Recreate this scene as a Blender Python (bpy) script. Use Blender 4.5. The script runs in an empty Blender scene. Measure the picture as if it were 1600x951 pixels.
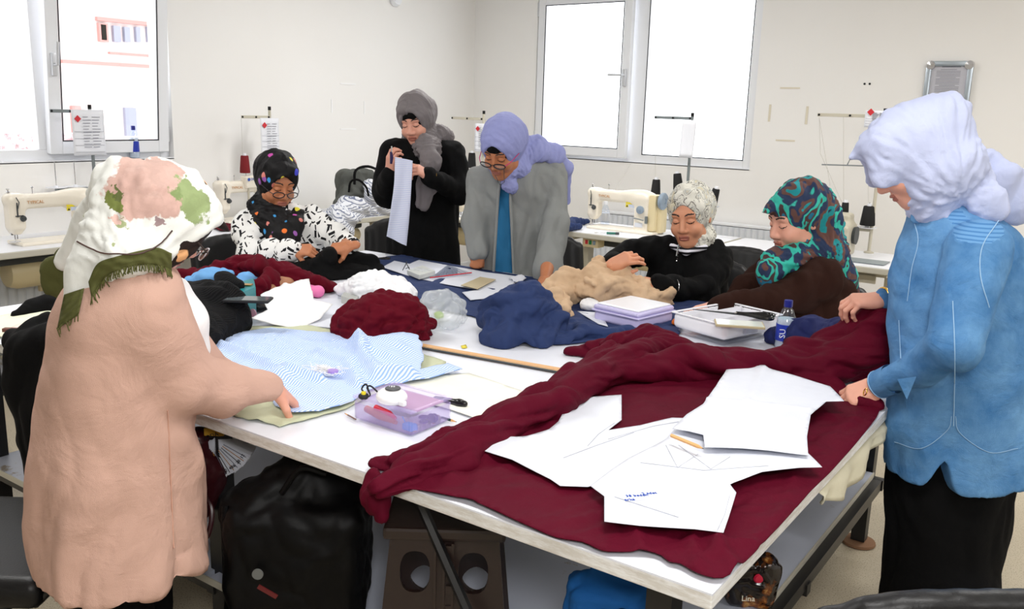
import bpy, bmesh, math, random
import numpy as np
from mathutils import Vector, Matrix, noise as mnoise
from mathutils.geometry import delaunay_2d_cdt
C = bpy.context.scene.collection
S = bpy.context.scene
random.seed(7)
# ------------------------------------------------------------------ camera
FPX, PITCH, ROLL, CAMH, YAW = 1385.0, 0.217, 0.030, 1.57, math.radians(35)
cR, sR = math.cos(YAW), math.sin(YAW)
def rotz(v): return np.array([cR*v[0]-sR*v[1], sR*v[0]+cR*v[1], v[2]])
_f = np.array([0, math.cos(PITCH), -math.sin(PITCH)]); _u = np.array([0, math.sin(PITCH), math.cos(PITCH)]); _r = np.array([1., 0, 0])
CF = rotz(_f); CR = rotz(_r*math.cos(ROLL)+_u*math.sin(ROLL)); CU = rotz(-_r*math.sin(ROLL)+_u*math.cos(ROLL))
RT = np.array([cR, sR, 0.]); FW = np.array([-sR, cR, 0.]); UP = np.array([0, 0, 1.])
CO = np.array([0, 0, CAMH])
cam = bpy.data.objects.new('camera', bpy.data.cameras.new('camera')); C.objects.link(cam)
cam.matrix_world = Matrix(((CR[0], CU[0], -CF[0], 0), (CR[1], CU[1], -CF[1], 0), (CR[2], CU[2], -CF[2], CAMH), (0, 0, 0, 1)))
cam.data.sensor_width = 36; cam.data.lens = FPX/1600*36; cam.data.clip_start = .05
S.camera = cam
def ray(px, py): return CF*FPX + CR*(px-800) - CU*(py-475.5)
def P(px, py, D):                      # point seen at a pixel, D metres ahead of the camera
    d = ray(px, py); return CO + d*(D/(d@FW))
def T(px, py, z=0.8):                  # point seen at a pixel on the level plane z
    d = ray(px, py); return CO + d*((z-CAMH)/d[2])
def WX(px, py, x): d = ray(px, py); return CO + d*(x/d[0])
def WY(px, py, y): d = ray(px, py); return CO + d*(y/d[1])
def pxm(D, py=475): return FPX/(D*1.02)     # rough pixels per metre
# ------------------------------------------------------------------ world, lights, exposure
S.view_settings.view_transform = 'Standard'; S.view_settings.look = 'None'
S.view_settings.gamma = 1; S.view_settings.use_curve_mapping = False
S.view_settings.exposure = 0.10
wd = bpy.data.worlds.new('daylight'); S.world = wd; wd.use_nodes = True
bg = wd.node_tree.nodes['Background']; bg.inputs[0].default_value = (0.93, 0.96, 1, 1); bg.inputs[1].default_value = 3.0
def area(name, loc, rot, sx, sy, power, col=(1, 1, 1), spread=180):
    l = bpy.data.lights.new(name, 'AREA'); l.shape = 'RECTANGLE'; l.size = sx; l.size_y = sy; l.energy = power; l.color = col
    l.spread = math.radians(spread)
    o = bpy.data.objects.new(name, l); C.objects.link(o); o.location = loc; o.rotation_euler = rot
    return o
for i, (x, y) in enumerate([(-3.3, 1.2), (-3.3, 4.6), (-.2, 1.2), (-.2, 4.6), (2.6, 1.2), (2.6, 4.6)]):
    area('ceiling_fill_light', (x, y, 2.83), (0, 0, 0), 1.2, .3, 34, (1, .985, .965))  # unseen fill lights without fixtures, added under the ceiling to brighten the room
fl = area('flash_light', tuple(CO + RT*.10 + UP*.42 - FW*.25), (0, 0, 0), .35, .35, 24, (1, .985, .97))
dv = Vector(tuple(-(FW*.93 - UP*.30))); fl.rotation_euler = dv.to_track_quat('Z', 'Y').to_euler()
# ------------------------------------------------------------------ naming helpers
def tag(o, label=None, cat=None, group=None, kind=None):
    if label: o['label'] = label
    if cat: o['category'] = cat
    if group: o['group'] = group
    if kind: o['kind'] = kind
    return o
def thing(name, label, cat, loc=(0, 0, 0), rz=0, group=None):
    o = bpy.data.objects.new(name, None); C.objects.link(o); o.empty_display_size = .05
    o.location = tuple(loc); o.rotation_euler = (0, 0, rz)
    return tag(o, label, cat, group)
def dup(root, loc=None, rz=None, label=None, group=None):
    def cp(o, par):
        c = o.copy(); C.objects.link(c)
        if par is not None: c.parent = par
        for ch in list(o.children): cp(ch, c)
        return c
    r = cp(root, None)
    if loc is not None: r.location = tuple(loc)
    if rz is not None: r.rotation_euler = (0, 0, rz)
    if label: r['label'] = label
    if group: r['group'] = group
    return r
# ------------------------------------------------------------------ materials
def L(c):   # sRGB 0-255 to linear
    return tuple((v/255/12.92 if v/255 <= .04045 else ((v/255+.055)/1.055)**2.4) for v in c)
class N:
    """small node-tree helper"""
    def __init__(s, name):
        s.m = bpy.data.materials.new(name); s.m.use_nodes = True; s.t = s.m.node_tree; s.b = s.t.nodes['Principled BSDF']
    def n(s, ty, **kw):
        x = s.t.nodes.new(ty)
        for k, v in kw.items():
            if k.startswith('i_'):
                key = k[2:]; key = int(key) if key.isdigit() else key.replace('_', ' ')
                s.put(x.inputs[key], v)
            else: setattr(x, k, v)
        return x
    def put(s, sock, v):
        if isinstance(v, bpy.types.NodeSocket): s.t.links.new(v, sock)
        else: sock.default_value = v
    def math(s, op, a, b=0., c=None):
        x = s.n('ShaderNodeMath', operation=op); s.put(x.inputs[0], a); s.put(x.inputs[1], b)
        if c is not None: s.put(x.inputs[2], c)
        return x.outputs[0]
    def vm(s, op, a, b=(0, 0, 0)):
        x = s.n('ShaderNodeVectorMath', operation=op); s.put(x.inputs[0], a); s.put(x.inputs[1], b); return x.outputs[0]
    def mix(s, f, a, b):
        x = s.n('ShaderNodeMix', data_type='RGBA'); s.put(x.inputs[0], f)
        s.put(x.inputs[6], a if not isinstance(a, tuple) else (*a[:3], 1)); s.put(x.inputs[7], b if not isinstance(b, tuple) else (*b[:3], 1)); return x.outputs[2]
    def coord(s, scale=(1, 1, 1), rot=(0, 0, 0), loc=(0, 0, 0)):
        tc = s.n('ShaderNodeTexCoord'); mp = s.n('ShaderNodeMapping')
        s.t.links.new(tc.outputs['Object'], mp.inputs[0]); mp.inputs['Scale'].default_value = scale; mp.inputs['Rotation'].default_value = rot; mp.inputs['Location'].default_value = loc
        return mp.outputs[0]
    def noise(s, scale, co=None, detail=3, rough=.5, out=0, dist=0.):
        x = s.n('ShaderNodeTexNoise'); x.inputs['Scale'].default_value = scale; x.inputs['Detail'].default_value = detail
        x.inputs['Roughness'].default_value = rough; x.inputs['Distortion'].default_value = dist
        if co is not None: s.t.links.new(co, x.inputs['Vector'])
        return x.outputs[out]
    def ramp(s, f, stops, interp='LINEAR'):
        x = s.n('ShaderNodeValToRGB'); s.put(x.inputs[0], f); x.color_ramp.interpolation = interp
        e = x.color_ramp.elements
        while len(e) < len(stops): e.new(.5)
        for el, (p, c) in zip(e, stops): el.position = p; el.color = (*c[:3], 1) if not isinstance(c, (int, float)) else (c, c, c, 1)
        return x.outputs[0]
    def bump(s, h, strength=.3, dist=.01):
        x = s.n('ShaderNodeBump'); x.inputs['Strength'].default_value = strength; x.inputs['Distance'].default_value = dist
        s.put(x.inputs['Height'], h); s.t.links.new(x.outputs[0], s.b.inputs['Normal']); return x
    def set(s, **kw):
        for k, v in kw.items():
            k = {'col': 'Base Color', 'rough': 'Roughness', 'metal': 'Metallic', 'trans': 'Transmission Weight', 'ior': 'IOR', 'spec': 'Specular IOR Level', 'sheen': 'Sheen Weight', 'sss': 'Subsurface Weight', 'alpha': 'Alpha', 'coat': 'Coat Weight'}.get(k, k)
            if isinstance(v, tuple) and len(v) == 3 and k == 'Base Color': v = (*v, 1)
            s.put(s.b.inputs[k], v)
        return s
MC = {}
def plain(name, col, rough=.5, metal=0, spec=.5, bumpscale=0, bumpst=.2, **kw):
    if name in MC: return MC[name]
    n = N(name); n.set(col=L(col), rough=rough, metal=metal, spec=spec, **kw)
    if bumpscale: n.bump(n.noise(bumpscale, n.coord()), bumpst, .003)
    MC[name] = n.m; return n.m
def crease(n, co, scale, st=(1, 1, .4), strength=.6, dist=.012, weave=900, wst=.05):
    mp = n.n('ShaderNodeMapping'); n.t.links.new(co, mp.inputs[0]); mp.inputs['Scale'].default_value = st
    x = n.n('ShaderNodeTexNoise', noise_type='RIDGED_MULTIFRACTAL'); x.inputs['Scale'].default_value = scale; x.inputs['Detail'].default_value = 3.5; x.inputs['Roughness'].default_value = .45; x.inputs['Distortion'].default_value = .7
    n.t.links.new(mp.outputs[0], x.inputs['Vector']); h = n.math('MULTIPLY', x.outputs[0], .35); h = n.math('ADD', h, n.math('MULTIPLY', n.noise(scale*1.6, co, 4, .55, dist=.5), .5))
    if wst: h = n.math('ADD', h, n.math('MULTIPLY', n.noise(weave, co, 1), wst))
    n.bump(h, strength, dist)
def fabric(name, col, rough=.85, weave=900, wst=.15, wr=.35, var=.08, sheen=.0, wscale=12, spec=.25, st=(1, 1, .4), dist=.014):
    """plain woven cloth: slight tonal variation, creases and a fine weave"""
    if name in MC: return MC[name]
    n = N(name); co = n.coord()
    v = n.noise(9, co, 4); c = L(col)
    n.set(col=n.mix(v, tuple(x*(1-var*1.5) for x in c), tuple(min(1, x*(1+var*1.5)) for x in c)), rough=rough, sheen=sheen, spec=spec)
    crease(n, co, wscale*.55, st, .45+wr*.5, dist, weave, wst*.3); MC[name] = n.m; return n.m
def glass(name, tint=(1, 1, 1), rough=.0, alpha=.85):
    """thin clear sheet: mostly see-through with a glossy coat"""
    if name in MC: return MC[name]
    n = N(name); t = n.t; tr = n.n('ShaderNodeBsdfTransparent'); tr.inputs[0].default_value = (*tint, 1)
    gl = n.n('ShaderNodeBsdfGlossy'); gl.inputs['Roughness'].default_value = rough + .03
    fr = n.n('ShaderNodeLayerWeight'); fr.inputs[0].default_value = .5
    f = n.math('ADD', n.math('MULTIPLY', n.math('POWER', fr.outputs['Facing'], 4.), .5), max(.03, (1-alpha)*.35))
    mx = n.n('ShaderNodeMixShader'); t.links.new(f, mx.inputs[0]); t.links.new(tr.outputs[0], mx.inputs[1])
    t.links.new(gl.outputs[0], mx.inputs[2]); t.links.new(mx.outputs[0], t.nodes['Material Output'].inputs[0])
    t.nodes.remove(n.b); MC[name] = n.m; return n.m
# ------------------------------------------------------------------ mesh helpers
def mkobj(name, V, F, mat=None, parent=None, smooth=True, mats=None, midx=None, loc=None):
    me = bpy.data.meshes.new(name)
    V = np.asarray(V, dtype=np.float32)
    if isinstance(F, np.ndarray):
        k = F.shape[1]; n = len(F)
        me.vertices.add(len(V)); me.vertices.foreach_set('co', V.ravel())
        me.loops.add(n*k); me.loops.foreach_set('vertex_index', F.astype(np.int32).ravel())
        me.polygons.add(n); me.polygons.foreach_set('loop_start', np.arange(0, n*k, k, dtype=np.int32))
        try: me.polygons.foreach_set('loop_total', np.full(n, k, dtype=np.int32))
        except Exception: pass
        me.update(calc_edges=True)
    else:
        me.from_pydata([tuple(map(float, v)) for v in V], [], [tuple(map(int, f)) for f in F]); me.update()
    me.validate()
    for m in (mats or ([mat] if mat else [])): me.materials.append(m)
    if midx is not None and len(midx) == len(me.polygons): me.polygons.foreach_set('material_index', np.asarray(midx, dtype=np.int32))
    if smooth: me.polygons.foreach_set('use_smooth', np.ones(len(me.polygons), dtype=bool))
    o = bpy.data.objects.new(name, me); C.objects.link(o)
    if parent is not None: o.parent = parent
    if loc is not None: o.location = tuple(loc)
    return o
class B:
    """collects simple shapes in a bmesh, linked as one mesh object"""
    def __init__(s): s.bm = bmesh.new(); s.mi = 0
    def _mark(s, before):
        for f in s.bm.faces:
            if f not in before: f.material_index = s.mi
    def _add(s, verts, faces):
        vs = [s.bm.verts.new(tuple(map(float, v))) for v in verts]
        for f in faces:
            try: s.bm.faces.new([vs[i] for i in f]).material_index = s.mi
            except ValueError: pass
        return vs
    def box(s, c, size, R=None, bev=0.):
        t = bmesh.new(); bmesh.ops.create_cube(t, size=1)
        for v in t.verts: v.co = Vector((v.co.x*size[0], v.co.y*size[1], v.co.z*size[2]))
        if bev: bmesh.ops.bevel(t, geom=t.edges[:], offset=bev, segments=2, affect='EDGES', profile=.6)
        M = (Matrix.Translation(Vector(tuple(c))) @ (R.to_4x4() if R is not None else Matrix.Identity(4)))
        t.verts.index_update()
        s._add([M @ v.co for v in t.verts], [[v.index for v in f.verts] for f in t.faces]); t.free(); return s
    def tube(s, pts, r, n=10, cap=True):
        pts = [Vector(tuple(p)) for p in pts]; m = len(pts); r = r if isinstance(r, (list, tuple)) else [r]*m
        rings = []; a = None
        for i, p in enumerate(pts):
            d = (pts[min(i+1, m-1)]-pts[max(i-1, 0)]).normalized()
            if a is None: a = d.orthogonal().normalized()
            a = (a - d*a.dot(d)); a = a.normalized() if a.length > 1e-6 else d.orthogonal().normalized(); b = d.cross(a)
            rings.append([p + (a*math.cos(2*math.pi*k/n)+b*math.sin(2*math.pi*k/n))*r[i] for k in range(n)])
        V = [q for rg in rings for q in rg]; F = []
        for i in range(m-1):
            for k in range(n): F.append([i*n+k, i*n+(k+1) % n, (i+1)*n+(k+1) % n, (i+1)*n+k])
        if cap: F.append(list(range(n))[::-1]); F.append([(m-1)*n+k for k in range(n)])
        s._add(V, F); return s
    def lathe(s, prof, c=(0, 0, 0), n=24, R=None):     # prof: (radius, z)
        V = []; F = []; m = len(prof); c = Vector(tuple(c))
        for (r, z) in prof:
            for k in range(n):
                q = Vector((r*math.cos(2*math.pi*k/n), r*math.sin(2*math.pi*k/n), z)); V.append(c + (R @ q if R is not None else q))
        for i in range(m-1):
            for k in range(n): F.append([i*n+k, i*n+(k+1) % n, (i+1)*n+(k+1) % n, (i+1)*n+k])
        F.append(list(range(n))[::-1]); F.append([(m-1)*n+k for k in range(n)])
        s._add(V, F); return s
    def prism(s, poly, h, M=None):      # poly 2D outline, extruded h along local z
        n = len(poly); M = M or Matrix.Identity(4)
        V = [M @ Vector((x, y, 0)) for x, y in poly]+[M @ Vector((x, y, h)) for x, y in poly]
        s._add(V, [list(range(n))[::-1], list(range(n, 2*n))]+[[i, (i+1) % n, n+(i+1) % n, n+i] for i in range(n)]); return s
    def obj(s, name, mat, parent=None, smooth=False, bev=0., mats=None, loc=None):
        me = bpy.data.meshes.new(name)
        bmesh.ops.recalc_face_normals(s.bm, faces=s.bm.faces[:])
        s.bm.to_mesh(me); s.bm.free()
        for m in (mats or [mat]): me.materials.append(m)
        if smooth:
            me.polygons.foreach_set('use_smooth', np.ones(len(me.polygons), dtype=bool))
            try: me.set_sharp_from_angle(angle=math.radians(38))
            except Exception: pass
        o = bpy.data.objects.new(name, me); C.objects.link(o)
        if parent is not None: o.parent = parent
        if loc is not None: o.location = tuple(loc)
        if bev:
            md = o.modifiers.new('bevel', 'BEVEL'); md.width = bev; md.segments = 2; md.limit_method = 'ANGLE'
        return o
# ------------------------------------------------------------------ numpy noise
_rs = np.random.RandomState(11); _perm = _rs.permutation(256); _perm = np.concatenate([_perm, _perm, _perm])
_gr = _rs.normal(size=(256, 3)); _gr /= np.linalg.norm(_gr, axis=1)[:, None]
def pn(p):
    p = np.asarray(p, dtype=np.float64); i = np.floor(p).astype(int); f = p-i; i &= 255; w = f*f*f*(f*(f*6-15)+10); out = 0
    for dx in (0, 1):
        for dy in (0, 1):
            for dz in (0, 1):
                h = _perm[_perm[_perm[(i[..., 0]+dx) & 255]+((i[..., 1]+dy) & 255)]+((i[..., 2]+dz) & 255)]
                g = _gr[h]; dot = g[..., 0]*(f[..., 0]-dx)+g[..., 1]*(f[..., 1]-dy)+g[..., 2]*(f[..., 2]-dz)
                out = out+dot*(w[..., 0] if dx else 1-w[..., 0])*(w[..., 1] if dy else 1-w[..., 1])*(w[..., 2] if dz else 1-w[..., 2])
    return out*1.6
def fbm(p, o=3):
    p = np.asarray(p); a = 1.; t = 0; 
    for k in range(o): t = t+a*pn(p*(2**k)+17.3*k); a *= .5
    return t
def ridge(p, o=2):       # sharp crests, soft valleys
    p = np.asarray(p); a = 1.; t = 0
    for k in range(o): t = t+a*(1-np.abs(pn(p*(1.9**k)+9.1*k))*2.2); a *= .45
    return t
# ------------------------------------------------------------------ signed-distance modeller
def nrm(v): v = np.asarray(v, float); return v/max(np.linalg.norm(v), 1e-9)
class SD:
    def __init__(s): s.p = []
    def add(s, f, lo, hi, k=.01, op='u'): s.p.append((f, np.array(lo, float), np.array(hi, float), k, op)); return s
    def rc(s, a, b, r1, r2=None, k=.01, op='u', n=None, fl=1.):
        a = np.asarray(a, float); b = np.asarray(b, float); r2 = r1 if r2 is None else r2; ba = b-a; bb = max(ba@ba, 1e-12)
        n = None if n is None else nrm(n)
        def f(X, Y, Z):
            dx, dy, dz = X-a[0], Y-a[1], Z-a[2]
            t = np.clip((dx*ba[0]+dy*ba[1]+dz*ba[2])/bb, 0, 1)
            dx = dx-t*ba[0]; dy = dy-t*ba[1]; dz = dz-t*ba[2]; q = dx*dx+dy*dy+dz*dz
            if n is not None: w = dx*n[0]+dy*n[1]+dz*n[2]; q = q+w*w*(1/(fl*fl)-1)
            return (np.sqrt(q)-(r1+(r2-r1)*t))*(1 if n is None else min(1, (1+fl)/2))
        r = max(r1, r2); return s.add(f, np.minimum(a, b)-r, np.maximum(a, b)+r, k, op)
    def chain(s, pts, rs, k=.01, op='u', n=None, fl=1.):
        for i in range(len(pts)-1): s.rc(pts[i], pts[i+1], rs[i], rs[i+1], k, op, n, fl)
        return s
    def ell(s, c, r, R=None, k=.01, op='u'):
        c = np.asarray(c, float); r = np.asarray(r, float)*np.ones(3); R = np.eye(3) if R is None else np.asarray(R, float)   # columns = local axes
        def f(X, Y, Z):
            dx, dy, dz = X-c[0], Y-c[1], Z-c[2]
            q = [(dx*R[0, i]+dy*R[1, i]+dz*R[2, i]) for i in range(3)]
            k0 = np.sqrt(sum((q[i]/r[i])**2 for i in range(3))); k1 = np.sqrt(sum((q[i]/r[i]**2)**2 for i in range(3)))+1e-9
            return k0*(k0-1)/k1
        m = r.max(); return s.add(f, c-m, c+m, k, op)
    def box(s, c, h, R=None, rd=.005, k=.01, op='u'):
        c = np.asarray(c, float); h = np.asarray(h, float); R = np.eye(3) if R is None else np.asarray(R, float)
        def f(X, Y, Z):
            dx, dy, dz = X-c[0], Y-c[1], Z-c[2]
            q = [np.abs(dx*R[0, i]+dy*R[1, i]+dz*R[2, i])-h[i]+rd for i in range(3)]
            return np.sqrt(sum(np.maximum(v, 0)**2 for v in q))+np.minimum(np.maximum(np.maximum(q[0], q[1]), q[2]), 0)-rd
        m = np.linalg.norm(h); return s.add(f, c-m, c+m, k, op)
    def loft(s, rows, k=.03, op='u', sq=2.0):
        """rows (py, px_left, px_right, D, thickness half depth): level elliptic rings facing the camera"""
        zs, cs, rx, ry = [], [], [], []
        for (py, xl, xr, D, th) in rows:
            a = P(xl, py, D); b = P(xr, py, D); c = (a+b)/2; zs.append(c[2]); cs.append(c); rx.append(np.linalg.norm(b-a)/2); ry.append(th)
        return s.loftw(zs, cs, rx, ry, RT, k, op, sq)
    def loftw(s, zs, cs, rx, ry, ax, k=.03, op='u', sq=2.0):
        o = np.argsort(zs); zs = np.array(zs)[o]; cs = np.array(cs)[o]; rx = np.array(rx, float)[o]; ry = np.array(ry, float)[o]
        if len(zs) > 2:      # smooth the stations
            zz = np.linspace(zs[0], zs[-1], len(zs)*6); sm = lambda v: np.convolve(np.pad(np.interp(zz, zs, v), 3, mode='edge'), np.ones(7)/7, 'valid')
            cs = np.stack([sm(cs[:, 0]), sm(cs[:, 1]), zz], 1); rx = sm(rx); ry = sm(ry); zs = zz
        ax = nrm(ax); ay = np.array([-ax[1], ax[0], 0])
        def f(X, Y, Z):
            z = Z.ravel(); cx = np.interp(z, zs, cs[:, 0]).reshape(Z.shape); cy = np.interp(z, zs, cs[:, 1]).reshape(Z.shape)
            a = np.interp(z, zs, rx).reshape(Z.shape); b = np.interp(z, zs, ry).reshape(Z.shape)
            dx = X-cx; dy = Y-cy; u = np.abs(dx*ax[0]+dy*ax[1])/a; v = np.abs(dx*ay[0]+dy*ay[1])/b
            q = (u**sq+v**sq)**(1/sq); d = (q-1)*np.minimum(a, b)*.9
            return np.maximum(d, np.maximum(zs[0]-Z, Z-zs[-1]))
        m = max(rx.max(), ry.max()); lo = cs.min(0)-m; hi = cs.max(0)+m; lo[2] = zs[0]; hi[2] = zs[-1]
        return s.add(f, lo, hi, k, op)
    def mesh(s, h=.006, pad=None):
        us = [q for q in s.p if q[4] == 'u']
        pad = pad or 3*h
        lo = np.min([q[1]-q[3] for q in us], 0)-pad; hi = np.max([q[2]+q[3] for q in us], 0)+pad
        nn = np.ceil((hi-lo)/h).astype(int)+1
        d = np.full(tuple(nn), .5, dtype=np.float32)
        g = [(lo[i]+h*np.arange(nn[i])).astype(np.float32) for i in range(3)]
        for (f, a, b, k, op) in s.p:
            m = k+4*h
            i0 = np.clip(((a-m-lo)/h).astype(int), 0, nn-1); i1 = np.clip(np.ceil((b+m-lo)/h).astype(int)+1, 1, nn)
            if np.any(i1 <= i0): continue
            sl = tuple(slice(i0[i], i1[i]) for i in range(3))
            X = g[0][sl[0]][:, None, None]; Y = g[1][sl[1]][None, :, None]; Z = g[2][sl[2]][None, None, :]
            X, Y, Z = np.broadcast_arrays(X, Y, Z)
            e = f(X, Y, Z).astype(np.float32); o = d[sl]
            if op == 'u': hh = np.maximum(k-np.abs(o-e), 0)/k; d[sl] = np.minimum(o, e)-hh*hh*k*.25
            elif op == 's': hh = np.maximum(k-np.abs(o+e), 0)/k; d[sl] = np.maximum(o, -e)+hh*hh*k*.25
        return surfnets(d, lo, h)
def surfnets(d, org, h):
    s = d < 0; nx, ny, nz = d.shape
    cnt = np.zeros((nx-1, ny-1, nz-1), np.int8)
    off = [(a, b, c) for a in (0, 1) for b in (0, 1) for c in (0, 1)]
    for a, b, c in off: cnt += s[a:nx-1+a, b:ny-1+b, c:nz-1+c]
    act = (cnt > 0) & (cnt < 8); I = np.argwhere(act); idx = np.full(act.shape, -1, np.int64); idx[act] = np.arange(len(I))
    cv = {o: d[I[:, 0]+o[0], I[:, 1]+o[1], I[:, 2]+o[2]] for o in off}
    acc = np.zeros((len(I), 3)); n = np.zeros(len(I))
    for o in off:
        for ax in range(3):
            if o[ax]: continue
            q = list(o); q[ax] = 1; q = tuple(q); a = cv[o]; b = cv[q]; m = (a < 0) != (b < 0)
            t = np.where(m, a/np.where(m, a-b, 1), 0); pos = np.tile(np.array(o, float), (len(I), 1)); pos[:, ax] += t
            acc[m] += pos[m]; n[m] += 1
    V = org+h*(I+acc/np.maximum(n, 1)[:, None]); F = []
    for ax in range(3):
        b1, b2 = (ax+1) % 3, (ax+2) % 3
        sl0 = [slice(None)]*3; sl1 = [slice(None)]*3; sl0[ax] = slice(0, -1); sl1[ax] = slice(1, None)
        A = s[tuple(sl0)]; Bq = s[tuple(sl1)]; E = np.argwhere(A != Bq)
        if not len(E): continue
        ok = (E[:, b1] > 0) & (E[:, b2] > 0) & (E[:, b1] < d.shape[b1]-1) & (E[:, b2] < d.shape[b2]-1); E = E[ok]
        fl = A[E[:, 0], E[:, 1], E[:, 2]]
        def gi(u, v): q = E.copy(); q[:, b1] -= u; q[:, b2] -= v; return idx[q[:, 0], q[:, 1], q[:, 2]]
        quad = np.stack([gi(1, 1), gi(0, 1), gi(0, 0), gi(1, 0)], 1); quad[~fl] = quad[~fl][:, ::-1]; F.append(quad)
    F = np.concatenate(F) if F else np.zeros((0, 4), int); F = F[(F >= 0).all(1)]
    return V, F
def vnormals(V, F):
    a = V[F[:, 2]]-V[F[:, 0]]; b = V[F[:, 3]]-V[F[:, 1]] if F.shape[1] == 4 else V[F[:, 1]]-V[F[:, 0]]
    fn = np.cross(a, b); nv = np.zeros_like(V)
    for i in range(F.shape[1]): np.add.at(nv, F[:, i], fn)
    return nv/np.maximum(np.linalg.norm(nv, axis=1), 1e-12)[:, None]
def smoothv(V, F, it=1, lam=.5):
    k = F.shape[1]; n = len(V)
    for _ in range(it):
        acc = np.zeros_like(V); c = np.zeros(n)
        for i in range(k):
            for j in ((i+1) % k,): 
                np.add.at(acc, F[:, i], V[F[:, j]]); np.add.at(c, F[:, i], 1); np.add.at(acc, F[:, j], V[F[:, i]]); np.add.at(c, F[:, j], 1)
        V = V*(1-lam)+lam*acc/np.maximum(c, 1)[:, None]
    return V
def displ(V, F, fn, sign=1):
    nv = vnormals(V, F)*sign; return V+nv*fn(V, nv)[:, None]
def join(parts):
    Vs, Fs, ms, o = [], [], [], 0
    for q in parts:
        V, F = q[0], q[1]; Vs.append(V); Fs.append(F+o); ms.append(q[2] if len(q) > 2 else np.zeros(len(F), int)); o += len(V)
    return np.concatenate(Vs), np.concatenate(Fs), np.concatenate(ms)
# ------------------------------------------------------------------ flat cloth and paper
def sheet(poly, h=.012, thick=.0015, hf=None, base=.8):
    """poly: 2D outline (world x, y); hf(points Nx2)->height above base; returns a closed thin mesh"""
    poly = [Vector((p[0], p[1])) for p in poly]; n = len(poly); pts = []
    ed = []
    for i in range(n):
        a, b = poly[i], poly[(i+1) % n]; m = max(1, int((b-a).length/h))
        for j in range(m): pts.append(a.lerp(b, j/m))
    m = len(pts); ed = [(i, (i+1) % m) for i in range(m)]
    A = np.array([tuple(p) for p in pts]); lo = A.min(0); hi = A.max(0)
    gx = np.arange(lo[0]+h/2, hi[0], h); gy = np.arange(lo[1]+h/2, hi[1], h); G = np.stack(np.meshgrid(gx, gy, indexing='ij'), -1).reshape(-1, 2)
    G = G+_rs.uniform(-.15*h, .15*h, G.shape); ins = inpoly(G, A); G = G[ins]
    dmin = np.full(len(G), 9.)
    for i in range(0, m, 1): dmin = np.minimum(dmin, (G[:, 0]-A[i, 0])**2+(G[:, 1]-A[i, 1])**2)
    G = G[dmin > (h*.5)**2]
    r = delaunay_2d_cdt(pts+[Vector((float(x), float(y))) for x, y in G], ed, [], 1, 1e-6)
    V2 = np.array([tuple(v) for v in r[0]]); F = np.array(r[2])
    bd = [tuple(e) for e in edges_boundary(F)]
    Z = hf(V2) if hf is not None else np.zeros(len(V2))
    top = np.column_stack([V2, base+Z+thick]); bot = np.column_stack([V2, base+Z]); nv = len(V2)
    FF = [tuple(f) for f in F]+[tuple(f[::-1]+nv) for f in F]+[(a, a+nv, b+nv, b) for a, b in bd]
    return np.concatenate([top, bot]), FF
def edges_boundary(F):
    from collections import Counter
    c = {}
    for f in F:
        for i in range(3):
            a, b = int(f[i]), int(f[(i+1) % 3]); 
            if (b, a) in c: del c[(b, a)]
            else: c[(a, b)] = 1
    return list(c)
def inpoly(G, A):
    x, y = G[:, 0], G[:, 1]; ins = np.zeros(len(G), bool); n = len(A); j = n-1
    for i in range(n):
        xi, yi = A[i]; xj, yj = A[j]; c = ((yi > y) != (yj > y)) & (x < (xj-xi)*(y-yi)/((yj-yi) if yj != yi else 1e-12)+xi); ins ^= c; j = i
    return ins
def edist(V, A):
    """distance of points to a closed outline"""
    A = np.asarray(A)[:, :2]; d = np.full(len(V), 9.)
    for i in range(len(A)):
        a = A[i]; b = A[(i+1) % len(A)]; ba = b-a; t = np.clip(((V-a)@ba)/max(ba@ba, 1e-9), 0, 1); d = np.minimum(d, np.linalg.norm(V-a-t[:, None]*ba, axis=1))
    return d
def pl(px, z=.8): return [T(x, y, z)[:2] for x, y in px]
def rough_edge(poly, amp=.004, step=.02, seed=0):
    rs = np.random.RandomState(seed); out = []
    for i in range(len(poly)):
        a = np.asarray(poly[i]); b = np.asarray(poly[(i+1) % len(poly)]); m = max(1, int(np.linalg.norm(b-a)/step))
        for j in range(m): out.append(a+(b-a)*j/m+(rs.normal(size=2)*amp if j else 0))
    return out
def curve_poly(pts, n=6):
    """Catmull-Rom through a closed outline"""
    P0 = np.array(pts); m = len(P0); out = []
    for i in range(m):
        a, b, c, d = P0[i-1], P0[i], P0[(i+1) % m], P0[(i+2) % m]
        for j in range(n):
            t = j/n; out.append(.5*((2*b)+(-a+c)*t+(2*a-5*b+4*c-d)*t*t+(-a+3*b-3*c+d)*t**3))
    return out
def crv(pts, n=6):
    """Catmull-Rom through an open path"""
    P0 = [np.asarray(p, float) for p in pts]; P0 = [2*P0[0]-P0[1]]+P0+[2*P0[-1]-P0[-2]]; out = []
    for i in range(1, len(P0)-2):
        a, b, c, d = P0[i-1:i+3]
        for j in range(n): t = j/n; out.append(.5*((2*b)+(-a+c)*t+(2*a-5*b+4*c-d)*t*t+(-a+3*b-3*c+d)*t**3))
    out.append(P0[-2]); return out
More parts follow.
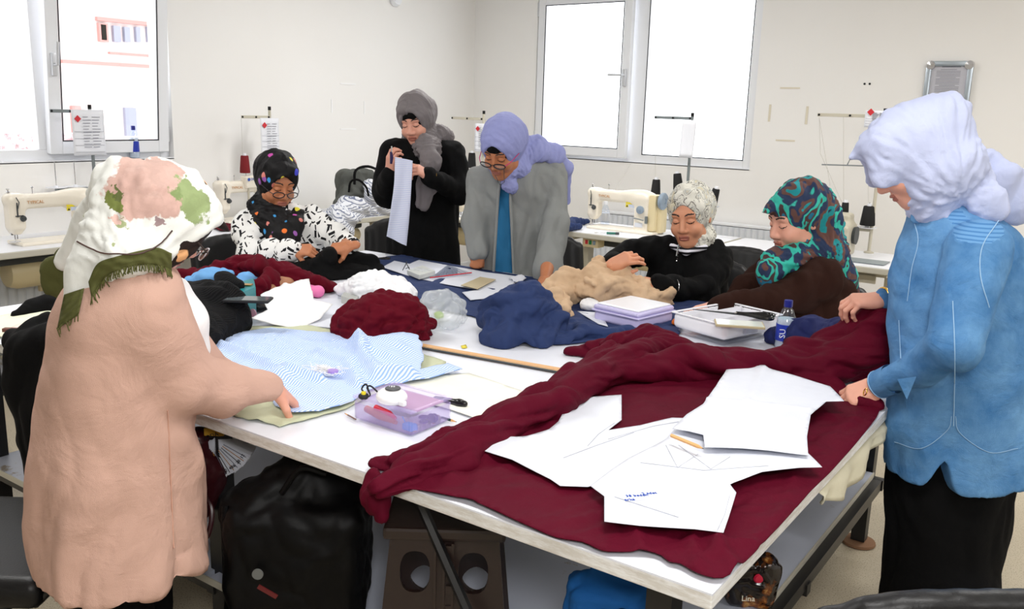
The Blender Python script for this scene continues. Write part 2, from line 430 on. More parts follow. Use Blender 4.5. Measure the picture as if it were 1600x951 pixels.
# ================================================================== the room
XW, YW = -5.35, 6.9
m_wall = N('wall_paint'); _c = m_wall.coord(); m_wall.set(col=m_wall.mix(m_wall.noise(1.3, _c, 3), L((242, 240, 237)), L((247, 246, 244))), rough=.7, spec=.25); m_wall.bump(m_wall.noise(60, _c, 4), .06, .004); m_wall = m_wall.m
m_floor = N('speckled_floor'); _c = m_floor.coord(); _v = m_floor.noise(220, _c, 2); _w = m_floor.noise(2.2, _c, 4)
_base = m_floor.mix(_w, L((172, 160, 138)), L((192, 182, 160)))
m_floor.set(col=m_floor.mix(m_floor.ramp(_v, [(.36, 1.), (.42, 0.)]), _base, L((128, 116, 98))), rough=.42, spec=.4); m_floor = m_floor.m
m_upvc = plain('white_upvc', (238, 240, 244), .35, spec=.5)
m_white_lam = plain('white_laminate', (238, 240, 246), .28, spec=.5)
m_glass = glass('window_glass')
def struct(o): return tag(o, kind='structure')
def wall_with_hole(name, axis, val, lo, hi, z0, z1, hole, thick=.22, sgn=-1):
    """wall slab with one rectangular opening (a0, a1, zlo, zhi)"""
    b = B(); segs = []
    if hole:
        a0, a1, h0, h1 = hole; segs = [(lo, a0, z0, z1), (a1, hi, z0, z1), (a0, a1, z0, h0), (a0, a1, h1, z1)]
    else: segs = [(lo, hi, z0, z1)]
    for (p, q, r, t) in segs:
        c = ((p+q)/2, (r+t)/2)
        if axis == 'x': b.box((val+sgn*thick/2, c[0], c[1]), (thick, q-p, t-r))
        else: b.box((c[0], val+sgn*thick/2, c[1]), (q-p, thick, t-r))
    return struct(b.obj(name, m_wall))
X1, Y0 = 3.6, -2.6; ZC = 2.9
w1a = WX(272, 244, XW); w2a = WY(877, 246, YW); w2b = WY(1169, 263, YW); w2l = WY(835, 190, YW)
SILL = .5*(w1a[2]+w2b[2]); 
H1 = (WX(-150, 244, XW)[1], w1a[1]+.0, w1a[2]-.012, 2.62)      # window 1 hole along y
H2 = (w2l[0], WY(1171, 262, YW)[0], w2b[2]-.01, 2.58)
wall_with_hole('wall_left', 'x', XW, Y0-.2, YW+.2, 0, ZC, H1)
wall_with_hole('wall_back', 'y', YW, XW-.2, X1+.2, 0, ZC, H2, sgn=1)
wall_with_hole('wall_right', 'x', X1, Y0, YW, 0, ZC, None, sgn=1)
wall_with_hole('wall_front', 'y', Y0, XW, X1, 0, ZC, None)
struct(B().box(((XW+X1)/2, (Y0+YW)/2, -.05), (X1-XW+.4, YW-Y0+.4, .1)).obj('floor', m_floor))
struct(B().box(((XW+X1)/2, (Y0+YW)/2, ZC+.05), (X1-XW+.4, YW-Y0+.4, .1)).obj('ceiling', plain('ceiling_paint', (238, 238, 236), .8)))
b = B()
b.box((XW+.006, (H1[0]+Y0)/2+2.5, .04), (.012, YW-Y0-.2, .08)); struct(b.obj('baseboard_left', m_upvc))
struct(B().box(((XW+X1)/2, YW-.006, .04), (X1-XW-.03, .012, .08)).obj('baseboard_back', m_upvc))
m_gasket = plain('window_gasket', (60, 60, 64), .6)
m_metalw = plain('handle_silver', (206, 208, 212), .3, metal=.3)
def frame_ring(b, u0, u1, z0, z1, w, d, F, off=0.):
    """rectangular ring; F maps (u, depth, z) to world"""
    def bar(a0, a1, c0, c1):
        p = [F(a0, off, c0), F(a1, off, c0), F(a1, off, c1), F(a0, off, c1), F(a0, off+d, c0), F(a1, off+d, c0), F(a1, off+d, c1), F(a0, off+d, c1)]
        b._add(p, [(0, 1, 2, 3), (7, 6, 5, 4), (0, 4, 5, 1), (1, 5, 6, 2), (2, 6, 7, 3), (3, 7, 4, 0)])
    bar(u0, u0+w, z0, z1); bar(u1-w, u1, z0, z1); bar(u0+w, u1-w, z0, z0+w); bar(u0+w, u1-w, z1-w, z1)
# ---- window 1 (left wall), depth axis goes outwards (-x)
F1 = lambda u, d, z: (XW-.02-d, u, z)
def at1(px, py): q = WX(px, py, XW-.05); return q
win1 = thing('window_1', None, None, (0, 0, 0)); struct(win1)
b = B(); frame_ring(b, H1[0], H1[1], H1[2], H1[3], .07, .07, F1, .03)
mu = (at1(52, 120)[1], at1(76, 120)[1]); b._add([F1(mu[0], .03, H1[2]+.07), F1(mu[1], .03, H1[2]+.07), F1(mu[1], .03, H1[3]-.07), F1(mu[0], .03, H1[3]-.07), F1(mu[0], .1, H1[2]+.07), F1(mu[1], .1, H1[2]+.07), F1(mu[1], .1, H1[3]-.07), F1(mu[0], .1, H1[3]-.07)], [(0, 1, 2, 3), (7, 6, 5, 4), (0, 4, 5, 1), (1, 5, 6, 2), (2, 6, 7, 3), (3, 7, 4, 0)])
b.obj('window_frame', m_upvc, win1, bev=.004)
g = B(); g.box((XW-.02-.065, (H1[0]+mu[0])/2, (H1[2]+H1[3])/2), (.006, mu[0]-H1[0]-.12, H1[3]-H1[2]-.12)); g.obj('glass_pane', m_glass, win1)
# tilted sash: hinged at the bottom, top leaning into the room
TL = math.radians(4.0); zs0 = H1[2]+.045
def F1t(u, d, z): dz = z-zs0; dd = d; return (XW-.02-dd*math.cos(TL)+dz*math.sin(TL), u, zs0+dz*math.cos(TL)+dd*math.sin(TL))
sash = bpy.data.objects.new('sash', None)
u0, u1 = mu[1]-.05, H1[1]-.035
b = B(); frame_ring(b, u0, u1, zs0, H1[3]-.05, .075, .05, F1t, -.02); sash = b.obj('sash', m_upvc, win1, bev=.005)
b = B(); frame_ring(b, u0+.075, u1-.075, zs0+.075, H1[3]-.125, .008, .004, F1t, -.022); b.obj('gasket', m_gasket, sash)
q = [F1t(u0+.06, .01, zs0+.06), F1t(u1-.06, .01, zs0+.06), F1t(u1-.06, .01, H1[3]-.11), F1t(u0+.06, .01, H1[3]-.11)]
q2 = [F1t(u0+.06, .016, zs0+.06), F1t(u1-.06, .016, zs0+.06), F1t(u1-.06, .016, H1[3]-.11), F1t(u0+.06, .016, H1[3]-.11)]
b = B(); b._add(q+q2, [(0, 1, 2, 3), (7, 6, 5, 4), (0, 4, 5, 1), (1, 5, 6, 2), (2, 6, 7, 3), (3, 7, 4, 0)]); b.obj('glass_pane', m_glass, sash)
hz = WX(86, 100, XW)[2]; b = B(); b.box(F1t(u0+.035, -.03, hz), (.02, .03, .13), bev=.004); b.tube([F1t(u0+.035, -.04, hz), F1t(u0+.035, -.075, hz), F1t(u0+.037, -.08, hz+.13)], .010, 8); b.obj('handle', m_metalw, sash, smooth=True)
b = B(); b.box(F1(u1+.005, -.005, H1[2]+.16), (.02, .015, .10), bev=.003); b.obj('hinge', m_metalw, win1)
b = B(); b.box((XW-.12+.055, (H1[0]+H1[1])/2, H1[2]-.0), (.13, H1[1]-H1[0], .012)); b.obj('window_sill', m_upvc, win1)
# ---- window 2 (back wall)
F2 = lambda u, d, z: (u, YW+.02+d, z)
win2 = thing('window_2', None, None); struct(win2)
def at2(px, py): return WY(px, py, YW+.05)
mx = (at2(990, 120)[0], at2(1012, 120)[0])
b = B(); frame_ring(b, H2[0], H2[1], H2[2], H2[3], .065, .07, F2, .0)
b._add([F2(mx[0]-.01, 0., H2[2]+.06), F2(mx[1], 0., H2[2]+.06), F2(mx[1], 0., H2[3]-.06), F2(mx[0]-.01, 0., H2[3]-.06), F2(mx[0]-.01, .07, H2[2]+.06), F2(mx[1], .07, H2[2]+.06), F2(mx[1], .07, H2[3]-.06), F2(mx[0]-.01, .07, H2[3]-.06)], [(0, 1, 2, 3), (7, 6, 5, 4), (0, 4, 5, 1), (1, 5, 6, 2), (2, 6, 7, 3), (3, 7, 4, 0)])
b.obj('window_frame', m_upvc, win2, bev=.004)
b = B(); b.box(((mx[1]+H2[1])/2, YW+.06, (H2[2]+H2[3])/2), (H2[1]-mx[1]-.11, .006, H2[3]-H2[2]-.11)); b.obj('glass_pane', m_glass, win2)
b = B(); frame_ring(b, mx[1], H2[1]-.065, H2[2]+.065, H2[3]-.065, .008, .004, F2, -.002); b.obj('gasket', m_gasket, win2)
AJ = math.radians(2.2); hx = H2[0]+.03                                    # sash hinged on its left stile, slightly ajar
def F2t(u, d, z): du = u-hx; return (hx+du*math.cos(AJ)-d*math.sin(AJ)*-1, YW+.02-du*math.sin(AJ)+d*math.cos(AJ), z)
s0, s1, t0, t1 = hx, mx[0]+.02, H2[2]+.03, WY(920, 1, YW)[2]+.05
b = B(); frame_ring(b, s0, s1, t0, t1, .075, .05, F2t, -.05); sash2 = b.obj('sash', m_upvc, win2, bev=.005)
b = B(); frame_ring(b, s0+.075, s1-.075, t0+.075, t1-.075, .008, .004, F2t, -.052); b.obj('gasket', m_gasket, sash2)
q = [F2t(s0+.06, -.02, t0+.06), F2t(s1-.06, -.02, t0+.06), F2t(s1-.06, -.02, t1-.06), F2t(s0+.06, -.02, t1-.06)]; q2 = [(x, y+.006, z) for x, y, z in q]
b = B(); b._add(q+q2, [(0, 1, 2, 3), (7, 6, 5, 4), (0, 4, 5, 1), (1, 5, 6, 2), (2, 6, 7, 3), (3, 7, 4, 0)]); b.obj('glass_pane', m_glass, sash2)
hz = WY(985, 122, YW)[2]; b = B(); b.box(F2t(s1-.035, -.065, hz), (.03, .02, .14), bev=.004); b.tube([F2t(s1-.035, -.07, hz+.02), F2t(s1-.035, -.11, hz+.02), F2t(s1-.17, -.11, hz+.022)], .010, 8); b.obj('handle', m_metalw, sash2, smooth=True)
for zz in (WY(843, 15, YW)[2], WY(843, 215, YW)[2]):
    b = B(); b.box((s0-.018, YW-.0, zz), (.02, .03, .12), bev=.003); b.obj('hinge', m_metalw, win2)
b = B(); b.box(((H2[0]+H2[1])/2, YW+.1, H2[2]-.003), (H2[1]-H2[0], .2, .008)); b.obj('window_sill', m_upvc, win2)
# upper transoms are above the frame of the photograph
# ---- outside: pale building across the street
m_fac = plain('pale_facade', (214, 200, 196), .9); m_facw = plain('facade_window', (138, 140, 158), .4); m_tile = plain('roof_pink', (190, 130, 124), .8)
m_brickp = N('brick_wall_pinkish'); _c = m_brickp.coord(); m_brickp.set(col=m_brickp.ramp(m_brickp.noise(14, _c, 6, .8), [(.4, L((150, 120, 122))), (.6, L((236, 214, 214)))]), rough=.9); m_brickp = m_brickp.m
def far_building():
    t = thing('neighbour_building', 'overexposed pale house with pinkish trim across the street, seen through the left window', 'building', (-16, 6, -3))
    bx = lambda c, s, nm, m: B().box((c[0]+16, c[1]-6, c[2]+3), s).obj(nm, m, t)
    bx((-17, 8, 2), (2, 30, 10), 'wall', m_fac)
    def win(px0, py0, px1, py1, m=m_facw, nm='window'):
        a = WX(px0, py0, -15.97); c = WX(px1, py1, -15.97)
        bx((-15.97, (a[1]+c[1])/2, (a[2]+c[2])/2), (.1, abs(c[1]-a[1]), abs(a[2]-c[2])), nm, m)
    win(175, 40, 187, 66); win(192, 42, 202, 66); win(210, 42, 218, 66); win(228, 42, 233, 66); win(193, 168, 213, 212, m_facw)
    win(96, 98, 240, 102, m_tile, 'cornice'); win(150, 32, 235, 35, m_tile, 'roof_trim'); win(170, 84, 240, 86, m_tile, 'ledge'); win(152, 36, 168, 66, m_tile, 'window_surround'); win(155, 38, 165, 63, m_fac, 'window'); win(110, 165, 128, 215, m_tile, 'door_surround')
far_building()
bw = thing('garden_wall', 'low speckled pinkish wall outside at the bottom of the left window', 'wall', (-9, 2.5, 0)); a = WX(10, 210, -8.0)
B().box((0, .0, .0), (.2, 1.2, 2.4)).obj('wall_face', m_brickp, bw); _a = WX(37, 224, -9.)
bw.location = (-9, _a[1], WX(37, 208, -9.)[2]-1.2)
# ================================================================== shared materials
m_black_steel = plain('black_steel', (16, 16, 18), .4, spec=.5)
m_leather = plain('black_leather', (12, 12, 14), .42, spec=.35, bumpscale=240, bumpst=.12)
m_greysteel = plain('grey_steel', (128, 136, 138), .4, metal=.4)
m_cream_steel = plain('cream_painted_steel', (196, 190, 172), .45)
m_chrome = plain('chrome', (210, 210, 212), .15, metal=1)
m_cream = plain('machine_enamel', (238, 230, 214), .25, spec=.5)
m_cream2 = plain('machine_cover_yellowed', (222, 206, 164), .4)
m_bluegrey = plain('blue_grey_plastic', (140, 156, 172), .45)
m_darkgrey = plain('dark_grey_metal', (62, 66, 68), .5)
m_black = plain('black_thread', (14, 14, 15), .8, bumpscale=500)
m_maroonthread = plain('maroon_thread', (120, 14, 24), .8, bumpscale=500)
m_paper = plain('white_paper', (236, 238, 244), .8, spec=.2)
m_ink = plain('grey_ink', (120, 122, 136), .8); m_inkblk = plain('black_ink', (24, 24, 28), .7)
m_red = plain('red_ink', (206, 40, 52), .6); m_blueink = plain('blue_ink', (30, 74, 170), .5)
m_gold = plain('gold_print', (190, 132, 62), .5); m_yellow = plain('yellow_sticker', (226, 208, 40), .5)
m_edge = plain('grey_edge_band', (196, 192, 178), .5)
def text(name, body, size, origin, ux, uz, mat, parent=None, ext=.0006, align='LEFT'):
    """flat lettering in the plane of ux (reading direction) and uz (up)"""
    cu = bpy.data.curves.new(name, 'FONT'); cu.body = body; cu.size = size; cu.extrude = ext; cu.align_x = align; cu.resolution_u = 2
    o = bpy.data.objects.new(name, cu); C.objects.link(o)
    dg = bpy.context.evaluated_depsgraph_get(); me = bpy.data.meshes.new_from_object(o.evaluated_get(dg)); bpy.data.objects.remove(o)
    me.name = name; me.materials.clear(); me.materials.append(mat)
    ux = Vector(tuple(nrm(ux))); uz = Vector(tuple(nrm(uz))); n = ux.cross(uz)
    M = Matrix(((ux.x, uz.x, n.x, origin[0]), (ux.y, uz.y, n.y, origin[1]), (ux.z, uz.z, n.z, origin[2]), (0, 0, 0, 1)))
    me.transform(M); ob = bpy.data.objects.new(name, me); C.objects.link(ob)
    if parent is not None: ob.parent = parent
    return ob
def rz3(a): return np.array([[math.cos(a), -math.sin(a), 0], [math.sin(a), math.cos(a), 0], [0, 0, 1.]])
def MR(a, ax='Z'): return Matrix.Rotation(a, 3, ax)
# ================================================================== main work table
TX0, TX1, TY0, TY1, TZ = -3.375, -.478, 1.283, 3.426, .80
tb = thing('work_table', 'large white-topped cutting table on black steel legs in the middle of the room', 'table', ((TX0+TX1)/2, (TY0+TY1)/2, 0))
def tbp(b, nm, m, par=None, **k):
    par = par or tb
    o = b.obj(nm, m, par, **k); o.matrix_parent_inverse = Matrix.Translation(-Vector(tb.location)) if par is tb else Matrix.Identity(4); return o
m_top = N('table_laminate'); _c = m_top.coord(); m_top.set(col=m_top.mix(m_top.noise(6, _c, 5, .7), L((224, 228, 238)), L((240, 242, 250))), rough=.3, spec=.5); m_top = m_top.m
m_topedge = N('worn_white_edge'); _c = m_topedge.coord((1, 1, 6)); m_topedge.set(col=m_topedge.mix(m_topedge.ramp(m_topedge.noise(16, _c, 6, .75), [(.42, 0.), (.6, 1.)]), L((212, 208, 200)), L((238, 238, 236))), rough=.6); m_topedge = m_topedge.m
b = B(); xm = (TX0+TX1)/2
b.box((xm, (TY0+TY1)/2, TZ-.002), (TX1-TX0, TY1-TY0, .004)); tbp(b, 'tabletop', m_top)
b = B(); b.box((xm, (TY0+TY1)/2, TZ-.018), (TX1-TX0-.001, TY1-TY0-.001, .028), bev=.003); tbp(b, 'tabletop_edge', m_topedge)
b = B(); b.box((-1.92, 1.39, TZ-.05), (2.6, .04, .035)); b.box((-1.92, 3.3, TZ-.05), (2.6, .04, .035))
for x in (-3.2, -1.92, -.66): b.box((x, 2.4, TZ-.05), (.04, 1.84, .035))
tbp(b, 'top_frame', m_black_steel)
SHZ = .30
b = B(); b.box((-1.92, 2.4, SHZ-.05), (2.62, .035, .035)); b.box((-1.92, 1.36, SHZ-.03), (2.62, .03, .04)); b.box((-1.92, 3.27, SHZ-.03), (2.62, .03, .04))
for x in (-3.2, -1.92, -.63): b.box((x, 2.3, SHZ-.03), (.03, 1.92, .04))
tbp(b, 'lower_frame', m_black_steel)
m_shelf = N('worn_shelf_laminate'); _c = m_shelf.coord(); _d = m_shelf.ramp(m_shelf.noise(5, _c, 6, .7), [(.62, 0.), (.66, 1.)]); m_shelf.set(col=m_shelf.mix(_d, L((196, 202, 218)), L((150, 138, 124))), rough=.4); m_shelf = m_shelf.m
b = B(); b.box((-1.28, 2.3, SHZ-.002), (1.26, 1.94, .016)); tbp(b, 'lower_shelf', m_shelf)
b = B(); b.box((-2.56, 2.3, SHZ-.002), (1.26, 1.94, .016)); tbp(b, 'lower_shelf', m_shelf)
b = B(); b.box((-.648, 2.3, SHZ-.002), (.004, 1.94, .02)); b.box((-1.92, 1.328, SHZ-.002), (2.54, .004, .02)); tbp(b, 'shelf_edge_band', m_edge)
m_cardb = plain('brown_cardboard', (126, 92, 66), .9)
for (x, y) in [(-.68, 3.31), (-.60, 1.37), (-1.92, 3.31), (-1.92, 1.39), (-3.2, 3.31), (-3.2, 1.39)]:
    b = B(); b.box((x, y, .40), (.05, .05, .76)); lg = tbp(b, 'leg', m_black_steel)
    b = B(); b.lathe([(.058, 0), (.062, .004), (.06, .012), (.04, .016)], (x, y, 0), 20); f = b.obj('foot_pad', m_cardb, lg, smooth=True)
b = B(); b.tube([(-1.24, 1.40, .74), (-.96, 1.40, .31)], .012, 6); tbp(b, 'diagonal_brace', m_black_steel)
# ================================================================== sewing desks
def make_desk():
    t = thing('sewing_desk', 'x', 'desk')
    b = B(); b.box((0, 0, .742), (1.1, .62, .036), bev=.006); o = b.obj('desktop', m_edge, t)
    b = B(); b.box((0, 0, .7605), (1.092, .612, .003)); b.obj('desktop_laminate', m_white_lam, o)
    for sx in (-1, 1):
        b = B(); b.box((sx*.47, 0, .40), (.05, .075, .62)); b.box((sx*.47, 0, .712), (.06, .5, .024)); b.box((sx*.47, 0, .05), (.05, .55, .045))
        lg = b.obj('leg', m_cream_steel, t)
        for sy in (-.24, .24): B().lathe([(.022, 0), (.022, .03)], (sx*.47, sy, 0), 12).obj('foot', m_black, lg)
    b = B(); b.box((0, .1, .16), (.9, .03, .05)); b.box((.05, -.02, .10), (.32, .2, .02)); b.obj('stretcher_and_pedal', m_cream_steel, t)
    # slung under the top: oil pan, motor, rod and switch
    b = B(); b.box((-.05, .02, .69), (.5, .3, .07), bev=.02); b.box((-.36, -.08, .70), (.10, .2, .05), bev=.01); b.obj('oil_pan', m_darkgrey, t, smooth=True)
    b = B(); b.lathe([(.02, -.15), (.075, -.145), (.09, -.10), (.09, .08), (.07, .11), (.05, .16)], (.05, -.05, .60), 20, MR(math.pi/2, 'Y')); b.box((.05, -.05, .67), (.1, .08, .06)); b.obj('motor', m_cream2, t, smooth=True)
    b = B(); b.tube([(.16, -.06, .56), (.12, -.04, .12)], .006, 8); b.obj('pedal_rod', m_chrome, t)
    b = B(); b.box((-.30, -.22, .69), (.12, .09, .06), bev=.006); sw = b.obj('switch_box', m_cream2, t)
    for dx, m in ((-.03, m_red), (.0, plain('green_button', (30, 130, 70), .5)), (.03, m_bluegrey)): B().box((-.30+dx, -.267, .695), (.02, .006, .028), bev=.002).obj('button', m, sw)
    b = B(); b.box((.33, -.05, .71), (.2, .3, .03)); b.box((.33, -.19, .685), (.2, .02, .07)); b.obj('drawer', m_cream_steel, t)
    return t
def make_machine():
    t = thing('sewing_machine', 'x', 'sewing machine')
    s = SD()
    s.box((.165, 0, .115), (.055, .055, .135), rd=.02, k=.02)
    s.box((-.02, 0, .232), (.205, .040, .040), rd=.022, k=.03)
    s.ell((.13, 0, .245), (.13, .045, .045), k=.03)
    s.box((-.225, 0, .175), (.042, .046, .098), rd=.022, k=.03)
    s.ell((-.24, 0, .245), (.04, .045, .035), k=.02)
    s.box((-.228, 0, .085), (.028, .03, .03), rd=.015, k=.02)
    s.ell((.10, 0, .205), (.05, .038, .04), k=.03)
    s.box((.02, 0, .006), (.26, .088, .010), rd=.004, k=.004)
    V, F = s.mesh(.005); V = smoothv(V, F, 2); mkobj('machine_body', V, F, m_cream, t)
    b = B(); b.box((.243, .0, .14), (.06, .10, .25), bev=.02); b.box((.26, .03, .1), (.09, .1, .19), bev=.02); b.obj('belt_cover', m_cream2, t, smooth=True)
    b = B(); b.lathe([(.012, .0), (.052, .0), (.058, .008), (.058, .024), (.050, .032), (.02, .032), (.018, .026), (.0, .026)], (.285, 0, .225), 28, MR(math.pi/2, 'Y')); b.obj('handwheel', m_bluegrey, t, smooth=True)
    b = B(); b.lathe([(.0, .0), (.026, .0), (.028, .014), (.022, .018), (.007, .018), (.006, .024), (0, .024)], (.165, -.055, .16), 24, MR(math.pi/2, 'X')); b.obj('stitch_dial', m_bluegrey, t, smooth=True)
    b = B(); b.tube([(.12, -.06, .10), (.20, -.075, .093)], .004, 8); b.box((.213, -.06, .095), (.018, .015, .05), bev=.003); b.obj('reverse_lever', m_greysteel, t)
    b = B(); b.tube([(-.236, -.005, .075), (-.236, -.005, .03)], .0045, 8); b.tube([(-.236, -.005, .04), (-.236, -.005, .014)], .0016, 6); b.tube([(-.222, .0, .09), (-.222, -.002, .03)], .004, 8)
    b.box((-.232, -.012, .016), (.012, .035, .005), bev=.001); b.box((-.25, -.005, .062), (.014, .012, .014)); b.obj('needle_bar_and_foot', m_chrome, t, smooth=True)
    b = B(); b.lathe([(.0, 0), (.016, 0), (.017, .006), (.012, .008), (.014, .014), (.009, .022), (0, .022)], (-.205, -.046, .145), 16, MR(math.pi/2, 'X')); b.tube([(-.245, -.05, .16), (-.205, -.055, .162)], .003, 6); b.obj('thread_tension', m_darkgrey, t, smooth=True)
    b = B(); b.box((-.232, -.047, .205), (.007, .006, .10)); b.tube([(-.232, -.055, .20), (-.225, -.06, .235), (-.236, -.055, .262)], .0025, 6); b.obj('take_up_lever', m_darkgrey, t)
    b = B(); b.lathe([(.003, 0), (.003, .012), (.009, .013), (.009, .018), (.004, .022), (.009, .03), (.008, .034)], (-.25, 0, .272), 12); b.obj('presser_dial', m_chrome, t, smooth=True)
    b = B(); b.tube([(-.12, .0, .26), (-.12, .0, .31)], .0022, 6); b.lathe([(.0, 0), (.007, .002), (.007, .006), (.0, .012)], (-.12, 0, .302), 10); b.obj('thread_post', m_chrome, t, smooth=True)
    text('brand_lettering', 'TYPICAL', .024, (-.175, -.0455, .222), (1, 0, 0), (0, 0, 1), m_gold, t)
    b = B(); b.box((.075, -.0430, .196), (.065, .002, .012)); b.box((.052, -.0430, .178), (.02, .002, .02)); b.obj('warning_sticker', m_yellow, t)
    text('warning_triangle', '▲', .016, (.046, -.0446, .171), (1, 0, 0), (0, 0, 1), m_inkblk, t)
    b = B(); b.box((.09, -.0425, .178), (.05, .002, .02)); b.obj('instruction_sticker', plain('pale_blue_sticker', (200, 208, 226), .5), t)
    b = B(); b.box((.155, -.0562, .055), (.06, .001, .03)); b.obj('rating_plate', plain('pale_plate', (214, 218, 226), .4), t)
    b = B(); b.lathe([(.0, .0), (.03, .0), (.03, .0015), (0, .0015)], (-.236, 0, .016), 20); b.obj('needle_plate', m_chrome, t)
    return t
desk0 = make_desk(); mach0 = make_machine()
DKX = XW+.57-.31+.0
# left wall: front edges at x about -4.78
DL = [(-4.78-.31+.0, 2.42), (-4.55-.31, 3.52), (-4.60-.31, 4.62)]
DBk = [(-4.30, 5.5), (-2.72, 5.49), (-1.60, 5.49)]
desk0.location = (DL[0][0], DL[0][1], 0); desk0.rotation_euler = (0, 0, math.pi/2)
desk0['label'] = 'white sewing desk by the left wall beneath the left window, behind the woman in pink'
desk0['group'] = 'sewing desks along the walls'
dup(desk0, (DL[1][0], DL[1][1], 0), math.pi/2, 'white sewing desk by the left wall with a scrap of dark red cloth')
dup(desk0, (DL[2][0], DL[2][1], 0), math.pi/2, 'white sewing desk carrying the grey backpack and striped cloth')
dup(desk0, (DBk[0][0], DBk[0][1], 0), 0, 'white sewing desk in the corner with red and green switch buttons')
dup(desk0, (DBk[1][0], DBk[1][1], 0), 0, 'white sewing desk under the right window with navy scraps on it')
desk_last = dup(desk0, (DBk[2][0], DBk[2][1], 0), 0, 'white sewing desk ending the row, behind the woman in the turquoise scarf')
def place_mach(px, py, rz, label, first=False):
    q = T(px, py, .765); off = rz3(rz) @ np.array([.236, .0, 0]); o = q+off
    if first: m = mach0; m.location = tuple(o); m.rotation_euler = (0, 0, rz); m['label'] = label; m['group'] = 'industrial sewing machines'
    else: m = dup(mach0, o, rz, label)
    return m
place_mach(24, 382, math.pi/2, 'cream industrial sewing machine beneath the left window, partly behind the pink coat', True)
place_mach(346, 347, math.pi/2, 'cream sewing machine at the left wall between the two headscarves')
place_mach(718, 342, 0, 'cream sewing machine in the corner, seen between the two standing women')
place_mach(926, 354, 0, 'cream sewing machine under the right window behind the seated woman in black')
# overlock machine on the last desk
ov = thing('overlock_machine', 'grey-cream overlock machine half hidden behind the turquoise headscarf', 'sewing machine', (T(1318, 398, .765)[0]-.10, 5.55, .762))
s = SD(); s.box((0, 0, .09), (.13, .11, .10), rd=.025, k=.02); s.box((.03, .03, .2), (.08, .06, .05), rd=.02, k=.03); s.box((-.12, 0, .05), (.06, .08, .05), rd=.02, k=.02); V, F = s.mesh(.007); mkobj('machine_body', V, F, m_cream_steel, ov)
b = B()
for k in range(4): b.lathe([(0, 0), (.012, 0), (.012, .012), (.006, .02), (0, .02)], (-.06+.03*k, -.11, .15), 12, MR(math.pi/2, 'X'))
b.obj('tension_dials', m_darkgrey, ov, smooth=True)
B().lathe([(.01, 0), (.05, 0), (.055, .02), (0, .02)], (.13, .02, .12), 20, MR(math.pi/2, 'Y')).obj('handwheel', m_darkgrey, ov, smooth=True)
b = B(); q = T(1352, 408, .765); b.box((q[0], q[1], .7665), (.24, .16, .003)); o = b.obj('plate_panel', plain('slate_panel', (132, 142, 146), .4), desk_last); o.matrix_parent_inverse = Matrix.Translation(-Vector(desk_last.location))
# ================================================================== thread stands
def thread_cone(loc, mat, label, group=None, tilt=0, sc=1.):
    t = thing('thread_cone', label, 'thread cone', loc, 0, group); t.rotation_euler = (0, tilt, 0)
    B().lathe([(0, 0), (.034*sc, 0), (.036*sc, .006), (.027*sc, .115), (.024*sc, .12), (0, .12)], (0, 0, 0), 20).obj('thread', mat, t, smooth=True)
    B().lathe([(0, .118), (.014, .118), (.012, .135), (0, .135)], (0, 0, 0), 14).obj('cone_core', m_paper, t, smooth=True)
    return t
def stand(pole, pbot, arm, tray, wy, label, mat, plates=(), armb=None):
    """pole pixel top, arm end pixel, tray pixels; wy = projection onto the wall-side plane"""
    a = wy(*pole); z0 = .762; t = thing('thread_stand', label, 'thread stand', (a[0], a[1], z0))
    def rel(p): return (p[0]-a[0], p[1]-a[1], p[2]-z0)
    B().tube([(0, 0, 0), (0, 0, a[2]-z0)], .010, 10).obj('pole', mat, t, smooth=True)
    B().lathe([(.03, 0), (.03, .006), (.014, .012)], (0, 0, 0), 16).obj('base_flange', mat, t)
    B().lathe([(0, 0), (.011, 0), (.011, .025), (0, .025)], (0, 0, a[2]-z0), 12).obj('pole_cap', m_black, t)
    e = rel(wy(*arm)); z = rel(wy(pole[0], arm[1]))[2]; u = nrm([e[0], e[1], 0]); Ln = math.hypot(e[0], e[1])
    ang = math.atan2(u[1], u[0]); b = B(); b.box((u[0]*Ln/2, u[1]*Ln/2, z), (Ln, .006, .02), MR(ang), bev=.002); ar = b.obj('guide_arm', mat, t)
    for f in (.05, .5, .97): B().lathe([(0, 0), (.007, 0), (.007, .004), (.003, .006)], (u[0]*Ln*f+.004*abs(u[1]), u[1]*Ln*f-.006*abs(u[0]), z), 10, MR(math.pi/2, 'X') if abs(u[0]) > .5 else MR(math.pi/2, 'Y')).obj('thread_eyelet', m_black, ar)
    if tray:
        e = rel(wy(*tray)); zt = e[2]; Lt = math.hypot(e[0], e[1]); b = B(); b.box((u[0]*Lt/2, u[1]*Lt/2, zt), (Lt, .035, .018), MR(ang), bev=.003); tr = b.obj('spool_tray', mat, t)
        for p in plates:
            q = rel(wy(*p)); B().lathe([(0, 0), (.058, .004), (.06, .008), (.012, .006), (.010, .018), (0, .02)], (q[0], q[1], zt+.01), 24).obj('spool_plate', m_white_lam, tr, smooth=True)
            B().tube([(q[0], q[1], zt+.01), (q[0], q[1], zt+.17)], .0028, 8).obj('spindle', m_chrome, tr)
    return t, z, u, Ln, a
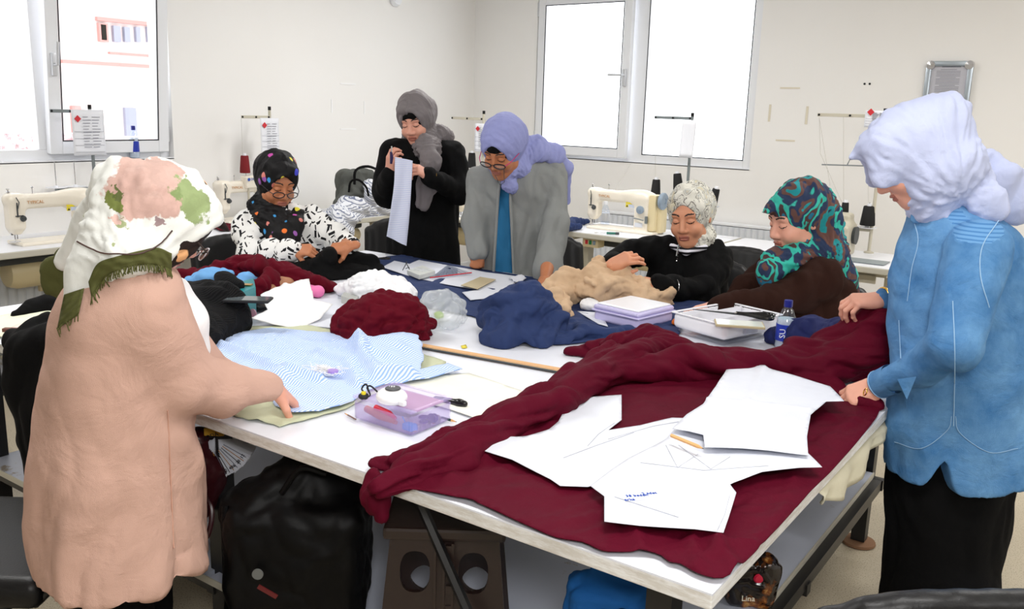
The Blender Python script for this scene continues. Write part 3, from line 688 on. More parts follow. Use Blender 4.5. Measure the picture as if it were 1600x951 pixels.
def labelsheet(c, w, h, ux, label, red=True, curl=0., parent=None):
    """service card hung on a stand"""
    t = thing('service_card', label, 'paper card', c)
    ux = nrm(ux); n = np.cross(ux, UP); nn = 9; V = []; F = []
    for k in (0, 1):
        for i in range(nn):
            for j in range(nn):
                u = (j/(nn-1)-.5)*w; v = (i/(nn-1)-.5)*h; d = curl*((.5-v/h)**2)*.25*abs(curl > 0)+.003*math.sin(j*1.1+i*.4)
                V.append(ux*u+UP*v+n*(-d if False else d)+n*(-.001*k))
    idx = lambda k, i, j: k*nn*nn+i*nn+j
    for i in range(nn-1):
        for j in range(nn-1):
            F.append((idx(0, i, j), idx(0, i, j+1), idx(0, i+1, j+1), idx(0, i+1, j))); F.append((idx(1, i, j), idx(1, i+1, j), idx(1, i+1, j+1), idx(1, i, j+1)))
    for i in range(nn-1):
        F += [(idx(0, i, 0), idx(0, i+1, 0), idx(1, i+1, 0), idx(1, i, 0)), (idx(0, i, nn-1), idx(1, i, nn-1), idx(1, i+1, nn-1), idx(0, i+1, nn-1)), (idx(0, 0, i), idx(1, 0, i), idx(1, 0, i+1), idx(0, 0, i+1)), (idx(0, nn-1, i), idx(0, nn-1, i+1), idx(1, nn-1, i+1), idx(1, nn-1, i))]
    mkobj('card_sheet', V, F, m_paper, t)
    if red:
        n1 = n*.005
        text('red_diamond', '◆', .045, -ux*(w*.44)+UP*h*.24+n1, ux, UP, m_red, t)
        b = B()
        for k in range(11):
            for cc in range(2):
                y = h*.34-k*h*.066; x0 = (-w*.18, w*.10)[cc]; ln = (.14+.1*((k*7+cc*3) % 4)/4)*w*1.2
                p = ux*(x0+ln/2)+UP*y+n1; b.box(tuple(p), (ln, .0008, .003), MR(math.atan2(ux[1], ux[0])))
        for k in (0, 1, 2, 3): p = UP*(h*(.02-.15*k))+n1; b.box(tuple(p), (w*.9, .0008, .0015), MR(math.atan2(ux[1], ux[0])))
        b.obj('printed_lines', m_ink, t)
    return t
pw = lambda x: (lambda px, py: WX(px, py, x)); pb = lambda y: (lambda px, py: WY(px, py, y))
st1 = stand((140, 170), 0, (78, 174), (88, 297), pw(-5.27), 'grey-green thread stand in front of the left window', m_greysteel, [(88, 292), (118, 289)])
_a = WX(139, 207, -5.24); labelsheet(_a, .205, .27, (0, 1, 0), 'white service card hanging on the thread stand before the left window')
st2 = stand((421, 172), 0, (377, 183), (386, 298), pw(-5.13), 'cream thread stand behind the black flowered headscarf', m_cream_steel, [(385, 293)])
_a = WX(422, 213, -5.10); labelsheet(_a, .165, .255, (0, 1, 0), 'white service card on the wall side above the black flowered headscarf')
_p = WX(383, 270, -5.13); thread_cone((_p[0], _p[1], _p[2]), m_maroonthread, 'dark red thread cone beside the black flowered headscarf')
st3 = stand((756, 178), 0, (706, 186), (730, 285), pb(5.74), 'cream thread stand half hidden behind the lilac headscarf', m_cream_steel, [(735, 280)])
_a = WY(752, 215, 5.70); labelsheet(_a, .13, .22, (1, 0, 0), 'white card with a red mark peeking out beside the lilac headscarf')
_p = WY(737, 262, 5.74); thread_cone((_p[0]-.0, _p[1], _p[2]), m_black, 'black thread cone between the black sleeve and the grey cardigan')
st4 = stand((1082, 182), 0, (1023, 185), (1018, 314), pb(5.72), 'grey thread stand in front of the right window', m_greysteel, [(1024, 310), (1058, 310)])
_a = WY(1075, 217, 5.69); cardc = labelsheet(_a, .10, .25, (1, 0, 0), 'blank curled paper hanging on the stand before the right window', red=False, curl=.08)
_p = WY(1024, 307, 5.72); thread_cone(_p, m_black, 'upright black thread cone under the right window, left of the tilted one', 'black thread cones under the right window')
_p = WY(1060, 298, 5.72); thread_cone(_p, m_black, 'tilted black thread cone under the right window beside the thread stand', 'black thread cones under the right window', tilt=-.15)
_p = WY(1112, 322, 5.6); thread_cone(_p, m_black, 'black thread cone showing behind the white patterned headscarf', tilt=.2, sc=.9)
_q = WY(1082, 322, 5.66); b = B(); b.tube([_q, (_p[0]+.03, _p[1], _p[2]-.008)], .008, 8); b.lathe([(0, -.006), (.05, -.002), (.05, .0), (0, .0)], (_p[0], _p[1], _p[2]), 20); _o = b.obj('spool_tray', m_greysteel, st4[0]); _o.matrix_parent_inverse = Matrix.Translation(-Vector(st4[0].location))
st5 = stand((1383, 176), 0, (1277, 182), (1322, 356), pb(5.74), 'cream three-eyelet thread stand behind the denim shirt', m_cream_steel, [(1320, 348), (1355, 350)])
b = B(); p0 = WY(1284, 257, 5.7); p1 = WY(1350, 259, 5.7); p2 = WY(1324, 257, 5.7); p3 = WY(1328, 249, 5.7); p4 = WY(1383, 244, 5.74); b.tube([p0, p1], .004, 8); b.tube([p2, p3, p4], .004, 8)
_o = b.obj('thread_guide_rod', m_greysteel, st5[0]); _o.matrix_parent_inverse = Matrix.Translation(-Vector(st5[0].location))
_a = WY(1370, 186, 5.70); labelsheet(_a, .14, .10, (1, 0, 0), 'white card with a small red mark beside the light blue headscarf')
_p = WY(1318, 346, 5.74); thread_cone(_p, m_black, 'slim black thread cone beside the turquoise headscarf', 'black thread cones on the end desk', sc=.75)
_p = WY(1355, 352, 5.74); thread_cone(_p, m_black, 'large black thread cone on the white plate near the denim shirt', 'black thread cones on the end desk', sc=1.25)
def threads(pts, label, par):
    o = None
    for q in pts:
        b = B(); b.tube(q, .0011, 5); o = b.obj('hanging_thread', plain('grey_thread', (190, 186, 178), .8), par); o.matrix_parent_inverse = Matrix.Translation(-Vector(par.location))
threads([[WY(1280, 183, 5.74), WY(1282, 240, 5.73), WY(1318, 322, 5.74)], [WY(1318, 182, 5.74), WY(1318, 318, 5.74)], [WY(1356, 182, 5.74), WY(1357, 318, 5.74)], [WY(1280, 184, 5.74), WY(1297, 290, 5.65)]], '', st5[0])
threads([[WX(377, 184, -5.13), WX(379, 246, -5.13)]], '', st2[0]); threads([[WY(1024, 186, 5.72), WY(1024, 280, 5.72)], [WY(985, 256, 5.7), WY(960, 300, 5.5)]], '', st4[0])
# control box on the second left machine
cb = thing('control_box', 'white control box with blue lettering behind the dark red thread cone', 'control box', WX(388, 282, -5.0))
b = B(); b._add([(-.03, -.045, .03), (.03, -.045, .03), (.03, .12, .035), (-.03, .12, .035), (-.02, -.03, -.05), (.02, -.03, -.05), (.02, .12, -.05), (-.02, .12, -.05)], [(0, 1, 2, 3), (7, 6, 5, 4), (0, 4, 5, 1), (1, 5, 6, 2), (2, 6, 7, 3), (3, 7, 4, 0)]); b.obj('housing', m_cream, cb, bev=.006)
B().tube([(0, .0, -.05), (0, .0, -.14)], .008, 8).obj('bracket', m_cream_steel, cb)
text('blue_lettering', 'DINO', .022, (.030, .0, .004), (0, 1, 0), (0, 0, 1), m_blueink, cb); B().lathe([(0, 0), (.011, 0), (.011, .002), (0, .002)], (.0305, -.018, .010), 12, MR(math.pi/2, 'Y')).obj('blue_emblem', m_blueink, cb)
# ================================================================== radiators
def radiator(loc, rz, ln, label):
    t = thing('radiator', label, 'radiator', loc, rz, 'ribbed panel radiators')
    n = int(ln/.05)*6; V = []; F = []
    for i in range(n+1):
        x = -ln/2+ln*i/n; y = -.018*max(0, math.cos(2*math.pi*i/6)*.5+.5)**.6
        V += [(x, y-.03, .03), (x, y-.03, .57), (x, .03, .57), (x, .03, .03)]
    for i in range(n):
        a = i*4; bq = a+4
        F += [(a, bq, bq+1, a+1), (a+1, bq+1, bq+2, a+2), (a+2, bq+2, bq+3, a+3), (a+3, bq+3, bq, a)]
    F += [(0, 1, 2, 3), (n*4+3, n*4+2, n*4+1, n*4)]
    mkobj('ribbed_panel', V, F, plain('radiator_enamel', (222, 226, 232), .35), t, smooth=False)
    b = B(); b.box((0, 0, .585), (ln, .08, .02), bev=.004); b.obj('top_grille', m_upvc, t)
    for sx in (-1, 1): B().box((sx*ln*.35, .045, .3), (.03, .03, .45)).obj('wall_bracket', m_upvc, t)
    b = B(); b.tube([(ln/2-.02, 0, .08), (ln/2+.06, 0, .08), (ln/2+.06, 0, -.12)], .009, 8); b.obj('pipe', m_upvc, t)
radiator((XW+.07, 2.2, .13), math.pi/2, 1.7, 'white ribbed radiator on the left wall under the first sewing desk')
radiator((-3.0, YW-.07, .13), 0, 1.8, 'white ribbed radiator on the back wall under the right window')
so = thing('socket_box', 'beige mains socket on the wall below the first sewing machine, with a white plug', 'socket', WX(70, 447, -5.22))
B().box((0, 0, 0), (.03, .07, .05), bev=.004).obj('socket_plate', m_cream2, so); B().tube([(.02, 0, 0), (.03, .005, -.03), (.02, .01, -.2)], .006, 8).obj('plug_and_cord', m_white_lam, so)
# ================================================================== wall notices
fr = thing('notice_frame', 'silver clip frame with a printed notice on the back wall at upper right', 'picture frame', WY(1487, 143, YW-.012))
fa = WY(1452, 97, YW); fb = WY(1526, 98, YW); fc = WY(1508, 192, YW); fw = fb[0]-fa[0]; fh = fa[2]-fc[2]; 
fo = Vector(fr.location); cx0 = (fa[0]+fb[0])/2-fo.x-.01; 
for sx in (-1, 1): B().box((cx0+sx*(fw/2-.018), -.012, 0), (.036, .022, fh-.03), bev=.008).obj('frame_rail', plain('brushed_aluminium', (176, 186, 194), .3, metal=.8), fr, smooth=True)
for sz in (-1, 1): B().box((cx0, -.012, sz*(fh/2-.018)), (fw-.03, .022, .036), bev=.008).obj('frame_rail', MC['brushed_aluminium'], fr, smooth=True)
for sx in (-1, 1):
    for sz in (-1, 1): B().lathe([(0, 0), (.030, 0), (.032, .01), (.028, .028), (0, .03)], (cx0+sx*(fw/2-.028), .002, sz*(fh/2-.028)), 16, MR(math.pi/2, 'X')).obj('chrome_corner', m_chrome, fr, smooth=True)
B().box((cx0, -.002, 0), (fw-.06, .004, fh-.06)).obj('notice_sheet', plain('notice_paper', (206, 206, 216), .6), fr)
b = B()
for k in range(26):
    ww = (fw-.13)*(.9 if k % 5 else .6); b.box((cx0-.005, -.0048, fh*.36-k*fh*.026), (ww, .0006, .003))
b.box((cx0+.01, -.0048, fh*.405), (.12, .0006, .006)); b.box((cx0-fw*.36, -.0048, fh*.40), (.012, .0006, .014)); b.obj('printed_lines', m_ink, fr)
B().box((cx0, -.010, 0), (fw-.06, .002, fh-.06)).obj('clear_cover', m_glass, fr)
def tape(px0, py0, px1, py1, lab, f, nrmax):
    a = f(px0, py0); c = f(px1, py1); m = (a+c)/2; w = abs(c[0]-a[0])+abs(c[1]-a[1])*(nrmax == 'x'); h = abs(a[2]-c[2])
    sz = (max(w, .012), .002, max(h, .012)) if nrmax == 'y' else (.002, max(abs(c[1]-a[1]), .012), max(h, .012))
    o = B().box((0, 0, 0), sz).obj('tape_strip', plain('yellowed_tape' if nrmax == 'y' else 'white_tape', (224, 216, 196) if nrmax == 'y' else (250, 250, 250), .5), loc=m)
    return tag(o, lab, 'tape', 'tape strips left on the back wall' if nrmax == 'y' else 'tape strips left on the left wall')
for q, w in (((532, 131, 556, 131), 'top'), ((532, 201, 556, 202), 'bottom'), ((518, 155, 519, 176), 'left-hand'), ((569, 158, 570, 178), 'right-hand')): tape(*q, w+' white tape strip of the empty square on the left wall', pw(XW+.003), 'x')
for q, w in (((1219, 137, 1250, 138), 'top'), ((1212, 219, 1242, 220), 'bottom'), ((1202, 163, 1203, 190), 'left-hand'), ((1260, 166, 1261, 194), 'right-hand')): tape(*q, w+' yellowed tape strip of the empty square on the back wall', pb(YW-.003), 'y')
for px, w in ((1351, 'left'), (1359, 'right')):
    o = B().lathe([(0, 0), (.008, 0), (.008, .004), (0, .005)], (0, 0, 0), 10, MR(math.pi/2, 'X')).obj('wall_plug', m_inkblk, loc=WY(px, 131, YW)); tag(o, w+' small dark wall plug in the bare back wall left of the framed notice', 'wall plug')
sp = thing('wall_sensor', 'small white round fixture at the very top of the left wall', 'sensor', WX(616, -2, XW+.002))
B().lathe([(0, 0), (.06, 0), (.065, .02), (.05, .045), (0, .05)], (0, 0, 0), 24, MR(math.pi/2, 'Y')).obj('housing', m_upvc, sp, smooth=True)
B().box((.045, -.015, .0), (.01, .03, .02)).obj('dark_slot', m_darkgrey, sp)
# ================================================================== bottles
def bottle(loc, h, r, label, capm, labelm, letter=None, water=True):
    t = thing('water_bottle', label, 'bottle', loc)
    k = h/.2; p = [(0, 0), (r*.9, 0), (r, .008*k), (r, .035*k), (r*.96, .04*k), (r, .045*k), (r, .115*k), (r*.97, .125*k), (r*.55, .165*k), (r*.36, .175*k), (r*.36, .185*k), (0, .185*k)]
    B().lathe(p, (0, 0, 0), 28).obj('bottle_body', glass('clear_plastic', (.93, .96, 1), .02, .8), t, smooth=True)
    if water: B().lathe([(0, .004), (r*.9, .004), (r*.95, .012), (r*.95, .118*k), (r*.88, .13*k), (0, .13*k)], (0, 0, 0), 24).obj('water', plain('bottled_water', (232, 240, 250), .05, trans=.3, ior=1.33), t, smooth=True)
    B().lathe([(r*1.015, .040*k), (r*1.015, .108*k)], (0, 0, 0), 28).obj('paper_label', labelm, t, smooth=True)
    B().lathe([(0, .178*k), (r*.42, .178*k), (r*.43, .185*k), (r*.42, .205*k), (0, .207*k)], (0, 0, 0), 18).obj('cap', capm, t, smooth=True)
    if letter: text('label_lettering', letter, .028, (RT*(-.012)-FW*(r*1.03)+UP*.055*k), -UP*-1, -RT, m_paper, t)
    return t
m_labelblue = plain('blue_label', (28, 52, 168), .35); m_capblue = plain('blue_cap', (24, 34, 130), .35)
_p = WX(211, 249, XW-.02); bottle((_p[0], _p[1], H1[2]+.007), .20, .031, 'small water bottle with a blue label standing on the left window sill', m_capblue, m_labelblue)
_p = T(945, 352, .765); bottle((_p[0], _p[1], .765), .17, .032, 'clear empty bottle on the desk behind the needle of the right sewing machine', m_paper, plain('white_label', (226, 230, 238), .5), None, False)
# ================================================================== chairs
def make_chair():
    t = thing('visitor_chair', 'x', 'chair')
    s = SD(); s.box((0, 0, .445), (.235, .225, .04), rd=.035, k=.02); V, F = s.mesh(.009); mkobj('seat', V, F, m_leather, t)
    s = SD()
    for k in range(9):
        x = -.2+.05*k; s.box((x, .225+.04*(1-(x/.22)**2), .70), (.035, .028, .18-.05*(abs(x)/.2)**3), R=rz3(-x*.7), rd=.027, k=.03)
    V, F = s.mesh(.009); V[:, 1] += (V[:, 2]-.6)*.18; V = smoothv(V, F, 3); mkobj('backrest', V, F, m_leather, t)
    for sx in (-1, 1):
        b = B(); b.tube([(sx*.21, -.20, 0), (sx*.21, -.19, .40), (sx*.20, -.12, .415), (sx*.20, .2, .415), (sx*.2, .24, .46), (sx*.19, .30, .80)], .012, 10); b.obj('side_frame', m_black_steel, t, smooth=True)
        b = B(); b.tube([(sx*.21, .27, 0), (sx*.2, .12, .41)], .012, 10); b.obj('rear_leg', m_black_steel, t, smooth=True)
        for y in (-.2, .27): B().lathe([(0, 0), (.016, 0), (.016, .02), (0, .022)], (sx*.21, y, 0), 12).obj('glide', m_black, t)
    b = B(); b.tube([(-.2, -.12, .415), (.2, -.12, .415)], .01, 8); b.tube([(-.2, .15, .415), (.2, .15, .415)], .01, 8); b.obj('cross_bar', m_black_steel, t)
    return t
ch0 = make_chair(); ch0['group'] = 'black leatherette chairs around the room'
def chair(p, face, label, first=False):
    """p: seat centre on the floor, face: angle the sitter looks towards"""
    rz = face+math.pi/2
    if first: ch0.location = (p[0], p[1], 0); ch0.rotation_euler = (0, 0, rz); ch0['label'] = label
    else: dup(ch0, (p[0], p[1], 0), rz, label)
YA = YAW; faceL = YA+math.pi            # towards the left of the picture
# ================================================================== people
def skinmat(name, col, col2):
    n = N(name); co = n.coord(); v = n.noise(30, co, 3); n.set(col=n.mix(v, L(col), L(col2)), rough=.45, spec=.4, sss=.08); n.b.inputs['Subsurface Radius'].default_value = (.01, .004, .002)
    n.bump(n.noise(420, co, 2), .08, .002); return n.m
m_sk1 = skinmat('skin_warm', (208, 142, 108), (220, 158, 126)); m_sk2 = skinmat('skin_tan', (178, 112, 76), (196, 130, 92)); m_sk3 = skinmat('skin_fair', (214, 152, 130), (226, 168, 146))
m_lip = plain('lip_tone', (166, 100, 84), .5); m_brow = plain('dark_brow', (46, 30, 24), .7); m_lash = plain('dark_lash', (30, 20, 18), .6); m_nail = plain('nail_tone', (236, 190, 176), .3)
class HF:
    """frame of a head: position, heading (radians, world), pitch down, roll"""
    def __init__(s, c, head, pitch, roll=0, sc=1.):
        f0 = np.array([math.cos(head), math.sin(head), 0]); r0 = np.array([math.sin(head), -math.cos(head), 0])
        f = f0*math.cos(pitch)-UP*math.sin(pitch); u = UP*math.cos(pitch)+f0*math.sin(pitch)
        r = r0*math.cos(roll)+u*math.sin(roll); u = u*math.cos(roll)-r0*math.sin(roll)
        s.c = np.array(c, float); s.R = np.stack([r, f, u], 1); s.sc = sc
    def p(s, x, y, z): return s.c+s.R@np.array([x, y, z])*s.sc
    def w(s, V): return V*s.sc@s.R.T+s.c
    def l(s, V): return (V-s.c)@s.R/s.sc
def head_mesh(hf, h=.0026, full=1., nose=1., neck=None):
    s = SD(); q = lambda *a: a
    s.ell((0, -.018, .03), (.074, .094, .090), k=.02); s.ell((0, .022, -.03), (.058+.004*full, .064, .080), k=.03)
    s.ell((0, .055, -.088), (.026, .024, .020), k=.035); s.rc((-.045, .01, -.07), (0, .06, -.095), .018, .016, k=.03); s.rc((.045, .01, -.07), (0, .06, -.095), .018, .016, k=.03)
    s.rc((-.036, .071, .026), (.036, .071, .026), .011, k=.018)                        # brow ridge
    for x in (-1, 1):
        s.ell((x*.030, .098, .004), (.017, .018, .012), k=.014, op='s')                   # sockets
        s.ell((x*.030, .072, .002), (.0145, .0125, .0125), k=.004)                        # closed lids
        s.ell((x*.036, .060, -.036), (.024, .024, .024), k=.022)                          # cheeks
        s.ell((x*.012, .090, -.036), (.0095, .010, .008), k=.007)                         # nostril wings
        s.ell((x*.076, -.012, -.005), (.008, .018, .028), k=.006)                         # ears
    s.rc((0, .078, .016), (0, .100, -.030), .0075*nose, .0115*nose, k=.010)              # nose
    s.ell((0, .076, -.064), (.026, .014, .018), k=.012)
    s.ell((0, .0905, -.0585), (.020, .0065, .0050), k=.004); s.ell((0, .0890, -.0690), (.017, .0070, .0055), k=.004)
    s.ell((0, .097, -.0635), (.024, .005, .0018), k=.003, op='s')
    nk = (0, -.045, -.17) if neck is None else hf.l(np.asarray(neck)[None])[0]; s.rc((0, -.025, -.05), nk, .052, .05, k=.03)
    V, F = s.mesh(h); cen = V[F].mean(1); x, y, z = np.abs(cen[:, 0]), cen[:, 1], cen[:, 2]; m = np.zeros(len(F), int)
    m[(z < -.0535) & (z > -.0750) & (x < .023-.25*np.abs(z+.0635)) & (y > .080)] = 1
    zb = .027+.006*np.sin((x-.012)/.036*math.pi*.8); m[(x > .011) & (x < .047) & (np.abs(z-zb) < .0030-.03*np.maximum(x-.03, 0)) & (y > .05)] = 2
    zl = -.0045+.25*(x-.03)**2/.012; m[(np.abs(x-.030) < .0155) & (np.abs(z-zl) < .0018) & (y > .06)] = 3
    return hf.w(V), F, m
def hand_mesh(w, d, n, thumb, curls, tc=(.3, .3), sp=.10, sc=.92, h=.0026, stub=.07, stubdir=None):
    """w wrist, d finger direction, n back-of-hand normal, thumb +1/-1 side; curls: four (a1,a2,a3) tuples"""
    y = nrm(d); z = nrm(np.asarray(n)-y*np.dot(n, y)); x = np.cross(y, z)*thumb
    R = np.stack([x, y, z], 1); s = SD()
    base = [(.027, .083), (.010, .087), (-.008, .083), (-.024, .074)]; ln = [(.040, .024, .020), (.044, .028, .021), (.041, .026, .020), (.032, .020, .018)]
    for i, (bx, by) in enumerate(base):
        s.rc((bx*.62, .004, 0), (bx, by, .001), .0135, .0105, k=.014)
        p = np.array([bx, by, 0]); a = 0; side = (1.5-i)*sp
        for j in range(3):
            a += curls[i][j]; dd = np.array([math.sin(side)*math.cos(a), math.cos(side)*math.cos(a), -math.sin(a)]); q = p+dd*ln[i][j]
            r = [.0095, .0085, .0075, .0066]; k = .9 if i == 3 else 1.
            s.rc(p, q, r[j]*k, r[j+1]*k, k=.0035); p = q
    s.ell((.022, .032, -.010), (.017, .030, .013), k=.012); s.ell((-.018, .035, -.007), (.014, .032, .011), k=.012)
    a, o = tc; p0 = np.array([.022, .018, -.006]); d1 = nrm([math.sin(.75+o*.3), math.cos(.75+o*.3), -.25-.6*a]); p1 = p0+d1*.042; d2 = nrm([math.sin(.45-a*.6), math.cos(.45-a*.6), -.25-a]); p2 = p1+d2*.030; d3 = nrm([math.sin(.3-a), math.cos(.3-a), -.2-a*1.1]); p3 = p2+d3*.024
    s.rc(p0, p1, .0140, .0110, k=.010); s.rc(p1, p2, .0105, .0092, k=.004); s.rc(p2, p3, .0092, .0072, k=.004)
    s.rc((0, .012, 0), (0, -.03, 0), .0245, .0245, k=.016, n=(0, 0, 1), fl=.72)
    V, F = s.mesh(h/sc); V = V*sc@R.T+np.asarray(w)
    if stubdir is not None:
        t = SD(); t.rc(np.asarray(w)-y*.0, np.asarray(w)+nrm(stubdir)*stub, .0235, .031, k=.01); V2, F2 = t.mesh(.006); return join([(V, F), (V2, F2)])[:2]
    return V, F
REL = [(.25, .3, .2), (.3, .35, .25), (.35, .4, .25), (.4, .4, .3)]
PINCH = [(.75, .65, .35), (.95, .8, .4), (1.15, 1.0, .5), (1.25, 1.1, .5)]
FIST = [(1.2, 1.3, .8), (1.25, 1.35, .8), (1.3, 1.35, .8), (1.3, 1.3, .8)]
FLAT = [(.12, .12, .08), (.1, .12, .08), (.12, .15, .1), (.15, .2, .1)]
def child(name, V, F, mat, root, loc, mats=None, midx=None, smooth=True):
    return mkobj(name, np.asarray(V)-loc, F, mat, root, smooth, mats, midx)
def snapper(V, F, rad_=.010):
    """finds the nearest cloth surface point seen at a pixel"""
    N_ = vnormals(V, F); q = V-CO
    def f(px, py, off=.002, last=None):
        d = nrm(ray(px, py)); t = q@d; pe = np.linalg.norm(q-t[:, None]*d, axis=1); m = pe < rad_
        if not m.any(): return (CO+d*last if last else P(px, py, 2)), last
        k = np.where(m)[0]; t0 = t[k].min(); k = k[t[k] < t0+.02]; p = CO+d*t[k].mean(); n = nrm(N_[k].mean(0)); return p+n*off-d*off*.5, t[k].mean()
    return f
def ribbon(Pn, name, sn, up, lo, mat, n=40, m=8, off=.006, ruff=.002, thick=.002):
    U = crv([np.array([a[0], a[1], 0.]) for a in up], 8); L_ = crv([np.array([a[0], a[1], 0.]) for a in lo], 8); r = np.linspace(0, 1, n); U = np.array(U); L_ = np.array(L_)
    ui = np.stack([np.interp(r, np.linspace(0, 1, len(U)), U[:, k]) for k in (0, 1)], 1); li = np.stack([np.interp(r, np.linspace(0, 1, len(L_)), L_[:, k]) for k in (0, 1)], 1)
    G = np.zeros((n, m, 3)); Dp = np.zeros((n, m)); last = None
    for i in range(n):
        for j in range(m):
            q = ui[i]*(1-j/(m-1))+li[i]*j/(m-1); p, last = sn(q[0], q[1], off, last); Dp[i, j] = last or 2.
    for _ in range(6): Dq = Dp.copy(); Dq[1:-1] = (Dp[:-2]+Dp[1:-1]+Dp[2:])/3; Dq[:, 1:-1] = (Dq[:, :-2]+Dq[:, 1:-1]+Dq[:, 2:])/3; Dp = Dq
    for i in range(n):
        for j in range(m):
            q = ui[i]*(1-j/(m-1))+li[i]*j/(m-1); G[i, j] = CO+nrm(ray(q[0], q[1]))*(Dp[i, j]-off-ruff*math.sin(i*1.1+j*.8)-ruff*math.sin(i*.37+j*1.7))
    V = np.concatenate([G.reshape(-1, 3), G.reshape(-1, 3)+FW*thick]); ix = lambda k, i, j: k*n*m+i*m+j; F = []
    for i in range(n-1):
        for j in range(m-1): F += [(ix(0, i, j), ix(0, i+1, j), ix(0, i+1, j+1), ix(0, i, j+1)), (ix(1, i, j), ix(1, i, j+1), ix(1, i+1, j+1), ix(1, i+1, j))]
        F += [(ix(0, i, 0), ix(1, i, 0), ix(1, i+1, 0), ix(0, i+1, 0)), (ix(0, i, m-1), ix(0, i+1, m-1), ix(1, i+1, m-1), ix(1, i, m-1))]
    for j in range(m-1): F += [(ix(0, 0, j), ix(0, 0, j+1), ix(1, 0, j+1), ix(1, 0, j)), (ix(0, n-1, j), ix(1, n-1, j), ix(1, n-1, j+1), ix(0, n-1, j+1))]
    o = Pn.kid(name, V, F, mat); return G
class Person:
    def __init__(s, label, loc, skin, group=None):
        s.loc = np.array([loc[0], loc[1], 0.]); s.parts = []; s.label = label; s.skin = skin; s.kids = []; s.body = SD()
    def limb(s, pts, rs): s.body.chain(pts, rs, k=.03); return s
    def add(s, V, F, m=None): s.parts.append((V, F, np.zeros(len(F), int) if m is None else m)); return s
    def finish(s):
        V, F = s.body.mesh(.012); V = smoothv(V, F, 1); s.parts.insert(0, (V, F, np.zeros(len(F), int)))
        V, F, m = join(s.parts); o = mkobj('person', V-s.loc, F, None, None, True, [s.skin, m_lip, m_brow, m_lash], m, loc=s.loc)
        tag(o, s.label, 'person')
        for k in s.kids: k.parent = o
        s.o = o; return o
    def kid(s, name, V, F, mat=None, mats=None, midx=None, smooth=True):
        o = mkobj(name, np.asarray(V)-s.loc, F, mat, None, smooth, mats, midx); s.kids.append(o); return o
    def kidb(s, name, b, mat, smooth=True):       # a B() collector in world coordinates
        for v in b.bm.verts: v.co -= Vector(tuple(s.loc))
        o = b.obj(name, mat, None, smooth=smooth); s.kids.append(o); return o
def folds(amp, freq, st=(1, 1, .35), seed=0., o=2, rough=.35):
    """cloth folds: ridged noise stretched along the cloth's fall"""
    def f(V, nv):
        q = V*np.array(st)*freq+seed
        w = np.stack([pn(V*3.1+seed+5), pn(V*3.1+seed+9), pn(V*3.1+seed+2)], 1)*.5
        return amp*1.7*(np.abs(pn(q+w))*2.2-.5)+amp*.7*(np.abs(pn((q+w)*2.1+3))*2.-.4)+amp*rough*.6*pn(V*freq*2.7+seed)
    return f
def scarf_folds(hf, amp, seed=0, fr=3.2):
    def f(V, nv):
        q = hf.l(V); a = np.arctan2(q[:, 1]+.02, q[:, 2]+.16); b = np.arctan2(np.abs(q[:, 0]), q[:, 2]+.16); r = np.linalg.norm(q, axis=1)
        rr = np.minimum(r, .17); c = np.stack([a*fr*1.9+seed, b*fr*.6+seed, rr*5+np.sign(q[:, 0])*3], 1)
        w = np.stack([pn(V*7+seed), pn(V*7+seed+4), pn(V*7+seed+8)], 1)*.45; c = c+w; far = np.clip((r-.19)/.06, 0, 1); fade = np.clip((r-.04)/.08, .2, 1.)*(1-far)
        return amp*1.8*(np.abs(pn(c))*2.2-.5)*fade+amp*.8*(np.abs(pn(c*2.1+3))*2-.4)*fade+amp*.2*pn(V*50)+far*folds(amp*.8, 13, (1, 1, .3), seed)(V, nv)
    return f
def scarf_sd(hf, op=(0, .118, -.018), orr=(.056, .080, .086), sz=(.094, .118, .118), bun=True, neck=True, k=.03):
    s = SD(); s.ell(hf.p(0, -.02, .028), np.array(sz)*hf.sc, hf.R, k=k)
    if bun: s.ell(hf.p(0, -.100, .0), np.array((.065, .055, .06))*hf.sc, hf.R, k=.04)
    s.ell(hf.p(0, .005, -.085), np.array((.076, .082, .055))*hf.sc, hf.R, k=.03)
    return s
def carve(s, hf, op=(0, .118, -.018), orr=(.054, .082, .084)):
    s.ell(hf.p(*op), np.array(orr)*hf.sc, hf.R, k=.010, op='s'); return s
def glasses(P_, hf, mat, matt=None, z=-.008, y=.098, w=.026, hh=.017, tem=True, lens=True, fr=.0017):
    b = B()
    for x in (-1, 1):
        c = [hf.p(x*.033+w*math.cos(t)*(1.0), y-.006*abs(math.cos(t))*(1 if x*math.cos(t) > 0 else 0), z+hh*math.sin(t)) for t in np.linspace(0, 2*math.pi, 21)]; b.tube(c, fr*hf.sc, 6)
    b.tube([hf.p(-.008, y, z+.004), hf.p(0, y+.004, z+.007), hf.p(.008, y, z+.004)], .0016, 6); o = P_.kidb('glasses', b, mat)
    if tem:
        for x in (-1, 1):
            b = B(); b.tube([hf.p(x*.059, y-.006, z+.004), hf.p(x*.074, y-.03, z+.008), hf.p(x*.088, y-.09, z+.014)], .0019, 6)
            t = b; 
            for v in t.bm.verts: v.co -= Vector(tuple(P_.loc))
            q = t.obj('temple_arm', matt or mat, None, smooth=True); q.parent = o
    if lens:
        for x in (-1, 1):
            b = B(); vs = [hf.p(x*.033+w*math.cos(t)*.97, y-.002, z+hh*.97*math.sin(t)) for t in np.linspace(0, 2*math.pi, 20, endpoint=False)]; vs2 = [v+hf.R@np.array([0, .001, 0]) for v in vs]
            b._add(vs+vs2, [list(range(20)), list(range(20, 40))[::-1]]+[(i, 20+i, 20+(i+1) % 20, (i+1) % 20) for i in range(20)])
            for v in b.bm.verts: v.co -= Vector(tuple(P_.loc))
            q = b.obj('lens', m_glass, None); q.parent = o
    return o
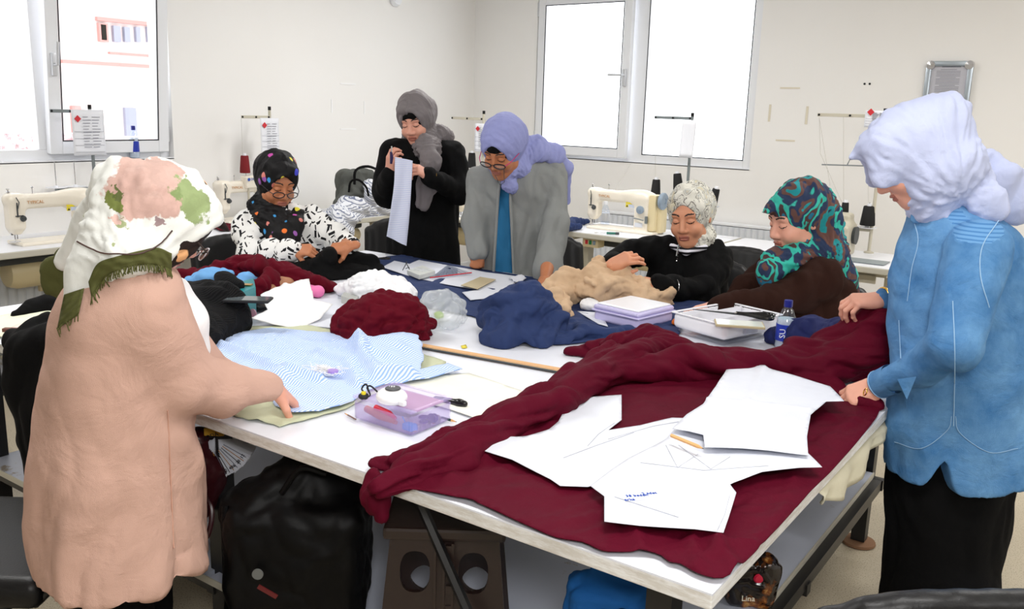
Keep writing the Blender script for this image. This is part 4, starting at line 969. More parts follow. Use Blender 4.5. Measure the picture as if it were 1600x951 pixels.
def ringband(P_, name, c, ax, r, th, mat):
    ax = nrm(ax); a = nrm(np.cross(ax, UP+.1)); bb = np.cross(ax, a); b = B()
    b.tube([np.asarray(c)+a*r*math.cos(t)+bb*r*math.sin(t) for t in np.linspace(0, 2*math.pi, 19)], th, 6, cap=False); return P_.kidb(name, b, mat)
RIGHT = YAW; LEFT = YAW+math.pi; TOCAM = YAW-math.pi/2; AWAY = YAW+math.pi/2
rad = math.radians
# ---------------------------------------------------------------- pattern materials
def blotch(name, base, spots, rough=.8, nz=14, folds_=.4, thresh=.12, extra=None):
    """cloth with printed patches: spots = (object-space centre, radius xyz, colour)"""
    n = N(name); co = n.coord(); col = None; base_s = n.mix(n.noise(7, co, 3), tuple(v*.93 for v in L(base)), L(base)); col = base_s
    warp = n.vm('MULTIPLY', n.vm('SUBTRACT', n.noise(nz, co, 4, .6, out=1), (.5, .5, .5)), (.13, .13, .13)); cw = n.vm('ADD', co, warp)
    for (c, r, cc) in spots:
        d = n.vm('MULTIPLY', n.vm('SUBTRACT', cw, tuple(c)), tuple(1/v for v in (r if hasattr(r, '__len__') else (r, r, r))))
        ln = n.n('ShaderNodeVectorMath', operation='LENGTH'); n.put(ln.inputs[0], d)
        f = n.ramp(ln.outputs['Value'], [(.9, 1.), (1.0, 0.)]); tone = n.mix(n.ramp(n.noise(22, cw, 3), [(.35, 0.), (.65, 1.)]), L(cc), tuple(min(1, v*1.15+.01) for v in L(cc))); col = n.mix(f, col, tone)
    n.set(col=col, rough=rough, spec=.25); crease(n, co, 7)
    return n.m
def cells(name, base, cols, scale, inner=.35, stretch=(1, 1, 1), rough=.8, rnd=1., keep=1., soft=.03, warp=0., bumpst=.35, sheen=0.):
    """scattered coloured drops on a plain ground"""
    n = N(name); co = n.coord(stretch)
    if warp: co = n.vm('ADD', co, n.vm('MULTIPLY', n.vm('SUBTRACT', n.noise(12, co, 3, out=1), (.5, .5, .5)), (warp, warp, warp)))
    v = n.n('ShaderNodeTexVoronoi'); v.inputs['Scale'].default_value = scale; v.inputs['Randomness'].default_value = rnd; n.t.links.new(co, v.inputs['Vector'])
    sep = n.n('ShaderNodeSeparateColor'); n.t.links.new(v.outputs['Color'], sep.inputs[0])
    pal = n.ramp(sep.outputs[0], [(i/len(cols), L(c)) for i, c in enumerate(cols)], 'CONSTANT')
    m = n.ramp(v.outputs['Distance'], [(inner, 1.), (inner+soft, 0.)]); k = n.math('LESS_THAN', sep.outputs[1], keep)
    n.set(col=n.mix(n.math('MULTIPLY', m, k), L(base), pal), rough=rough, spec=.25, sheen=sheen); crease(n, n.coord(), 7); return n.m
def multi(name, stops, scale=6, warp=1.6, rough=.8, stretch=(1, 1, 1)):
    """painterly print: several colours meeting along warped edges"""
    n = N(name); co = n.coord(stretch); f = n.noise(scale, co, 2.5, .55, dist=warp); g = n.noise(scale*.8, n.coord(stretch, loc=(3.1, 1.7, 5.3)), 2, .5, dist=warp)
    f = n.math('FRACT', n.math('ADD', n.math('MULTIPLY', f, 1.9), n.math('MULTIPLY', g, 1.1))); x = n.n('ShaderNodeValToRGB'); n.put(x.inputs[0], f); e = x.color_ramp.elements; k = len(stops)
    while len(e) < 2*k: e.new(.5)
    for q, c in enumerate(stops): e[2*q].position = q/k; e[2*q].color = (*L(c), 1); e[2*q+1].position = (q+.82)/k; e[2*q+1].color = (*L(c), 1)
    tone = n.noise(scale*6, co, 3, .6); n.set(col=n.mix(n.math('MULTIPLY', tone, .55), x.outputs[0], L(stops[0])), rough=rough, spec=.3); crease(n, n.coord(), 7); return n.m
def print_bars(name):
    """white cloth with scattered black bars of random tilt"""
    n = N(name); co = n.coord(); out = None
    for k, (sc, off, a, bb) in enumerate([(21, 0., .36, .13), (24, 3.7, .30, .075)]):
        c2 = n.vm('ADD', co, (off, off*.7, off*1.3)); v = n.n('ShaderNodeTexVoronoi'); v.inputs['Scale'].default_value = sc; v.inputs['Randomness'].default_value = .75; n.t.links.new(c2, v.inputs['Vector'])
        d = n.vm('MULTIPLY', n.vm('SUBTRACT', c2, v.outputs['Position']), (sc, sc, sc)); sep = n.n('ShaderNodeSeparateColor'); n.t.links.new(v.outputs['Color'], sep.inputs[0])
        rot = n.n('ShaderNodeVectorRotate', rotation_type='AXIS_ANGLE'); rot.inputs['Axis'].default_value = (-.57, .82, .0); n.put(rot.inputs['Vector'], d); n.put(rot.inputs['Angle'], n.math('MULTIPLY', sep.outputs[0], 3.14))
        sx = n.n('ShaderNodeSeparateXYZ'); n.t.links.new(rot.outputs[0], sx.inputs[0]); u = n.math('ABSOLUTE', n.math('ADD', n.math('MULTIPLY', sx.outputs[0], .82), n.math('MULTIPLY', sx.outputs[1], .57))); w = n.math('ABSOLUTE', sx.outputs[2])
        m = n.math('MULTIPLY', n.math('LESS_THAN', u, bb), n.math('LESS_THAN', w, a)); m = n.math('MULTIPLY', m, n.math('LESS_THAN', sep.outputs[1], .8)); out = m if out is None else n.math('MAXIMUM', out, m)
    n.set(col=n.mix(out, L((236, 236, 234)), L((22, 22, 26))), rough=.8, spec=.25); crease(n, co, 7); return n.m
def stripes(name, base, col, per, ax=(1, 0, 0), duty=.4, rough=.85, warpn=0.0, rot=(0, 0, 0)):
    n = N(name); co = n.coord((1, 1, 1), rot); sx = n.n('ShaderNodeSeparateXYZ'); n.t.links.new(co, sx.inputs[0]); v = sx.outputs[{1: 0}.get(ax[0], 1 if ax[1] else 2)]
    if warpn: v = n.math('ADD', v, n.math('MULTIPLY', n.math('SUBTRACT', n.noise(6, co, 2), .5), warpn))
    f = n.math('FRACT', n.math('DIVIDE', v, per)); f = n.math('LESS_THAN', f, duty); n.set(col=n.mix(f, L(base), L(col)), rough=rough, spec=.2); crease(n, n.coord(), 7); return n.m
m_pinkcoat = fabric('dusty_pink_crepe', (206, 168, 152), .8, var=.03, wr=.7, wscale=9, dist=.035, spec=.15)
m_denim = N('washed_denim'); _c = m_denim.coord(); m_denim.set(col=m_denim.mix(m_denim.ramp(m_denim.noise(7, _c, 5, .65), [(.3, 0.), (.75, 1.)]), L((56, 114, 172)), L((118, 168, 214))), rough=.8, spec=.25)
crease(m_denim, _c, 6, (1, 1, .6), 1., .04); m_denim = m_denim.m
m_stitch = plain('pale_stitching', (146, 182, 214), .8); m_stitch2 = plain('denim_seam', (48, 96, 150), .8)
m_blackcl = fabric('black_cloth', (8, 8, 9), .85, var=.1, wr=.5, sheen=.0, spec=.15); m_trous = fabric('black_trousers', (10, 10, 11), .9, var=.1, spec=.1)
m_greycard = fabric('grey_knit', (140, 143, 142), .9, var=.03, wscale=16, wr=.3); m_blueshirt = fabric('teal_blue_shirt', (42, 112, 158), .7, var=.05)
m_greyscarf = fabric('grey_scarf_cloth', (118, 112, 114), .6, var=.05, wr=.5, wscale=20, spec=.4); m_lilac = fabric('lilac_scarf_cloth', (150, 156, 208), .75, var=.04, wr=.5, wscale=22)
m_paleblue = fabric('pale_periwinkle_scarf_cloth', (188, 196, 226), .75, var=.03, wr=.45, wscale=22); m_brown = fabric('dark_brown_knit', (44, 24, 18), .9, var=.08, wscale=14, wr=.4, spec=.12)
m_white_cl = fabric('white_cotton', (238, 238, 240), .85, var=.02)
m_goldj = plain('gold_jewellery', (226, 176, 80), .25, metal=1); m_shoe = plain('black_shoe', (14, 14, 15), .4)
def shoes(Pn, pts, ang):
    for k, (x, y) in enumerate(pts):
        s = SD(); f = np.array([math.cos(ang), math.sin(ang), 0]); s.rc(np.array([x, y, .045])-f*.07, np.array([x, y, .035])+f*.09, .042, .036, k=.02); s.rc(np.array([x, y, .05])-f*.06, np.array([x, y, .10])-f*.06, .042, .042, k=.03)
        s.box((x, y, -.03), (.4, .4, .035), op='s', k=.004); V, F = s.mesh(.007); Pn.kid('shoe', V, F, m_shoe)
def std_legs(Pn, hip, ang, spread=.09, hipz=.86):
    r = np.array([math.sin(ang), -math.cos(ang), 0]); h = np.array([hip[0], hip[1], 0]); pts = []
    for sg in (-1, 1):
        a = h+r*sg*spread; Pn.limb([a+UP*hipz, a+UP*.47, a+UP*.08], [.075, .05, .036]); pts.append(a[:2])
    Pn.body.rc(h+UP*hipz, h+UP*(hipz+.25), .10, .09, k=.05); return pts
def sit_legs(Pn, hip, ang, hz=.52):
    r = np.array([math.sin(ang), -math.cos(ang), 0]); f = np.array([math.cos(ang), math.sin(ang), 0]); h = np.array([hip[0], hip[1], 0]); K = []
    for sg in (-1, 1):
        a = h+r*sg*.09+UP*(hz+.02); kn = h+r*sg*.10+f*.42+UP*(hz-.0); ft = h+r*sg*.10+f*.40+UP*.07; Pn.limb([a, kn, ft], [.07, .055, .035]); K.append((a, kn, ft))
    Pn.body.rc(h+UP*hz, h+UP*(hz+.25), .10, .09, k=.05)
    s = SD()
    for a, kn, ft in K: s.chain([a, kn, ft+UP*.03], [.095, .075, .055], k=.04)
    s.rc(h+UP*hz, h+UP*(hz+.12), .14, .13, k=.04); V, F = s.mesh(.012); V = displ(V, F, folds(.005, 9, (1, 1, 1))); Pn.kid('trousers', V, F, m_trous)
    shoes(Pn, [(k[2]+f*.03)[:2] for k in K], ang)
# ---------------------------------------------------------------- the woman in the pink coat (left)
def woman_pink():
    loc = P(190, 900, 1.9); Pn = Person('woman in a long dusty pink coat and white flowered headscarf bending over the table', loc, m_sk3)
    hf = HF(P(257, 339, 1.88), RIGHT+rad(34), rad(41), rad(2), .92)
    Pn.add(*head_mesh(hf, neck=P(222, 420, 1.88))); W = P(427, 604, 2.085); 
    rows = [(398, 165, 240, 1.86, .06), (425, 128, 266, 1.86, .12), (455, 104, 280, 1.87, .15), (490, 94, 290, 1.88, .165), (530, 86, 296, 1.9, .17), (575, 79, 297, 1.9, .17), (620, 75, 296, 1.9, .17), (670, 68, 297, 1.9, .175), (720, 64, 300, 1.9, .185), (780, 62, 304, 1.9, .19), (830, 66, 312, 1.9, .20), (862, 74, 318, 1.9, .205), (874, 78, 321, 1.9, .21)]
    s = SD(); s.loft(rows, k=.05)
    sh, el = P(226, 476, 1.815), P(284, 592, 1.88); cuff = P(418, 605, 2.07)
    s.chain([sh, el], [.080, .072], k=.045); s.chain([el, P(345, 604, 1.98), cuff], [.072, .058, .036], k=.02)
    sh2, el2, w2 = P(240, 470, 2.02), P(300, 560, 2.12), P(372, 606, 2.22); s.chain([sh2, el2, w2], [.075, .055, .036], k=.05)
    V, F = s.mesh(.0085); z = V[:, 2]; cut = z > P(190, 938, 1.9)[2]-.02
    def f(V_, nv):
        lowv = np.clip((1.0-V_[:, 2])/.35, 0, 1); return folds(.010, 7.5, (1, 1, .16), 3.)(V_, nv)*(.15+.85*lowv)+folds(.0035, 8, (.6, .6, .9), 8.)(V_, nv)*(1-lowv)*.9
    V = displ(V, F, f); ang = np.arctan2(V[:, 1]-loc[1], V[:, 0]-loc[0]); zb = P(190, 874, 1.9)[2]; low = V[:, 2] < zb+.05
    V[low, 2] += (.006*np.sin(ang[low]*4+1)+.003*np.sin(ang[low]*9))
    Pn.kid('coat', V, F, m_pinkcoat); VC, FC = V, F; snc = snapper(VC, FC)
    b = B(); b.tube([snc(262+k*.35, 640+k*8, .0005)[0] for k in range(28)], .0016, 5); Pn.kidb('coat_seam', b, plain('coat_seam', (196, 150, 130), .8))
    # white shirt edge seen past the coat front
    s = SD(); s.chain([P(274, 455, 1.98), P(290, 500, 2.0), P(298, 545, 2.02)], [.035, .045, .045], k=.03); V, F = s.mesh(.008); Pn.kid('shirt', V, F, m_white_cl)
    # hands
    dr = nrm(P(452, 622, 2.14)-W); V, F = hand_mesh(W, dr, nrm(UP*.9-FW*.55), 1, [(.35, .55, .4), (.4, .6, .4), (.45, .65, .4), (.5, .7, .4)], (.2, .2), stubdir=cuff-W+(el-cuff)*.3); Pn.add(V, F)
    V, F = hand_mesh(w2, nrm(RT*.8+FW*.4-UP*.3), UP, -1, REL); Pn.add(V, F)
    # body under the clothes
    hip = P(180, 760, 1.92); Pn.body.chain([hip, P(190, 620, 1.92), P(205, 500, 1.9), P(225, 430, 1.88), hf.p(0, -.03, -.07)], [.10, .09, .09, .055, .040], k=.04)
    Pn.limb([sh, el, cuff], [.042, .033, .024]); Pn.limb([sh2, el2, w2], [.042, .033, .024]); ft = std_legs(Pn, hip, RIGHT+.2, hipz=hip[2])
    s = SD()
    for q in ft: s.chain([np.array([q[0], q[1], .66]), np.array([q[0], q[1], .06])], [.10, .075], k=.04)
    V, F = s.mesh(.011); V = displ(V, F, folds(.006, 9)); Pn.kid('trousers', V, F, m_trous); shoes(Pn, ft, RIGHT+.2)
    # bonnet under the scarf, brown print with a peak over the brow
    s = SD(); s.ell(hf.p(0, .0, .02), (.080, .094, .094), hf.R, k=.02); s.ell(hf.p(0, .045, -.02), (.0815, .055, .085), hf.R, k=.02); s.rc(hf.p(0, .06, .070), hf.p(0, .126, .066), .046, .012, k=.03, n=hf.R[:, 2], fl=.35)
    s.ell(hf.p(0, .128, -.035), (.060, .078, .078), hf.R, k=.008, op='s'); V, F = s.mesh(.0045)
    V = displ(V, F, scarf_folds(hf, .002, 4)); Pn.kid('bonnet', V, F, cells('tortoise_print', (34, 22, 18), [(196, 118, 50), (226, 170, 120), (150, 82, 34), (236, 196, 160)], 26, .42, keep=.75, warp=.03, soft=.06))
    # scarf
    s = SD(); s.ell(hf.p(0, -.026, .010), (.088, .098, .102), hf.R, k=.03); s.ell(hf.p(0, .014, .012), (.089, .104, .101), hf.R, k=.02); s.ell(hf.p(0, -.10, -.03), (.06, .05, .06), hf.R, k=.04)
    s.ell(hf.p(0, -.01, -.075), (.094, .085, .06), hf.R, k=.03); s.ell(hf.p(0, .30, -.10), (.28, .238, .236), hf.R, k=.010, op='s')
    nape = hf.p(-.0, -.11, -.06)
    s.chain([P(255, 385, 1.86), P(222, 392, 1.80), P(190, 398, 1.77), P(165, 405, 1.77)], [.035, .04, .042, .035], k=.03)
    s.chain([hf.p(.05, -.08, -.02), P(165, 375, 1.78), P(140, 430, 1.765), P(118, 480, 1.76)], [.06, .046, .040, .030], k=.03, n=FW, fl=.5)      # near white tail
    s.chain([hf.p(0, -.12, .0), P(150, 350, 1.93), P(100, 408, 1.95)], [.055, .045, .024], k=.03, n=FW, fl=.5)                          # far tail
    V, F = s.mesh(.006); V = displ(V, F, scarf_folds(hf, .0032, 1, 3.6)); V = smoothv(V, F, 1)
    lp = lambda px, py, D: P(px, py, D)-Pn.loc
    spots = [(lp(222, 296, 1.78), .070, (194, 160, 150)), (lp(240, 276, 1.84), .062, (198, 166, 156)), (lp(200, 268, 1.86), .04, (196, 166, 156)), (lp(304, 292, 1.80), .058, (124, 142, 92)), (lp(300, 310, 1.84), .045, (142, 158, 110)), (lp(276, 296, 1.77), (.016, .016, .05), (70, 56, 60)),
             (lp(178, 312, 1.76), .026, (112, 122, 62)), (lp(192, 298, 1.77), .018, (96, 104, 60)), (lp(180, 362, 1.76), (.022, .022, .04), (162, 172, 128)), (lp(140, 352, 1.80), (.014, .014, .035), (170, 176, 140)), (lp(166, 340, 1.76), .016, (224, 190, 180)), (lp(262, 340, 1.76), (.02, .02, .05), (150, 128, 130))]
    Pn.kid('headscarf', V, F, blotch('flowered_white_scarf', (236, 238, 234), spots, nz=17))
    # olive fringed border round the shoulders and at the tail ends
    m_ol = fabric('olive_border', (84, 86, 46), .85, var=.2); VS, FS = V, F; Va, Fa, _ = join([(VC, FC), (VS, FS)]); sn = snapper(Va, Fa)
    G = ribbon(Pn, 'scarf_border', sn, [(268, 396), (246, 387), (221, 391), (180, 401), (152, 412), (138, 440)], [(268, 424), (250, 416), (221, 414), (189, 421), (164, 434), (143, 466)], m_ol, off=.014)
    G2 = ribbon(Pn, 'scarf_end', sn, [(100, 460), (94, 488), (89, 514)], [(131, 450), (127, 470), (122, 492)], m_ol, 24, 8, .012)
    s = SD(); s.chain([P(104, 402, 1.96), P(92, 432, 1.98), P(86, 446, 1.98)], [.026, .036, .028], k=.02, n=FW, fl=.4); V, F = s.mesh(.006); V = displ(V, F, folds(.004, 14, (1, 1, 1), 6)); Pn.kid('scarf_end', V, F, m_ol)
    rs = np.random.RandomState(3); b = B()
    for grp in (list(G[:, -1])+list((G[:-1, -1]+G[1:, -1])/2), list(G2[-1])):
        b = B()
        for a in grp: b.tube([a+UP*.003, a-UP*(.009+.007*rs.rand())+RT*.005*rs.normal()-FW*.002], .0012, 4, cap=False)
        Pn.kidb('fringe', b, m_ol)
    b = B(); cp = crv([np.array([x, y, 0.]) for x, y in [(266, 358), (245, 383), (215, 395), (180, 397), (148, 390), (127, 378)]], 6); b.tube([sn(q[0], q[1], .010)[0] for q in cp], .0016, 6); Pn.kidb('glasses_cord', b, plain('brown_cord', (70, 44, 38), .6))
    glasses(Pn, hf, plain('silver_frame', (190, 186, 190), .25, metal=1), m_brow, z=-.016, y=.116)
    Pn.finish()
woman_pink()
# ---------------------------------------------------------------- the woman in the denim shirt (right)
def woman_denim():
    D = 2.3; loc = P(1490, 900, D); Pn = Person('woman in a long washed denim shirt and pale blue headscarf standing at right', loc, m_sk3)
    hf = HF(P(1420, 243, 2.28), LEFT-rad(14), rad(42), rad(-3), 1.0); Pn.add(*head_mesh(hf, neck=P(1465, 335, 2.3)))
    rows = [(305, 1440, 1490, D, .05), (330, 1424, 1545, D, .10), (355, 1418, 1585, D, .125), (400, 1402, 1604, D, .14), (450, 1392, 1612, D, .15), (520, 1393, 1612, D, .155), (590, 1398, 1610, D, .16), (640, 1392, 1610, D, .165), (690, 1384, 1612, D, .17), (738, 1388, 1604, D, .175)]
    s = SD(); s.loft(rows, k=.05); sh, el, cu = P(1528, 395, 2.15), P(1492, 536, 2.08), P(1384, 596, 2.29)
    s.chain([sh, el], [.080, .064], k=.018); s.chain([el, P(1440, 572, 2.2), cu], [.058, .048, .036], k=.015)
    sh2, el2, w2 = P(1450, 380, 2.46), P(1448, 468, 2.58), P(1386, 468, 2.55); s.chain([sh2, el2], [.07, .052], k=.05); s.chain([el2, w2], [.05, .038], k=.02)
    V, F = s.mesh(.0085)
    def f(V_, nv):
        lowv = np.clip((1.05-V_[:, 2])/.3, 0, 1); return folds(.007, 8, (1, 1, .2), 13.)(V_, nv)*(.3+.6*lowv)+folds(.0038, 8, (.6, .6, 1.), 18.)(V_, nv)*(1-lowv)*.8
    V = displ(V, F, f); pe = (np.stack([(V-CO)@CR, (V-CO)@CF], 1)); px = 800+FPX*pe[:, 0]/pe[:, 1]
    zb = P(1490, 738, D)[2]; low = V[:, 2] < zb+.22; u = (V-P(1490, 700, 2.13))@RT; wv = np.abs(u)/.18
    V[low, 2] += ((.085*np.exp(-(u[low]/.020)**2)+.05*np.clip(wv[low]-.55, 0, 1)**1.5))*np.clip((zb+.22-V[low, 2])/.22, 0, 1)     # side slit and shirt-tail hem
    m_yoke = stripes('corded_denim_yoke', (104, 152, 198), (74, 124, 176), .009, (0, 0, 1), .4); cen = V[F].mean(1); rl = cen-CO; qx = rl@RT/(rl@FW); ya, yb_ = P(1478, 300, 2.2), P(1530, 345, 2.12); dd_ = nrm(yb_-ya); tt = np.clip((cen-ya)@dd_, 0, np.linalg.norm(yb_-ya)); dist = np.linalg.norm(cen-ya-tt[:, None]*dd_, axis=1)
    Pn.kid('denim_shirt', V, F, None, [m_denim, m_yoke], (dist < .062).astype(int))
    snd = snapper(V, F)
    def stitchline(pts, nm='stitching', r=.0013, m=m_stitch):
        pp = []
        for p in pts: rel = np.asarray(p)-CO; pp.append(np.array([800+FPX*(rel@CR)/(rel@CF), 475.5-FPX*(rel@CU)/(rel@CF), 0]))
        b = B(); b.tube([snd(q[0], q[1], .0012)[0] for q in crv(pp, 8)], r, 5); return Pn.kidb(nm, b, m)
    dd = 2.145
    stitchline([P(1560, 345, 2.16), P(1535, 385, 2.10), P(1532, 430, 2.08), P(1545, 480, 2.10)]); stitchline([P(1405, 500, 2.19), P(1408, 560, 2.20)]); stitchline([P(1398, 690, 2.17), P(1440, 700, 2.145), P(1480, 672, 2.135), P(1487, 650, 2.135)], r=.0009); stitchline([P(1493, 650, 2.135), P(1500, 676, 2.135), P(1545, 706, 2.14), P(1590, 700, 2.16)], r=.0009)
    stitchline([P(1489, 470, dd), P(1492, 560, dd-.015), P(1490, 665, dd-.03)]); stitchline([P(1425, 335, 2.21), P(1435, 375, 2.165), P(1425, 420, 2.165), P(1418, 470, 2.175)])
    # yoke with rows of stitching
    s = SD(); s.chain([P(1432, 340, 2.26), P(1458, 312, 2.26), P(1495, 290, 2.3)], [.018, .022, .02], k=.02, n=FW, fl=.4); V, F = s.mesh(.006); Pn.kid('collar', V, F, m_denim)
    # cuffs
    cdir = nrm(cu-P(1440, 572, 2.2)); b = B(); b.tube([cu-cdir*.025, cu+cdir*.028], [.041, .038], 24, cap=False); Pn.kidb('cuff', b, m_denim); ringband(Pn, 'cuff_stitching', cu+cdir*.024, cdir, .0392, .0012, m_stitch)
    b = B(); b.lathe([(0, 0), (.006, 0), (.005, .003), (0, .003)], P(1395, 612, 2.255), 12, MR(YAW) @ MR(math.pi/2, 'X')); Pn.kidb('cuff_button', b, m_stitch2)
    b = B(); b._add([P(1402, 592, 2.14), P(1432, 588, 2.14), P(1417, 624, 2.14), P(1402, 592, 2.155), P(1432, 588, 2.155), P(1417, 624, 2.155)], [(0, 1, 2), (5, 4, 3), (0, 3, 4, 1), (1, 4, 5, 2), (2, 5, 3, 0)]); Pn.kidb('cuff_tab', b, m_denim, False)
    # hands
    W = cu+cdir*.030; V, F = hand_mesh(W, nrm(P(1338, 612, 2.33)-P(1374, 598, 2.32)), nrm(UP*.75-FW*.6), -1, [(.5, .7, .4), (.55, .75, .4), (.6, .75, .4), (.6, .8, .4)], (.5, .2), stubdir=-cdir); Pn.add(V, F)
    W2 = w2+nrm(w2-el2)*.015; V, F = hand_mesh(W2, nrm(P(1345, 470, 2.56)-w2), nrm(UP*.9-FW*.35), 1, [(.7, .7, .4), (.75, .8, .4), (.8, .8, .4), (.9, .8, .4)], (.7, .1), stubdir=el2-w2); Pn.add(V, F)
    ringband(Pn, 'gold_bangle', w2+nrm(w2-el2)*.012, w2-el2, .034, .0045, m_goldj); ringband(Pn, 'ring', P(1352, 612, 2.29), RT-UP*.3, .0095, .0016, m_goldj)
    hip = P(1495, 700, D+.02); Pn.body.chain([hip, P(1505, 560, D), P(1505, 440, D), P(1475, 355, D), hf.p(0, -.03, -.07)], [.11, .10, .10, .055, .040], k=.04); Pn.limb([sh, el, cu], [.042, .034, .024]); Pn.limb([sh2, el2, w2], [.04, .033, .024])
    ft = std_legs(Pn, hip, LEFT, .055, hipz=hip[2])
    s = SD(); s.loft([(655, 1405, 1590, D+.02, .14), (760, 1392, 1572, D+.02, .15), (860, 1386, 1560, D+.02, .15), (951, 1383, 1548, D+.02, .15), (1060, 1392, 1535, D+.02, .14)], k=.03)
    for q in ft: s.rc(np.array([q[0], q[1], .30]), np.array([q[0], q[1], .06]), .11, .10, k=.04)
    V, F = s.mesh(.011); V = displ(V, F, folds(.008, 6, (1, 1, .15), 4)); Pn.kid('trousers', V, F, m_trous); shoes(Pn, ft, LEFT)
    # scarf with a deep brim over the brow, gathered at the nape and falling behind
    s = SD(); s.ell(hf.p(0, -.028, .014), (.100, .120, .110), hf.R, k=.03); s.rc(hf.p(0, .03, .072), hf.p(0, .104, .084), .048, .012, k=.05, n=hf.R[:, 2], fl=.6)
    s.rc(hf.p(-.055, .03, .06), hf.p(-.062, .085, .0), .05, .028, k=.04); s.rc(hf.p(.055, .03, .06), hf.p(.062, .085, .0), .05, .028, k=.04)
    s.ell(hf.p(0, -.012, -.07), (.088, .085, .07), hf.R, k=.03); s.ell(hf.p(0, .130, -.040), (.058, .100, .092), hf.R, k=.012, op='s')
    nap = P(1494, 236, 2.33); s.chain([hf.p(0, -.06, -.08), P(1455, 318, 2.27)], [.085, .06], k=.04)
    s.chain([hf.p(0, -.11, .02), nap], [.07, .030], k=.03)
    s.chain([nap, P(1528, 262, 2.32), P(1566, 292, 2.30), P(1588, 325, 2.30)], [.026, .050, .060, .052], k=.02, n=nrm(FW+UP*.5), fl=.3)
    s.chain([nap, P(1520, 284, 2.25), P(1545, 318, 2.21), P(1558, 330, 2.20)], [.026, .046, .046, .03], k=.02, n=nrm(FW+UP*.3), fl=.35)
    V, F = s.mesh(.0062); V = displ(V, F, scarf_folds(hf, .0038, 2, 3.4)); V = smoothv(V, F, 1); Pn.kid('headscarf', V, F, m_paleblue)
    Pn.finish()
woman_denim()
